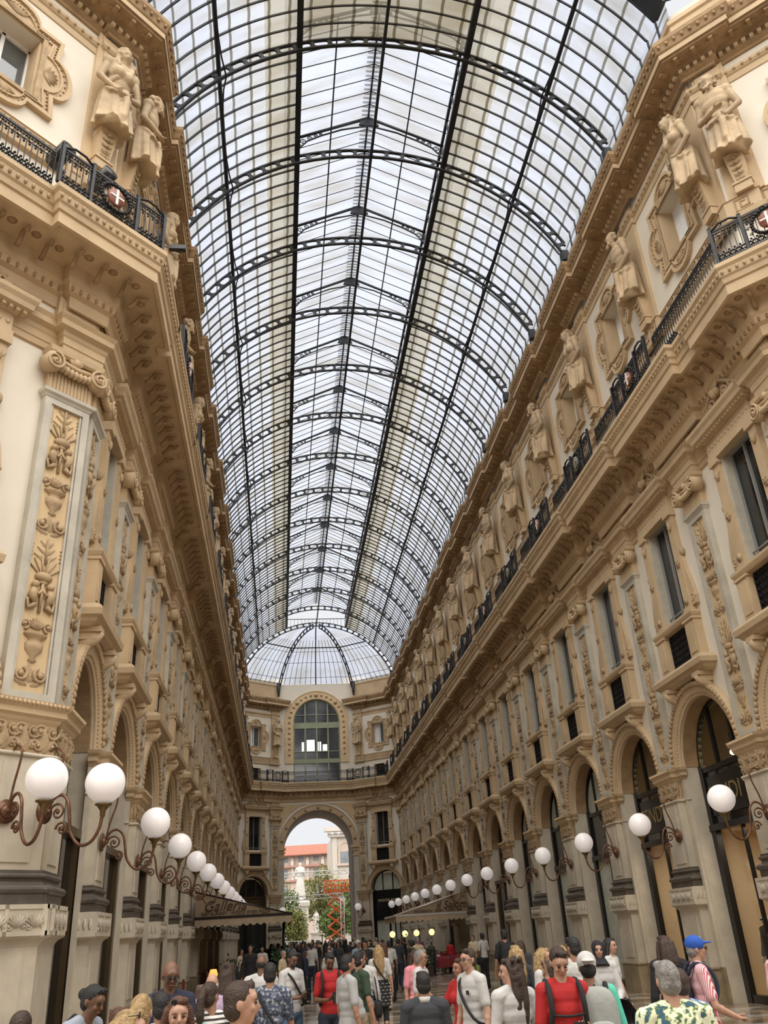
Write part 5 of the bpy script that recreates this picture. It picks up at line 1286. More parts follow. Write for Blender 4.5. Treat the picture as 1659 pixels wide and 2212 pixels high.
def tree(x, y, h, w, mi, label):
    R = random.Random(int(x*97 + y)); t = empty('tree', (x, y, 0)); tag(t, label, 'tree')
    m = MB(); m.tube([(0, 0, 0), (0.1, 0, h*0.3), (0, 0.1, h*0.55), (0.1, 0, h*0.8)], [0.28, 0.22, 0.15, 0.05], 8)
    for i in range(6): a = i*1.05; m.tube([(0, 0, h*(0.28 + .06*i)), (w*0.3*math.cos(a), w*0.3*math.sin(a), h*(0.5 + .05*i))], [0.1, 0.03], 5)
    P(m, 'trunk', M_bark, t); m = MB()
    blobs = [(R.uniform(-1, 1)*w*0.34, R.uniform(-1, 1)*w*0.34, h*R.uniform(0.28, 0.86), w*R.uniform(0.16, 0.27)) for _ in range(26)]
    for bx, by, bz, br_ in blobs:
        k = 1 - max(0, (bz/h - 0.55))*1.1; bx *= k; by *= k
        for _ in range(210):
            v = Vector((R.gauss(0, 1), R.gauss(0, 1), R.gauss(0, 1))).normalized()*br_*R.uniform(0.5, 1.05); c = Vector((bx, by, bz)) + v
            a = Vector((R.gauss(0, 1), R.gauss(0, 1), R.gauss(0, 1))).normalized()*0.13; b_2 = a.cross(Vector((R.gauss(0, 1), R.gauss(0, 1), R.gauss(0, 1)))).normalized()*0.09
            m.add([c - a, c + b_2, c + a, c - b_2], [(0, 1, 2, 3)])
    P(m, 'leaf_crown', M_leafs[mi], t)
tree(-3.2, 112, 8.6, 6.2, 0, 'dark green tree at the left of the square, in front of the pink palace')
tree(1.8, 122, 11.2, 6.0, 1, 'tallest olive green tree in the middle of the square behind the small statue')
tree(5.8, 116, 8.6, 5.0, 2, 'green tree behind the orange scissor lift')
tree(3.0, 106, 5.6, 4.2, 2, 'low leafy tree between the small statue and the orange lift')
tree(-2.4, 104, 5.0, 4.6, 1, 'low yellowish tree at the left edge of the archway view')
M_mar = mat('white_statue_marble', (0.58, 0.55, 0.50), 0.6, var=0.06)
def standing_statue(x, y, z, k, label, ped):
    t = empty('statue_on_pedestal', (x, y, 0)); tag(t, label, 'statue'); J = skel({'armR': 'strap', 'armL': 'hip'}, 1); m = MB(); torso(m, J, 0.04); head_geo(m, J, False, 0, 0)
    for n in 'RL': limb(m, J['sh' + n], J['el' + n], 0.07, 0.06); limb(m, J['el' + n], J['wr' + n], 0.06, 0.04)
    m.lathe([(0.16, 1.05), (0.22, 0.7), (0.25, 0.3), (0.27, 0.0), (0, 0)], n=14, sy=0.8)
    me = fuse(m, 0.03, 'figure', M_mar); me.transform(Matrix.Translation((0, 0, z)) @ Matrix.Diagonal((k, k, k, 1))); newobj('figure', me, t)
    m = MB(); band3(m, ped, ped, [(0.3, 0), (0.3, z*0.12), (0.05, z*0.16), (0, z*0.2), (0, z*0.86), (0.15, z*0.9), (0.2, z*0.97), (0, z)], ext=ped); P(m, 'pedestal', M_far2, t)
standing_statue(1.0, 115, 2.6, 1.3, 'small white standing statue on a plinth between the trees', 0.6)
standing_statue(-0.85, 118, 6.2, 2.6, 'big white monument figure high on its pedestal between the trees', 1.0)
# orange scissor lift
M_org = mat('orange_paint', (0.85, 0.17, 0.04), 0.45, var=0.08)
t = empty('scissor_lift', (2.0, 91, 0)); tag(t, 'orange scissor lift with raised railed platform behind the archway', 'scissor lift')
m = MB(); m.box(-1.1, 1.1, -0.5, 0.5, 0.25, 0.7); P(m, 'chassis', M_org, t)
for a in (-0.8, 0.8):
    for b_2 in (-0.45, 0.45):
        m = MB(); m.tube([(a, b_2 - 0.1, 0.25), (a, b_2 + 0.1, 0.25)], 0.25, 14); P(m, 'wheel', M_black, t)
m = MB(); n = 5
for i in range(n):
    z0 = 0.75 + i*1.02; z1 = z0 + 1.02
    for y in (-0.4, 0.4): m.tube([(-0.75, y, z0), (0.75, y, z1)], 0.07, 4, smooth=False); m.tube([(0.75, y, z0), (-0.75, y, z1)], 0.07, 4, smooth=False)
    for x in (-0.75, 0.75): m.tube([(x, -0.45, z1), (x, 0.45, z1)], 0.05, 5)
P(m, 'scissor_arms', M_org, t)
m = MB(); m.box(-1.1, 2.6, -0.6, 0.6, 5.85, 6.02); P(m, 'platform', M_org, t)
m = MB()
for z in (6.45, 6.9):
    for y in (-0.58, 0.58): m.tube([(-1.08, y, z), (2.58, y, z)], 0.03, 5)
    for x in (-1.08, 2.58): m.tube([(x, -0.58, z), (x, 0.58, z)], 0.03, 5)
for i in range(12):
    for y in (-0.58, 0.58): m.tube([(-1.08 + i*0.333, y, 6), (-1.08 + i*0.333, y, 6.9)], 0.028, 5)
P(m, 'guard_rail', M_org, t)
# silver stage trusses
M_alu = mat('silver_aluminium', (0.62, 0.62, 0.62), 0.35, metal=0.6, var=0)
def truss(a, b_2, w, label):
    a, b_2 = Vector(a), Vector(b_2); d = b_2 - a; L = d.length; t = empty('stage_truss', a); tag(t, label, 'truss'); m = MB()
    u = Vector((0, 0, 1)) if abs(d.normalized().z) < 0.5 else Vector((1, 0, 0)); s_ = Vector((0, 1, 0)); n = int(L/0.4)
    for p in (V((0, 0, 0)), u*w, s_*w, u*w + s_*w): m.tube([p, p + d], 0.035, 5)
    for i in range(n):
        q0, q1 = d*(i/n), d*((i+1)/n)
        for o in (V((0, 0, 0)), s_*w): m.tube([q0 + o, q1 + o + u*w] if i % 2 else [q0 + o + u*w, q1 + o], 0.02, 4)
    P(m, 'lattice', M_alu, t)
truss((-8, 90, 5.15), (2.75, 90, 5.35), 0.34, 'lower silver lattice truss crossing the archway view')
truss((2.42, 90, 0), (2.42, 90, 5.4), 0.34, 'upright silver lattice truss beside the orange scissor lift')
truss((7.9, 97, 0), (7.9, 97, 7.8), 0.36, 'tall upright silver truss standing outside, right of the archway')
truss((-8, 97, 7.75), (9, 97, 7.95), 0.36, 'upper silver lattice truss crossing in front of the pink palace')
for i, (x, y) in enumerate(((-2.6, 94), (-0.4, 94.4), (3.2, 95))):
    t = empty('crowd_barrier', (x, y, 0)); tag(t, ('silver crowd barrier at the left end of the row outside the archway', 'silver crowd barrier in the middle of the row outside the archway', 'silver crowd barrier right of the orange lift')[i], 'barrier', None)
    m = MB(); m.tube(smooth([(-1, 0, 0.0), (-1, 0, 1.5), (-0.9, 0, 1.7), (0.9, 0, 1.7), (1, 0, 1.5), (1, 0, 0.0)]), 0.03, 6)
    for k in range(14): m.tube([(-0.9 + k*0.138, 0, 0.3), (-0.9 + k*0.138, 0, 1.68)], 0.012, 4)
    m.tube([(-1, 0, 0.3), (1, 0, 0.3)], 0.02, 5); P(m, 'bars', M_alu, t)
# ------------------------------------------------------------------ lettering
def text(s_, size, name, m, parent, loc, rot, shear=0.0, ext=0.008):
    c = bpy.data.curves.new(name, 'FONT'); c.body = s_; c.size = size; c.extrude = ext; c.shear = shear; c.align_x = 'CENTER'; c.align_y = 'CENTER'; c.materials.append(m)
    q = bpy.data.objects.new(name, c); COL.objects.link(q); me = bpy.data.meshes.new_from_object(q.evaluated_get(bpy.context.evaluated_depsgraph_get())); bpy.data.objects.remove(q)
    o = bpy.data.objects.new(name, me); COL.objects.link(o); o.parent = parent; o.location = loc; o.rotation_euler = rot; return o
for i in (1, 2):
    t = empty('shop_sign', (W2 + 0.40, CEN[1][i] + 0.42, 4.6)); tag(t, ('', 'larger, nearer FENDI shop sign in an archway of the right wall', 'smaller, farther FENDI shop sign in an archway of the right wall')[i], 'sign')
    text('FENDI', 0.62, 'lettering', M_gold, t, (0, 0, 0), (PI/2, 0, -PI/2)); m = MB(); m.box(0.0, 0.03, -1.0, 0.85, -0.45, 0.5); P(m, 'board', M_black, t)
q = T(W2, Y1, 0, -FA) @ Vector((-FW, 0.24, 3.9)); t = empty('shop_sign', q, -FA); tag(t, 'black MONTBLANC shop sign right of the archway on the end wall', 'sign')
m = MB(); m.box(-1.45, 1.45, 0.02, 0.06, -0.9, 1.4); P(m, 'board', M_black, t); text('MONTBLANC', 0.31, 'lettering', mat('pale_gold_letters', (0.62, 0.54, 0.32), 0.5, var=0), t, (0, 0, 0.6), (PI/2, 0, 0))
# ------------------------------------------------------------------ restaurant awnings
M_fab = mat('brown_awning_canvas', (0.33, 0.245, 0.15), 0.85, var=0.12, scale=2); M_fab2 = mat('lighter_awning_canvas', (0.46, 0.36, 0.24), 0.85, var=0.1, scale=2)
M_ink = mat('dark_brown_lettering', (0.05, 0.025, 0.015), 0.7, var=0)
def awning(side, y0, y1, xw, xe, zt, zb, title, sub, label):
    """lean-to canopy: the near triangular end faces the camera"""
    t = empty('awning', (0, y0, 0)); tag(t, label, 'awning'); s = side; L = y1 - y0
    m = MB(); v = [(s*xw, 0, zt), (s*xe, 0, zb), (s*xe, L, zb), (s*xw, L, zt)]; m.add(v + [(x, y, z - 0.03) for x, y, z in v], [(0, 1, 2, 3), (4, 7, 6, 5), (0, 4, 5, 1), (1, 5, 6, 2), (2, 6, 7, 3)]); P(m, 'canvas_roof', M_fab2, t)
    m = MB(); m.prism([(s*xw, zb), (s*xe, zb), (s*xw, zt)], -0.02, 0.02); P(m, 'canvas_end', M_fab, t)
    m = MB(); n = 14; W = xw - xe
    def val(pts): 
        for a, b_2 in zip(pts[:-1], pts[1:]):
            k = 6; q = [(a[0] + (b_2[0]-a[0])*i/k, a[1] + (b_2[1]-a[1])*i/k) for i in range(k+1)]
            v = []
            for i, (x, y) in enumerate(q): v += [(x, y, zb - 0.02), (x, y, zb - 0.26 - 0.09*math.sin(PI*i/k))]
            m.add(v, [(2*i, 2*i+1, 2*i+3, 2*i+2) for i in range(k)])
    val([(s*(xe + W*i/n), -0.02) for i in range(n+1)]); val([(s*xe, L*i/40) for i in range(41)]); P(m, 'scalloped_valance', M_fab2, t)
    m = MB(); m.box(min(s*xe, s*xw), max(s*xe, s*xw), -0.04, 0.0, zb - 0.05, zb + 0.05); m.box(min(s*xe, s*(xe - 0.04)), max(s*xe, s*(xe - .04)), 0, L, zb - 0.05, zb + 0.05); m.tube([(s*xe, -0.03, zb), (s*xw, -0.03, zt)], 0.025, 5); P(m, 'dark_edge', M_black if s < 0 else M_alu, t)
    for k, y in enumerate((0.4, L*0.5, L - 0.4)):
        m = MB(); m.tube([(s*(xe + 0.3), y, 0), (s*(xe + 0.3), y, zb)], 0.035, 8); P(m, 'post', M_black, t)
    cx = s*(xw - W*0.28) if s < 0 else s*(xw - W*0.21)
    text(title, 0.56 if s < 0 else 0.55, 'lettering', M_ink, t, (cx + (0.1 if s < 0 else 0), -0.05, zb + 0.42), (PI/2, 0, 0), 0.35)
    text(sub, 0.17, 'small_lettering', M_ink, t, (s*(xw - W*0.42), -0.05, zb + 0.15), (PI/2, 0, 0), 0.1)
    return t
awning(-1, 38.6, 55, 6.90, 2.98, 3.86, 2.87, 'Galleria', 'RESTAURANT - WOOD OVEN PIZZA', 'brown canvas restaurant awning reading Galleria on the left side of the arcade')
awning(1, 50.7, 56, 6.95, 2.85, 3.86, 2.75, 'il Salotto', 'RISTORANTE - PIZZA - CAFFE - BAR', 'brown canvas cafe awning reading il Salotto on the right side of the arcade')
# ------------------------------------------------------------------ terrace furniture
M_wood = mat('dark_wood', (0.05, 0.025, 0.015), 0.4, var=0.2); M_red = mat('dark_red_cloth', (0.20, 0.02, 0.025), 0.9, var=0.1); M_pinkc = mat('pale_pink_cloth', (0.66, 0.45, 0.42), 0.9, var=0.08)
def make_table(mc):
    t = empty('cafe_table'); m = MB(); m.tube([(0, 0, 0.72), (0, 0, 0.75)], 0.45, 16); P(m, 'table_top', M_wood, t)
    m = MB(); v = []; n = 32
    for k, (z, e) in enumerate(((0.765, 0.0), (0.765, 0.5), (0.6, 0.53), (0.3, 0.56))):
        for j in range(n): a = 2*PI*j/n; r_ = e*(1 + (0.06*math.sin(8*a) if k > 1 else 0)); v.append((r_*math.cos(a), r_*math.sin(a), z))
    m.add(v, [(i*n + j, i*n + (j+1) % n, (i+1)*n + (j+1) % n, (i+1)*n + j) for i in range(3) for j in range(n)], True); P(m, 'cloth', mc, t)
    m = MB(); m.tube([(0, 0, 0), (0, 0, 0.72)], 0.035, 8); m.tube([(0, 0, 0), (0, 0, 0.03)], 0.25, 12); P(m, 'leg', M_wood, t); return t
def make_chair():
    t = empty('cafe_chair'); m = MB(); m.box(-0.22, 0.22, -0.22, 0.22, 0.42, 0.47); P(m, 'seat', M_red, t)
    m = MB(); m.box(-0.21, 0.21, 0.18, 0.22, 0.55, 0.95); P(m, 'backrest', M_red, t)
    for x in (-0.19, 0.19):
        for y in (-0.19, 0.2):
            m = MB(); m.tube([(x, y, 0), (x, y, 0.95 if y > 0 else 0.44)], 0.018, 6); P(m, 'leg', M_wood, t)
    return t
tabP, tabR, chr_ = Rep(make_table(M_pinkc)), Rep(make_table(M_red)), Rep(make_chair())
R0 = random.Random(4)
tabs = [(x, y, 1) for x, y in ((4.6, 46.2), (3.8, 47.9), (5.7, 47.6), (4.6, 50), (5.9, 52.5), (4.2, 54.6))] + [(x, y, -1) for x, y in ((-5.6, 31.5), (-5.2, 36.5), (-4.4, 40.5), (-5.8, 42.5), (-4.2, 45.5), (-5.6, 48.5))]
for i, (x, y, s) in enumerate(tabs):
    side_n = 'right under the il Salotto awning' if s > 0 else 'left by the Galleria awning'; o_ = ORD[i % 6]
    (tabP if (i % 2 or s < 0) else tabR).get(x, y, 0, 'clothed cafe table on the %s, %s from the front' % (side_n, o_), 'table', 'cafe tables')
    for k in range(2): chr_.get(x + (0.75 if k else -0.75), y + 0.1, (-PI/2 if k else PI/2), 'dark red chair %s of the %s table on the %s' % (('left', 'right')[k], o_, side_n), 'chair', 'cafe chairs at their tables')
M_shade = emis('lit_amber_shade', (1.0, 0.42, 0.08), 1.6, (0.9, 0.5, 0.2)); M_warm = emis('lit_warm_globe', (1.0, 0.72, 0.30), 1.7, (0.9, 0.8, 0.6))
for i, (x, y) in enumerate(((-5.6, 31.5), (-5.8, 42.5))):
    t = empty('table_lamp', (x, y, 0.765)); tag(t, ('lit orange table lamp beside the near pier under the left awning', 'farther lit orange table lamp under the left awning')[i], 'lamp')
    m = MB(); m.lathe([(0.10, 0.42), (0.17, 0.20), (0.165, 0.20), (0.095, 0.42)], n=18); P(m, 'lamp_shade', M_shade, t); m = MB(); m.tube([(0, 0, 0), (0, 0, 0.35)], 0.012, 6); m.tube([(0, 0, 0), (0, 0, 0.02)], 0.08, 12); P(m, 'stand', M_brassy, t)
for i, x in enumerate((2.56, 3.24, 3.87, 4.7)):
    t = empty('globe_post_lamp', (x, 50.2, 0)); tag(t, '%s glowing yellow globe on a thin post from the left, before the right awning' % ORD[i], 'lamp', 'glowing globe posts')
    m = MB(); m.tube([(0, 0, 0), (0, 0, 1.7)], 0.02, 6); m.tube([(0, 0, 0), (0, 0, 0.03)], 0.12, 12); P(m, 'post', M_black, t); m = MB(); m.sph((0, 0, 1.86), 0.16, 18, 12); P(m, 'glass_globe', M_warm, t)
def plant(x, y, w, h, label):
    R = random.Random(int(x*31 + y)); t = empty('potted_plant', (x, y, 0)); tag(t, label, 'plant'); m = MB(); m.box(-w/2, w/2, -0.2, 0.2, 0, 0.45); P(m, 'planter_box', M_wood, t); m = MB()
    for _ in range(int(500*w)):
        c = Vector((R.uniform(-w/2, w/2)*1.1, R.gauss(0, 0.13), 0.45 + abs(R.gauss(0, 0.3))*h)); a = Vector((R.gauss(0, 1), R.gauss(0, 1), R.gauss(0, 1))).normalized()*0.07; b_2 = a.cross(Vector((R.gauss(0, 1), R.gauss(0, 1), R.gauss(0, 1)))).normalized()*0.04
        m.add([c - a, c + b_2, c + a, c - b_2], [(0, 1, 2, 3)])
    P(m, 'leaves', mat('terrace_leaves', (0.05, 0.12, 0.03), 0.6, var=0.4, scale=4), t)
plant(-4.6, 33.5, 1.8, 1.2, 'leafy green planter box at the front of the left terrace'); plant(-3.4, 38.3, 0.7, 2.0, 'tall dark plant in a box at the inner corner of the left awning'); plant(3.1, 44.5, 1.2, 1.4, 'leafy planter box at the front of the right terrace')
plant(2.6, 48.6, 0.9, 1.6, 'bushy plant beside the glowing globes of the right terrace'); plant(-3.2, 45.0, 1.6, 1.3, 'low hedge box along the open side of the left terrace')
# warm interior of the first two shops on the right, with a dressed mannequin
for i in (1, 2):
    y = CEN[1][i]; w = MB(); x0 = W2 + 0.5
    w.add([(x0 + 2.0, y - 2.2, 0.02), (x0 + 2.0, y + 2.2, 0.02), (x0 + 2.0, y + 2.2, 7.4), (x0 + 2.0, y - 2.2, 7.4)], [(0, 1, 2, 3)])
    for q in (y - 2.2, y + 2.2): w.add([(x0, q, 0.02), (x0 + 2.0, q, 0.02), (x0 + 2.0, q, 7.4), (x0, q, 7.4)], [(0, 1, 2, 3)])
    w.add([(x0, y - 2.2, 0.03), (x0 + 2, y - 2.2, 0.03), (x0 + 2, y + 2.2, 0.03), (x0, y + 2.2, 0.03)], [(0, 1, 2, 3)]); w.add([(x0, y - 2.2, 3.86), (x0 + 2, y - 2.2, 3.86), (x0 + 2, y + 2.2, 3.86), (x0, y + 2.2, 3.86)], [(0, 1, 2, 3)])
    tag(w.build('wall_shop_interior_' + str(i + 1), M_beige), kind='structure')
    l = bpy.data.lights.new('shop_light', 'AREA'); l.energy = 70; l.size = 1.6; l.color = (1.0, 0.88, 0.70); o = bpy.data.objects.new('shop_light', l); COL.objects.link(o); o.location = (x0 + 0.8, y, 3.75)
    t = empty('display_panel', (x0 + 1.7, y - 0.3, 0)); tag(t, 'beige display panel inside the %s FENDI shop window on the right' % ('nearer', 'farther')[i - 1], 'display panel')
    m = MB(); m.box(-0.04, 0.04, -0.9, 0.9, 1.1, 3.2); P(m, 'panel', mat('amber_panel', (0.62, 0.36, 0.14), 0.6, var=0.05), t); m = MB(); m.box(-0.03, 0.03, -0.7, -0.64, 0.03, 1.1); m.box(-0.03, 0.03, 0.64, 0.7, 0.03, 1.1); P(m, 'leg', M_black, t)
    t = empty('spotlight', (W2 + 0.9, y + 0.5, 5.6)); tag(t, 'small bright spotlight behind the lunette of the %s FENDI shop' % ('nearer', 'farther')[i - 1], 'lamp')
    m = MB(); m.sph((0, 0, 0), 0.07, 10, 7); P(m, 'bulb', emis('hot_bulb', (1, 0.75, 0.4), 40), t); m = MB(); m.tube([(0, 0, 0.05), (0, 0, 0.5)], 0.02, 6); P(m, 'stem', M_black, t)
# floodlights on the balcony
def flood(x, y, z, rz, label):
    t = empty('floodlight', (x, y, z), rz); tag(t, label, 'floodlight'); m = MB(); m.tube([(0, 0.22, 0.1), (0, -0.28, 0.26)], 0.16, 16); P(m, 'housing', M_black, t); m = MB(); m.tube([(0, 0, 0.12), (0, 0, -0.1)], 0.03, 6); m.box(-0.18, 0.18, -0.03, 0.03, -0.12, -0.08); P(m, 'bracket', M_black, t)
flood(-7.8, 12.2, 15.75, 0.9, 'black floodlight on the near left balcony railing, left of the pair'); flood(-7.1, 12.75, 15.75, 0.9, 'black floodlight on the near left balcony railing, right of the pair')
t = empty('security_camera', (-6.0, 15.47, 16.8)); tag(t, 'small black camera on a thin arm sticking out from the left balcony', 'camera'); m = MB(); m.box(-0.12, 0.28, -0.06, 0.06, -0.05, 0.07); P(m, 'housing', M_black, t); m = MB(); m.tube([(-0.12, 0, 0.04), (-0.6, 0, 0.04), (-0.6, 0, -2.08)], 0.012, 5); P(m, 'arm', M_black, t)
# ------------------------------------------------------------------ people
SK = {n: mat('skin_' + n, c, 0.55, var=0.06, scale=6) for n, c in (('light', (0.47, 0.27, 0.185)), ('tan', (0.34, 0.18, 0.11)), ('brown', (0.17, 0.085, 0.048)), ('dark', (0.10, 0.05, 0.03)))}
HC = {n: mat('hair_' + n, c, 0.5, var=0.35, scale=30, bump=0.5, bscale=90) for n, c in (('black', (0.012, 0.010, 0.009)), ('brown', (0.055, 0.028, 0.015)), ('auburn', (0.13, 0.05, 0.022)), ('blond', (0.46, 0.30, 0.13)), ('white', (0.62, 0.58, 0.50)), ('grey', (0.30, 0.28, 0.26)))}
CM = {}
def cloth(c):
    """plain colours by name or (r,g,b); patterns by name"""
    if c in CM: return CM[c]
    pal = {'white': (0.53, 0.515, 0.49), 'cream': (0.62, 0.53, 0.35), 'black': (0.013, 0.013, 0.014), 'navy': (0.018, 0.022, 0.045), 'jeans': (0.07, 0.13, 0.21), 'djeans': (0.02, 0.03, 0.05), 'red': (0.40, 0.014, 0.014), 'grey': (0.38, 0.38, 0.37), 'dgrey': (0.035, 0.037, 0.042),
           'green': (0.03, 0.055, 0.03), 'lime': (0.33, 0.46, 0.12), 'khaki': (0.28, 0.20, 0.12), 'pink': (0.66, 0.24, 0.28), 'blue': (0.02, 0.09, 0.42), 'mint': (0.10, 0.52, 0.38), 'purple': (0.16, 0.06, 0.13), 'beige': (0.55, 0.43, 0.29), 'lilac': (0.40, 0.30, 0.42), 'bluegrey': (0.30, 0.33, 0.38), 'denim': (0.22, 0.30, 0.36), 'brown': (0.12, 0.05, 0.03), 'silver': (0.33, 0.34, 0.31)}
    if c in pal: m = mat('cloth_' + c, pal[c], 0.85, var=0.08, scale=7, bump=0.25, bscale=14); CM[c] = m; return m
    m = mat('cloth_' + c, (0.7, 0.7, 0.7), 0.85, var=0, bump=0.2, bscale=14); n = m.node_tree; b = n.nodes['Principled BSDF']; L = n.links.new
    tc = n.nodes.new('ShaderNodeTexCoord'); rp = n.nodes.new('ShaderNodeValToRGB'); e = rp.color_ramp.elements; rp.color_ramp.interpolation = 'CONSTANT'
    if c.startswith('stripes'):
        w = n.nodes.new('ShaderNodeTexWave'); w.inputs['Scale'].default_value = 16 if c == 'stripes_pink' else 8; w.bands_direction = 'DIAGONAL' if c == 'stripes_pink' else 'Z'; mp = n.nodes.new('ShaderNodeMapping'); mp.inputs['Scale'].default_value = (1.8, 1.8, 0.0) if c == 'stripes_pink' else (1, 1, 1); L(tc.outputs['Object'], mp.inputs['Vector']); L(mp.outputs[0], w.inputs['Vector']); L(w.outputs['Fac'], rp.inputs['Fac'])
        col = {'stripes_pink': ((0.70, 0.60, 0.60), (0.55, 0.10, 0.14)), 'stripes_dark': ((0.66, 0.64, 0.60), (0.03, 0.03, 0.03)), 'plaid': ((0.07, 0.07, 0.075), (0.22, 0.22, 0.22))}[c]
        e[0].color = (*col[1], 1); e[1].position = 0.42; e[1].color = (*col[0], 1)
    else:
        vo = n.nodes.new('ShaderNodeTexNoise' if c != 'blocks' else 'ShaderNodeTexBrick')
        if c != 'blocks': vo.inputs['Scale'].default_value = {'palms': 24, 'floral': 30, 'bluefloral': 26}.get(c, 20); vo.inputs['Detail'].default_value = 3; L(tc.outputs['Object'], vo.inputs['Vector']); L(vo.outputs['Fac'], rp.inputs['Fac'])
        if c == 'palms':
            e[0].color = (0.04, 0.10, 0.16, 1); e[1].position = 0.415; e[1].color = (0.10, 0.17, 0.05, 1); x = e.new(0.455); x.color = (0.30, 0.34, 0.14, 1); x = e.new(0.485); x.color = (0.66, 0.70, 0.50, 1); x = e.new(0.66); x.color = (0.45, 0.18, 0.10, 1); x = e.new(0.68); x.color = (0.62, 0.66, 0.48, 1)
        elif c == 'bluefloral': e[0].color = (0.10, 0.20, 0.42, 1); e[1].position = 0.5; e[1].color = (0.40, 0.48, 0.58, 1)
        else: e[0].color = (0.045, 0.055, 0.085, 1); e[1].position = 0.5; e[1].color = (0.13, 0.15, 0.19, 1); x = e.new(0.6); x.color = (0.36, 0.38, 0.40, 1)
    L(rp.outputs['Color'], b.inputs['Base Color']); CM[c] = m; return m
M_eye = mat('dark_eye', (0.02, 0.012, 0.01), 0.2, var=0); M_lip = mat('lips', (0.36, 0.10, 0.085), 0.5, var=0); M_lens = mat('dark_lens', (0.01, 0.01, 0.012), 0.08, var=0); M_shoeb = mat('black_shoe', (0.015, 0.015, 0.015), 0.5, var=0); M_shoew = mat('white_shoe', (0.75, 0.73, 0.70), 0.6, var=0)
def hair_mb(st, J, Mh, R):
    m = MB(); h = MB()
    if st in ('short', 'bald', 'long', 'bun', 'pony', 'curly', 'bob'):
        if st == 'bald': h.sph((0, 0.03, -0.01), (0.080, 0.078, 0.055), 12, 7)
        else: h.sph((0, 0.022, 0.040), (0.083, 0.096, 0.094), 14, 9); h.sph((0, 0.045, -0.02), (0.080, 0.068, 0.075), 12, 7); h.sph((0.02, -0.05, 0.10), (0.055, 0.035, 0.03), 8, 5)
    if st in ('long', 'bob', 'curly'):
        dn = {'long': 0.36, 'bob': 0.13, 'curly': 0.36}[st]
        for s in (-1, 1): h.tube([(s*0.070, 0.0, 0.06), (s*0.092, 0.02, -0.03), (s*0.10, 0.045, -0.10 - dn*0.3), (s*0.085, 0.06, -0.08 - dn)], [0.03, 0.035, 0.045, 0.02], 8)
        for x in (-0.05, 0, 0.05): h.tube([(x, 0.085, 0.06), (x*1.2, 0.105, -0.05), (x*1.3, 0.115, -0.12 - dn*0.4), (x*1.1, 0.11, -0.10 - dn*1.12)], [0.045, 0.05, 0.05, 0.02], 8)
    if st == 'curly':
        for _ in range(70):
            a = R.uniform(0, 2*PI); z = R.uniform(-0.40, 0.12)
            if math.sin(a) < -0.15 and z < 0.08: continue
            h.sph((0.115*math.cos(a), 0.03 + 0.105*math.sin(a), z), R.uniform(0.022, 0.036), 6, 4)
    if st == 'bun': h.sph((0, 0.125, 0.02), (0.05, 0.045, 0.05), 10, 7)
    if st == 'pony': h.sph((0, 0.115, 0.06), 0.035, 8, 6); h.tube([(0, 0.12, 0.06), (0, 0.17, 0.0), (0, 0.175, -0.14), (0, 0.14, -0.32)], [0.03, 0.042, 0.045, 0.012], 8)
    if st == 'hijab':
        h.sph((0, 0.018, 0.035), (0.092, 0.108, 0.105), 14, 9); h.sph((0, 0.03, -0.06), (0.088, 0.085, 0.10), 12, 8); h.tube([(0, 0.02, -0.12), (0, -0.01, -0.22)], [0.10, 0.15], 12)
        for s in (-1, 1): h.tube([(s*0.072, -0.03, 0.05), (s*0.074, -0.045, -0.04), (s*0.045, -0.06, -0.12)], 0.022, 7)
    m.join(h, Mh); return m
PCOUNT = {}
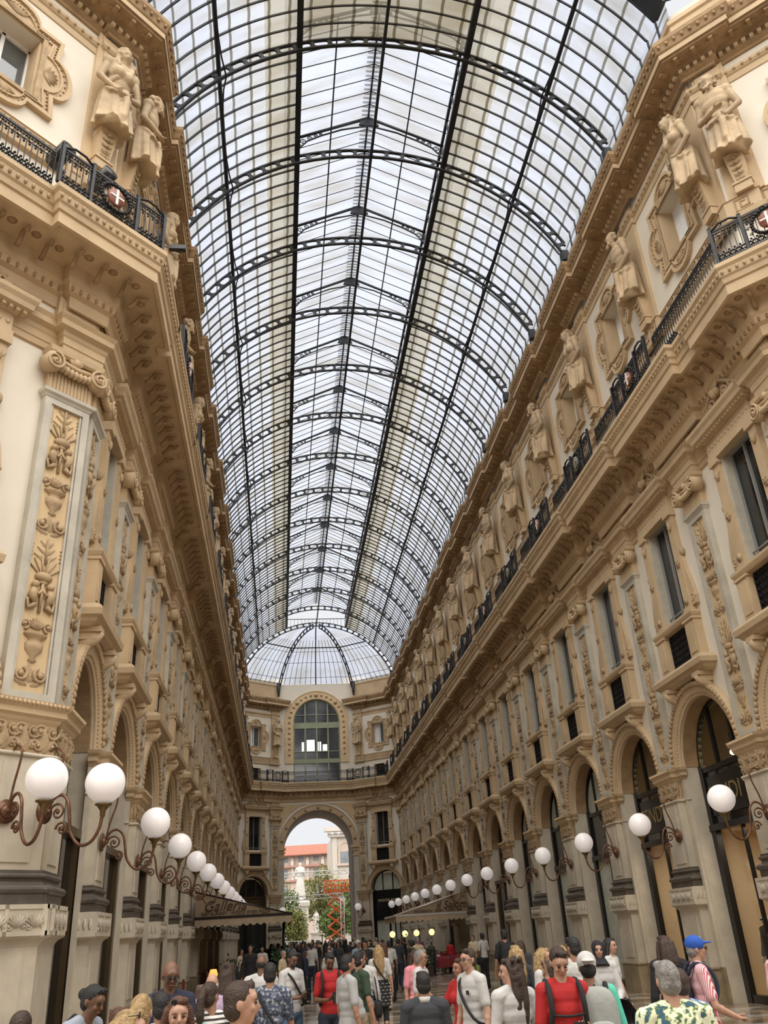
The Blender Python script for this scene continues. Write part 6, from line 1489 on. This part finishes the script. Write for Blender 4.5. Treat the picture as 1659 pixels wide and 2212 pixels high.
def person(x, y, hgt, face, sp, label, group=None, name='person'):
    """sp: top, sleeve, bottom, bc, hair, hc, skin, near, arms, legs, yaw, pitch, extras"""
    g = sp.get; near = g('near', True); R = random.Random(int(abs(x*131 + y*17)*10)); k = hgt/1.755
    J = skel({'armR': g('aR', 'down'), 'armL': g('aL', 'down'), 'lean': g('lean', 0), 'sw': g('sw', 1.0), 'legs': g('legs', 'stand')}, 1)
    w = g('w', 1.0); skin = SK[g('skin', 'light')]; vx = 0.0095 if y < 9.5 else (0.011 if near else 0.022)
    b = MB(); torso(b, J, -0.012, g('belly', 0), 0, w); Mh = head_geo(b, J, near, g('yaw', 0), g('pitch', 0))
    for n in 'RL':
        s = 1 if n == 'R' else -1
        limb(b, J['sh' + n], J['el' + n], 0.046*(0.6 + 0.4*w), 0.037, 10); limb(b, J['el' + n], J['wr' + n], 0.037, 0.025, 10); b.sph(J['el' + n].lerp(J['wr' + n], 0.25), 0.04, 8, 6)
        hand(b, J['wr' + n], J['hd' + n], s, near, 0.75 if g('a' + n) in ('phone', 'lap') else 0.45)
        limb(b, J['hip' + n], J['kn' + n], 0.078, 0.052, 10); limb(b, J['kn' + n], J['an' + n], 0.052, 0.034, 10); b.sph(J['kn' + n].lerp(J['an' + n], 0.3) + V((0, 0.015, 0)), 0.05, 8, 6); limb(b, J['an' + n], J['an' + n] + V((0, -0.12, -0.045)), 0.034, 0.03, 8)
    o = newobj(name, fuse(b, vx, 'body', skin, 2)); place(o, x, y, face); o.scale = (k, k, k); tag(o, label, 'person', group)
    def kid(nm, mb, m_, v=None): return newobj(nm, fuse(mb, v or vx*1.15, nm, m_, 2), o)
    def raw(nm, mb, m_): c = mb.build(nm, m_); c.parent = o; KIDS.setdefault(o.name, []).append(c); return c
    # top
    sl = g('sleeve', 'short'); bot = g('bottom', 'trousers')
    if g('top'):
        m = MB(); torso(m, J, 0.010 + (0.006 if sl == 'long' else 0), g('belly', 0), g('bust', 0), w)
        m.sph((0, 0, 0.97), (0.165*w, 0.118, 0.09), 14, 7)
        if sl != 'none': m.tube([J['neck'] + V((0, 0.008, -0.055)), J['neck'] + V((0, 0.008, -0.015))], [0.085, 0.064], 12)
        for n in 'RL':
            if sl == 'none': continue
            e = J['sh' + n].lerp(J['el' + n], 0.72 if sl == 'short' else 1.0); limb(m, J['sh' + n], e, 0.061*(0.7 + 0.3*w), 0.058 if sl == 'short' else 0.049, 10)
            if sl == 'long': limb(m, J['el' + n], J['el' + n].lerp(J['wr' + n], 0.93), 0.052, 0.038, 10)
        kid('dress' if bot == 'dress' else 'shirt', m, cloth(g('top')))
    m = MB()
    if bot in ('trousers', 'shorts', 'tights'):
        gg = 0.004 if bot == 'tights' else 0.018; m.sph((0, 0.005, 0.93), (0.150*w + gg, 0.105 + gg, 0.10), 12, 7)
        for n in 'RL':
            kk = J['kn' + n]; m.sph(J['hip' + n] + V((0, 0.02, -0.02)), 0.085 + gg, 8, 6)
            if bot == 'shorts': limb(m, J['hip' + n], J['hip' + n].lerp(kk, 0.8), 0.09, 0.085, 10)
            else: limb(m, J['hip' + n], kk, 0.082 + gg, 0.056 + gg, 10); limb(m, kk, J['an' + n] + V((0, 0, -0.01)), 0.055 + gg, 0.038 + gg*1.6, 10)
        kid('trousers', m, cloth(g('bc', 'djeans')))
    elif bot in ('skirt', 'dress'):
        v = []; n = 40; prof = ((1.06, 0.150, 0.11), (0.98, 0.175, 0.135), (0.85, 0.195, 0.16), (0.65, 0.21, 0.18), (0.48, 0.22, 0.19))
        for z, rx, ry in prof:
            for j in range(n): a = 2*PI*j/n; q = 1 + 0.05*math.sin(7*a)*(1.06 - z)*1.8; v.append((rx*w*q*math.cos(a), ry*q*math.sin(a), z))
        m.add(v, [(i*n + j, i*n + (j+1) % n, (i+1)*n + (j+1) % n, (i+1)*n + j) for i in range(4) for j in range(n)] + [tuple(range(n-1, -1, -1)), tuple(4*n + j for j in range(n))], True)
        kid('skirt', m, cloth(g('bc', g('top'))))
    for n in 'RL':
        m = MB(); a = J['an' + n]; limb(m, a + V((0, 0.02, -0.04)), a + V((0, -0.14, -0.055)), 0.042, 0.036, 8); kid('shoe', m, M_shoew if g('shoe') == 'white' else M_shoeb, 0.014)
    st = g('hair', 'short')
    if st: kid('headscarf' if st == 'hijab' else 'hair', hair_mb(st, J, Mh, R), cloth('black') if st == 'hijab' else HC[g('hc', 'black')], vx*(1.2 if near else 1.1))
    if near:
        m = MB(); e = MB(); l = MB()
        for s in (-1, 1):
            m.sph((s*0.032, -0.090, 0.004), (0.014, 0.006, 0.0075), 8, 5); e.tube([(s*0.016, -0.096, 0.022), (s*0.034, -0.096, 0.027), (s*0.052, -0.084, 0.02)], 0.0035, 5)
        l.tube([(-0.02, -0.091, -0.053), (0, -0.097, -0.053), (0.02, -0.091, -0.053)], [0.003, 0.0055, 0.003], 6)
        for nm, q, mm in (('eyes', m, M_eye), ('eyebrows', e, HC[g('hc', 'black')] if st != 'hijab' else HC['black']), ('lips', l, M_lip)): z = MB(); z.join(q, Mh); raw(nm, z, mm)
        if g('beard'): z = MB(); z.sph((0, -0.045, -0.075), (0.055, 0.052, 0.042), 10, 6); z.tube([(-0.026, -0.098, -0.040), (0, -0.104, -0.038), (0.026, -0.098, -0.040)], 0.006, 6); q = MB(); q.join(z, Mh); kid('beard', q, HC[g('hc', 'black')], 0.008)
    gl_ = g('glasses')
    if gl_:
        z = MB(); zz = 0.006 if gl_ in ('on', 'sun') else 0.095; yy = -0.108 if gl_ in ('on', 'sun') else -0.062
        for s in (-1, 1):
            z.tube([(s*0.034 + 0.024*math.cos(a), yy, zz + 0.018*math.sin(a)) for a in [2*PI*i/12 for i in range(13)]], 0.0032, 5)
            if gl_ != 'on': z.sph((s*0.034, yy, zz), (0.024, 0.004, 0.018), 10, 5)
            z.tube([(s*0.058, yy, zz), (s*0.082, 0.0, zz)], 0.003, 5)
        z.tube([(-0.01, yy, zz), (0.01, yy, zz)], 0.003, 5); q = MB(); q.join(z, Mh); raw('glasses' if gl_ == 'on' else 'sunglasses', q, M_lens)
    if g('cap'):
        z = MB(); z.sph((0, 0.012, 0.05), (0.094, 0.108, 0.092), 14, 8); q = MB(); q.join(z, Mh); z = MB()
        d = g('capdir', -1); z.sph((0, d*0.125, 0.062), (0.07, 0.065, 0.012), 12, 5); q.join(z, Mh); kid('cap', q, cloth(g('cap')), 0.010)
    if g('strap'):
        s = g('strapdir', 1); z = MB(); z.tube(smooth([(s*0.12, 0.03, 1.485), (s*0.09, -0.10, 1.40), (0, -0.135, 1.25), (-s*0.13, -0.11, 1.08), (-s*0.185, 0.0, 1.02), (-s*0.13, 0.12, 1.08), (0, 0.135, 1.25), (s*0.09, 0.115, 1.40), (s*0.12, 0.03, 1.485)], 3), 0.016, 6); raw('shoulder_strap', z, cloth(g('strap')))
    o['_k'] = k
    return o
def worn(o, name, label, cat, parts):
    """something carried or worn by a person, a thing of its own in the same place"""
    t = empty(name, o.location, o.rotation_euler[2]); t.scale = o.scale; tag(t, label, cat)
    for nm, mb, m_ in parts: P(mb, nm, m_, t)
    return t
def rbox(c, s, p=3.0, n=14, r=9):
    """rounded box as a superellipsoid"""
    m = MB(); m.sph((0, 0, 0), 1.0, n*2, r*2); v = []
    for x, y, z in m.v:
        q = (abs(x)**p + abs(y)**p + abs(z)**p)**(1/p) or 1; v.append((c[0] + s[0]*x/q, c[1] + s[1]*y/q, c[2] + s[2]*z/q))
    m.v = v; return m
def backpack(o, col, label, sc=1.0):
    b = rbox((0, 0.21, 1.23), (0.155*sc, 0.09*sc, 0.24*sc)); p = rbox((0, 0.30*sc, 1.13), (0.115*sc, 0.045, 0.11*sc)); st = MB()
    for s in (-1, 1): st.tube(smooth([(s*0.10, 0.14, 1.40), (s*0.12, 0.06, 1.50), (s*0.13, -0.08, 1.44), (s*0.135, -0.12, 1.28), (s*0.15, -0.02, 1.10), (s*0.12, 0.14, 1.05)], 3), 0.022, 6)
    st.tube([(0, 0.16, 1.46), (0, 0.20, 1.50), (0, 0.24, 1.46)], 0.01, 5); return worn(o, 'backpack', label, 'backpack', (('main_bag', b, cloth(col)), ('front_pocket', p, cloth(col)), ('strap', st, cloth('black' if col != 'navy' else 'navy'))))
def phone(o, label, x=0.0, y=-0.37, z=1.17):
    m = MB(); m.box(x - 0.038, x + 0.038, y - 0.006, y + 0.006, z - 0.07, z + 0.07); s = MB(); s.box(x - 0.034, x + 0.034, y + 0.0062, y + 0.0075, z - 0.064, z + 0.064)
    return worn(o, 'phone', label, 'phone', (('case', m, M_shoeb), ('screen', s, M_lens)))
def shoulder_bag(o, col, label, s=1, z=1.0, k=1.0):
    b = rbox((s*0.24, 0.02, z - 0.12), (0.06, 0.15*k, 0.13*k)); st = MB(); st.tube(smooth([(s*0.24, -0.08, z - 0.02), (s*0.20, -0.05, 1.3), (s*0.14, 0.0, 1.50), (s*0.2, 0.07, 1.3), (s*0.24, 0.10, z - 0.02)], 3), 0.010, 5)
    return worn(o, 'shoulder_bag', label, 'bag', (('bag_body', b, cloth(col)), ('strap', st, cloth(col))))
D = math.radians
A_ = person
A_(-5.14, 6.6, 1.61, D(170), dict(top='brown', hair='short', hc='brown', skin='tan'), 'person seen from behind at the bottom left corner, only brown hair showing')
p = A_(-5.12, 7.9, 1.74, D(62), dict(top='bluegrey', hair='bun', hc='black', skin='brown', lean=0.35, pitch=0.35, glasses='top', bc='khaki', strap='black'), 'woman in a blue grey shirt bending forward, sunglasses pushed up on dark hair')
worn(p, 'scarf', 'pale pink scarf hanging over the back of the bending woman', 'scarf', (('cloth', rbox((-0.02, 0.26, 1.12), (0.17, 0.07, 0.24)), cloth('pink')),))
A_(-4.78, 8.2, 1.51, D(80), dict(top='brown', hair='short', hc='auburn', skin='tan'), 'child with short brown hair half hidden behind the bending woman')
p = A_(-4.45, 8.8, 1.82, D(20), dict(top='navy', hair='bald', hc='black', skin='brown', glasses='on', pitch=0.30, sw=1.1, w=1.08, aR='lap', aL='lap'), 'smiling balding man with glasses in a navy t-shirt looking down')
z = MB(); z.box(-0.10, 0.06, -0.128, -0.118, 1.275, 1.295); c = z.build('chest_stripe', cloth('white')); c.parent = p
A_(-4.28, 5.4, 1.64, D(70), dict(top='white', hair='long', hc='blond', skin='light', glasses='top', yaw=0.3), 'blonde woman in front at the lower left with sunglasses on her hair')
A_(-4.38, 6.6, 1.66, D(165), dict(top='black', hair='bun', hc='blond', skin='light'), 'woman with a blonde bun and black top seen from behind')
A_(-4.36, 7.5, 1.63, D(200), dict(top='white', hair='short', hc='black', skin='tan', strap='black'), 'dark haired person in white with a black strap beside the blonde bun')
A_(-4.10, 6.2, 1.65, D(12), dict(top='brown', hair='long', hc='auburn', skin='light', glasses='top'), 'smiling woman with long auburn hair facing the camera, sunglasses on her head')
p = A_(-4.04, 8.2, 1.65, D(205), dict(top='stripes_dark', hair='pony', hc='brown', skin='tan', strap='mint', yaw=-0.9), 'woman with long ponytail in a black and white striped top with a green strap')
A_(-4.19, 10.5, 1.65, D(190), dict(top='lilac', sleeve='long', hair='bald', hc='white', skin='light', w=1.15), 'balding white haired man in a lilac shirt behind the striped top')
A_(-4.15, 12.5, 1.72, D(185), dict(top='white', sleeve='long', hair='curly', hc='brown', skin='tan', near=False), 'person with big curly brown hair and a white shirt near the left pier')
A_(-3.69, 5.5, 1.74, D(38), dict(top='cream', sleeve='none', hair='short', hc='brown', skin='light', yaw=0.95, w=1.2, sw=1.12, bust=0.6, aL='hip', aR='hip'), 'short haired woman in a cream sleeveless top in front, looking right')
A_(-3.57, 10.5, 1.72, D(172), dict(top='floral', hair='short', hc='black', skin='tan', strap='black', sw=1.12, w=1.12, aR='lap', aL='lap'), 'man in a blue patterned shirt with a black crossbody strap seen from behind')
A_(-3.72, 13.2, 1.76, D(165), dict(top='white', sleeve='long', hair='bald', hc='black', skin='brown', strap='black', sw=1.1, w=1.1, pitch=0.3), 'bald man in a white shirt stooping behind the blue patterned shirt')
p = A_(-3.29, 14.4, 1.78, D(40), dict(top='white', bc='jeans', hair='short', beard=1, skin='brown', aR='phone', aL='phone', pitch=0.42, strap='black', strapdir=-1, w=1.05), 'bearded man in a white t-shirt and jeans reading his phone')
phone(p, 'dark phone held by the bearded man in white')
p = A_(-2.74, 14.0, 1.73, D(8), dict(top='red', bc='djeans', hair='short', beard=1, skin='brown', aR='phone', aL='phone', pitch=0.5), 'man in a red t-shirt looking down at his phone, left of centre')
backpack(p, 'blue', 'blue backpack with blue straps on the man in the red t-shirt left of centre'); phone(p, 'phone in both hands of the man in red left of centre')
A_(-2.64, 11.8, 1.73, D(112), dict(top='grey', bc='jeans', hair='short', beard=1, skin='tan', belly=0.12, w=1.1, aR='down', aL='down'), 'bearded man in a light grey t-shirt in profile facing right')
A_(-2.36, 13.4, 1.73, D(120), dict(top='green', bc='khaki', hair='short', skin='tan', aR='reach', beard=1), 'man in a dark green t-shirt stretching out his arm, behind the grey t-shirt')
p = A_(-2.12, 15.5, 1.70, D(170), dict(top='white', sleeve='long', bc='khaki', hair='bun', hc='brown', skin='tan', strap='black', w=1.1), 'woman in a white blouse and khaki trousers seen from behind with a black strap')
shoulder_bag(p, 'black', 'black shoulder bag of the woman in the white blouse', -1)
p = A_(-1.49, 19.0, 1.74, D(178), dict(top='white', bottom='tights', bc='black', hair='long', hc='blond', skin='light', near=True, strap='black'), 'woman with very long blonde hair, white top and black leggings seen from behind')
m = MB(); n = 36; v = []
for zz, rx, ry in ((1.12, 0.17, 0.13), (1.0, 0.195, 0.155), (0.85, 0.205, 0.17), (0.66, 0.20, 0.165)): v += [(rx*math.cos(2*PI*j/n), ry*math.sin(2*PI*j/n), zz) for j in range(n)]
m.add(v, [(i*n + j, i*n + (j+1) % n, (i+1)*n + (j+1) % n, (i+1)*n + j) for i in range(3) for j in range(n)], True)
c = m.build('tied_wrap', cloth('black')); c.parent = p; c['label'] = 'black wrap with rows of white dashes'
m = MB()
for r_ in range(7):
    for i in range(14): a = 2*PI*(i + 0.5*(r_ % 2))/14; m.box(0.208*math.cos(a) - 0.02, 0.208*math.cos(a) + 0.02, 0.172*math.sin(a) - 0.004, 0.172*math.sin(a) + 0.004, 0.70 + r_*0.058, 0.708 + r_*0.058)
c2 = m.build('white_dashes', cloth('white')); c2.parent = c
A_(-1.13, 26.0, 1.82, D(-20), dict(top='black', sleeve='long', bc='djeans', hair='short', skin='tan', near=False, legs='walk', pitch=0.3), 'man all in black walking towards the camera left of the blonde woman')
A_(-1.0, 30.0, 1.8, D(30), dict(top='denim', bc='djeans', hair='short', skin='tan', near=False, cap='white'), 'man in a white cap and denim shirt in the middle distance')
A_(-0.5, 27.0, 1.71, D(180), dict(top='white', bc='beige', hair='long', hc='auburn', skin='tan', near=False), 'woman with auburn hair in a white top just right of the long blonde hair')
A_(0.0, 30.0, 1.73, D(190), dict(top='white', bc='black', hair='short', skin='tan', near=False, strap='black'), 'person in white with a black strap and black trousers in the middle distance')
A_(0.88, 34.8, 1.77, D(175), dict(top='dgrey', bc='djeans', hair='short', hc='brown', skin='tan', near=False, legs='walk'), 'man in dark clothes walking away before the right terrace')
p = A_(1.35, 34.0, 1.67, D(175), dict(top='dgrey', bc='djeans', hair='short', skin='tan', near=False), 'person with a blue backpack before the right terrace'); backpack(p, 'blue', 'blue backpack of the person before the right terrace')
A_(-1.45, 13.6, 1.70, D(60), dict(top='white', bc='navy', hair='short', hc='grey', skin='tan', glasses='on', w=1.05), 'older man with short grey hair and glasses in a white polo shirt')
A_(-1.30, 15.2, 1.68, D(30), dict(top='pink', bottom='dress', bc='pink', hair='long', hc='brown', skin='tan', w=1.1), 'woman in a pink dress half hidden behind the older man in white')
A_(-2.18, 8.6, 1.61, D(176), dict(top='dgrey', sleeve='long', bc='dgrey', hair='short', hc='black', skin='tan', sw=1.1, w=1.08), 'man in a dark suit seen from behind at the bottom centre')
c = MB(); c.tube([(0, 0.012, 1.475), (0, 0.012, 1.525)], [0.072, 0.066], 16); c = c.build('white_collar', cloth('white')); c.parent = bpy.data.objects[[o.name for o in bpy.data.objects if o.get('label', '').startswith('man in a dark suit')][0]]
p = A_(-1.37, 11.0, 1.63, D(-55), dict(top='red', bottom='dress', bc='red', hair='long', hc='auburn', skin='tan', aR='down', aL='out', bust=0.5, yaw=-0.2), 'woman in a red button dress holding a bottle')
shoulder_bag(p, 'beige', 'small beige shoulder bag of the woman in the red dress', -1, 1.0, 0.7)
m = MB(); m.lathe([(0, 0), (0.032, 0.0), (0.033, 0.14), (0.014, 0.19), (0.013, 0.22), (0, 0.22)], (-0.40, -0.24, 1.17), 14); q = MB(); q.tube([(-0.40, -0.24, 1.22), (-0.40, -0.24, 1.29)], 0.0345, 14); cp = MB(); cp.tube([(-0.40, -0.24, 1.385), (-0.40, -0.24, 1.405)], 0.016, 10)
worn(p, 'water_bottle', 'clear water bottle with a pale green label in her raised hand', 'bottle', (('bottle_body', m, mat('clear_plastic', (0.62, 0.68, 0.64), 0.1, var=0)), ('paper_label', q, mat('mint_label', (0.45, 0.68, 0.50), 0.6, var=0)), ('bottle_cap', cp, cloth('white'))))
p = A_(-1.40, 10.3, 1.74, D(-62), dict(top='white', bc='djeans', hair='short', hc='brown', skin='light', glasses='on', strap='black', strapdir=-1, w=1.06), 'man with black glasses in a white t-shirt facing left beside the red dress')
m = MB(); m.box(0.05, 0.09, -0.124, -0.116, 1.30, 1.34); c = m.build('chest_patch', cloth('black')); c.parent = p
A_(4.2, 37.0, 1.69, D(-30), dict(top='cream', bc='lime', hair='short', hc='brown', skin='light', near=False, aR='phone'), 'woman in wide lime green trousers by the right wall')
p = A_(3.71, 33.0, 1.77, D(-150), dict(top='white', bc='black', hair='short', skin='brown', near=False), 'man in a white t-shirt and black trousers beside the green trousers'); shoulder_bag(p, 'black', 'black bag on the man beside the green trousers', 1)
p = A_(1.61, 21.0, 1.88, D(180), dict(top='black', bc='djeans', hair='short', hc='black', skin='tan', near=False, w=1.05), 'tall man in black seen from behind, left of the nearest right piers'); backpack(p, 'black', 'black backpack on the tall man in black')
A_(1.45, 19.0, 1.66, D(150), dict(top='dgrey', hair='long', hc='brown', skin='tan', near=False, sleeve='long'), 'woman with long dark hair behind the blonde head')
A_(-0.31, 12.5, 1.70, D(180), dict(top='dgrey', hair='long', hc='blond', skin='light'), 'woman with long straight blonde hair seen from behind between the couple')
p = A_(-1.44, 8.3, 1.68, D(-165), dict(top='white', sleeve='long', bc='djeans', hair='curly', hc='brown', skin='light', yaw=1.15, w=1.02), 'woman with long dark wavy hair in a loose white blouse, head turned right')
z = MB(); z.tube([(-0.09, -0.02, 1.70), (-0.1, -0.01, 1.745)], 0.008, 6); c = z.build('hair_clip', cloth('beige')); c.parent = p
p = A_(-1.43, 7.6, 1.76, D(-2), dict(top='red', bc='djeans', hair='short', hc='brown', skin='light', aR='phone', aL='phone', pitch=0.42, glasses='mirror'), 'young man in a red t-shirt with mirrored sunglasses on his head, holding a phone')
p.location.x = -1.20
backpack(p, 'dgrey', 'dark backpack with chest strap on the young man in the red t-shirt'); phone(p, 'black phone held by the young man in the red t-shirt')
z = MB(); z.tube(smooth([(-0.13, -0.125, 1.27), (0, -0.145, 1.26), (0.13, -0.125, 1.27)]), 0.010, 5); c = z.build('chest_strap', cloth('black')); c.parent = p
A_(-0.23, 11.5, 1.67, D(50), dict(top='white', hair='bob', hc='blond', skin='light', glasses='sun', yaw=0.3), 'woman with a pale blonde bob and dark sunglasses looking right')
A_(-0.80, 9.3, 1.60, D(185), dict(top='dgrey', hair='short', hc='brown', skin='tan'), 'short dark haired person just behind the red t-shirt man on his right')
A_(0.48, 13.0, 1.65, D(200), dict(top='denim', hair='long', hc='blond', skin='light', near=False), 'blonde woman in denim partly hidden behind the bearded man from behind')
A_(-0.05, 10.8, 1.78, D(160), dict(top='white', bc='jeans', hair='short', beard=1, skin='tan', w=1.08, sw=1.08, yaw=0.7), 'bearded man in a white t-shirt and jeans seen from behind, head turned right')
p = A_(-0.90, 7.8, 1.70, D(172), dict(top='silver', sleeve='none', bc='jeans', hair='short', hc='black', skin='tan', cap='white', capdir=1, aR='wave', w=1.15), 'man in a white cap and grey quilted vest raising his hand')
m = MB()
J = skel({'armR': 'wave', 'armL': 'down'}, 1)
for n in 'RL': limb(m, J['sh' + n], J['sh' + n].lerp(J['el' + n], 0.85), 0.070, 0.062, 10)
c = newobj('sleeves', fuse(m, 0.012, 'sleeves', cloth('mint')), p); c['label'] = 'mint green short sleeves'
backpack(p, 'silver', 'large grey backpack on the man with the raised hand', 1.1)
A_(0.66, 12.0, 1.70, D(-10), dict(top='white', sleeve='long', bc='beige', hair='hijab', skin='light', w=1.05, aR='lap', aL='lap'), 'woman in a black headscarf, white top and beige coat behind a stroller')
p = A_(1.36, 13.5, 1.70, D(48), dict(top='white', bc='plaid' if False else 'dgrey', hair='long', hc='black', skin='light', legs='stride', shoe='white', near=True), 'dark haired woman in a white crop top striding in grey trousers and white shoes')
A_(0.95, 10.5, 1.74, D(178), dict(top='black', sleeve='long', bc='black', hair='bob', hc='brown', skin='light', w=1.05), 'woman with a short dark bob and black top seen from behind at the right')
p = A_(-1.09, 5.7, 1.69, D(178), dict(top='palms', hair='short', hc='grey', skin='light', sw=1.22, w=1.25), 'grey haired man in a palm tree shirt seen from behind, lower right')
A_(-0.50, 6.9, 1.58, D(175), dict(top='bluefloral', hair='short', hc='brown', skin='light', w=1.1), 'person in a blue flowered top just right of the palm tree shirt')
p = A_(0.71, 9.2, 1.74, D(78), dict(top='stripes_pink', bc='dgrey', hair='short', hc='grey', skin='light', cap='blue', glasses='on', aR='lap', aL='lap', w=1.06), 'man in a bright blue cap and pink striped shirt in profile facing right')
backpack(p, 'navy', 'navy backpack on the man with the blue cap'); shoulder_bag(p, 'brown', 'brown shoulder bag at the hip of the man with the blue cap', 1, 0.98)
A_(1.78, 9.5, 1.72, D(190), dict(top='stripes_pink', hair='short', hc='black', skin='tan'), 'person in a red and white striped shirt cut by the right edge')
A_(-4.38, 30.0, 1.85, D(10), dict(top='black', sleeve='long', bc='black', hair='short', skin='tan', near=False), 'waiter in black standing under the left awning')
A_(-4.9, 36.0, 1.7, D(60), dict(top='beige', hair='short', skin='tan', near=False), 'person in beige among the tables of the left terrace')
A_(-3.86, 45.0, 1.8, D(170), dict(top='navy', hair='short', skin='brown', near=False), 'man in navy standing outside the left terrace')
A_(-3.55, 46.0, 1.8, D(190), dict(top='lilac', hair='short', skin='brown', near=False), 'man in a lilac shirt standing outside the left terrace')
A_(-4.15, 38.0, 1.74, D(5), dict(top='white', hair='short', skin='tan', near=False), 'man in a white printed t-shirt in front of the left awning')
A_(3.6, 47.5, 1.72, D(-10), dict(top='purple', hair='short', skin='brown', near=False), 'person with a purple scarf among the right terrace tables')
p = A_(3.6, 92.0, 1.7, D(120), dict(top='navy', hair='short', skin='tan', near=False, bc='red'), 'worker standing on the platform of the orange lift'); p.location.z = 6.02
for i, (x, y, s_) in enumerate(((3.9, 45.4, 'dgrey'), (5.0, 46.6, 'red'), (4.4, 48.6, 'black'), (-5.0, 32.2, 'dgrey'), (-4.7, 35.2, 'brown'), (-5.2, 41.4, 'black'), (-4.8, 44.6, 'white'))):
    A_(x, y, 1.45, D((40, 170, 100, 175, 20, 120, 200)[i]), dict(top=s_, sleeve='long', hair='short', hc=('black', 'brown', 'grey')[i % 3], skin='tan', near=False), ('small seated-height guest at the right terrace, ' if x > 0 else 'small guest at the left terrace, ') + ('in a %s top nearest' % s_ if i in (0, 3) else 'in a %s top behind' % s_))
# distant crowd: a few kinds of walkers copied
kinds = [('black', 'djeans', 'short', 'black', 'tan'), ('white', 'djeans', 'short', 'brown', 'light'), ('navy', 'black', 'long', 'brown', 'tan'), ('beige', 'khaki', 'short', 'grey', 'light'), ('dgrey', 'djeans', 'long', 'black', 'tan'), ('white', 'black', 'bob', 'blond', 'light'), ('dgrey', 'dgrey', 'short', 'black', 'brown'), ('denim', 'beige', 'short', 'black', 'tan')]
nm_ = {'djeans': 'dark jeans', 'dgrey': 'grey'}
protos = []
for i, (t_, b_2, h_, hc_, s_) in enumerate(kinds):
    o = person(0, 60 + i*0.1, 1.72, 0, dict(top=t_, bc=b_2, hair=h_, hc=hc_, skin=s_, near=False, legs='walk' if i % 2 else 'stand', sleeve='long' if i in (0, 2, 6) else 'short'), 'x'); protos.append(Rep(o))
RC = random.Random(12)
spots = []
while len(spots) < 84:
    y = 26 + 56*RC.random()**0.75; x = RC.uniform(-4.2, 2.9) if y > 42 else RC.uniform(-3.6, 2.2)
    if x > 0.6 and RC.random() < 0.5: continue
    if y < 36 and -3.0 < x < 2.2 and RC.random() < 0.75: continue
    if all((x - a)**2 + (y - b_2)**2 > 0.6 for a, b_2 in spots): spots.append((x, y))
for i in range(10): spots.append((RC.uniform(-2.8, 2.8), RC.uniform(84, 93)))
for i, (x, y) in enumerate(spots):
    k = i % len(kinds); c_ = kinds[k]; zone = 'outside the archway' if y > 82 else ('near the archway' if y > 60 else ('halfway down the arcade' if y > 42 else 'beyond the blonde woman'))
    o = protos[k].get(x, y, RC.uniform(0, 2*PI), 'small distant walker, %s top, %s, %s, %s' % (nm_.get(c_[0], c_[0]), nm_.get(c_[1], c_[1]) + ('' if 'jeans' in c_[1] else ' trousers'), 'left of the middle' if x < -0.8 else 'right of the middle', zone), 'person', 'distant crowd')
    s_ = RC.uniform(0.9, 1.06)*1.72/1.755; o.scale = (s_, s_, s_)
# stroller and mannequin
t = empty('stroller', (0.55, 11.4, 0), D(-12)); tag(t, 'black stroller in front of the woman with the headscarf', 'stroller')
m = rbox((0, 0, 0.62), (0.24, 0.34, 0.18)); P(m, 'seat_shell', cloth('black'), t); m = MB(); m.lathe([(0.30, 0.0), (0.28, 0.14), (0.20, 0.25), (0.0, 0.30)], (0, 0.12, 0.78), 16, 0, PI); P(m, 'hood', cloth('dgrey'), t)
m = MB()
for s in (-1, 1): m.tube([(s*0.25, 0.34, 1.02), (s*0.25, 0.1, 0.5), (s*0.24, -0.34, 0.12)], 0.015, 6); m.tube([(s*0.25, 0.1, 0.5), (s*0.26, 0.32, 0.12)], 0.015, 6)
m.tube([(-0.25, 0.34, 1.02), (0.25, 0.34, 1.02)], 0.018, 6); P(m, 'frame', M_shoeb, t)
for s in (-1, 1):
    for y in (-0.34, 0.32): m = MB(); m.tube([(s*0.22, y, 0.11), (s*0.27, y, 0.11)], 0.11, 16); P(m, 'wheel', M_shoeb, t)
J = skel({}, 1); b = MB(); torso(b, J, 0); head_geo(b, J, True, 0, 0)
for n in 'RL': limb(b, J['sh' + n], J['el' + n], 0.045, 0.036); limb(b, J['el' + n], J['wr' + n], 0.036, 0.025); hand(b, J['wr' + n], J['hd' + n], 1, True); limb(b, J['hip' + n], J['kn' + n], 0.07, 0.05); limb(b, J['kn' + n], J['an' + n], 0.05, 0.035)
o = newobj('mannequin', fuse(b, 0.012, 'mannequin', M_white)); place(o, W2 + 0.95, 21.3, D(-75)); o.scale = (1.06,)*3; tag(o, 'white mannequin in a long dark coat in the nearest right shop window', 'mannequin')
m = MB(); torso(m, J, 0.02)
for n in 'RL': limb(m, J['sh' + n], J['el' + n], 0.065, 0.055); limb(m, J['el' + n], J['el' + n].lerp(J['wr' + n], .9), 0.055, 0.045)
m.lathe([(0.15, 1.1), (0.19, 0.9), (0.23, 0.4), (0, 0.4)], n=20, sy=0.75); newobj('coat', fuse(m, 0.013, 'coat', cloth('dgrey')), o)
m = MB(); m.tube([(-0.085, -0.06, 1.635), (0, -0.105, 1.635), (0.085, -0.06, 1.635)], 0.018, 6); c = m.build('sunglasses', M_lens); c.parent = o; KIDS.setdefault(o.name, []).append(c)
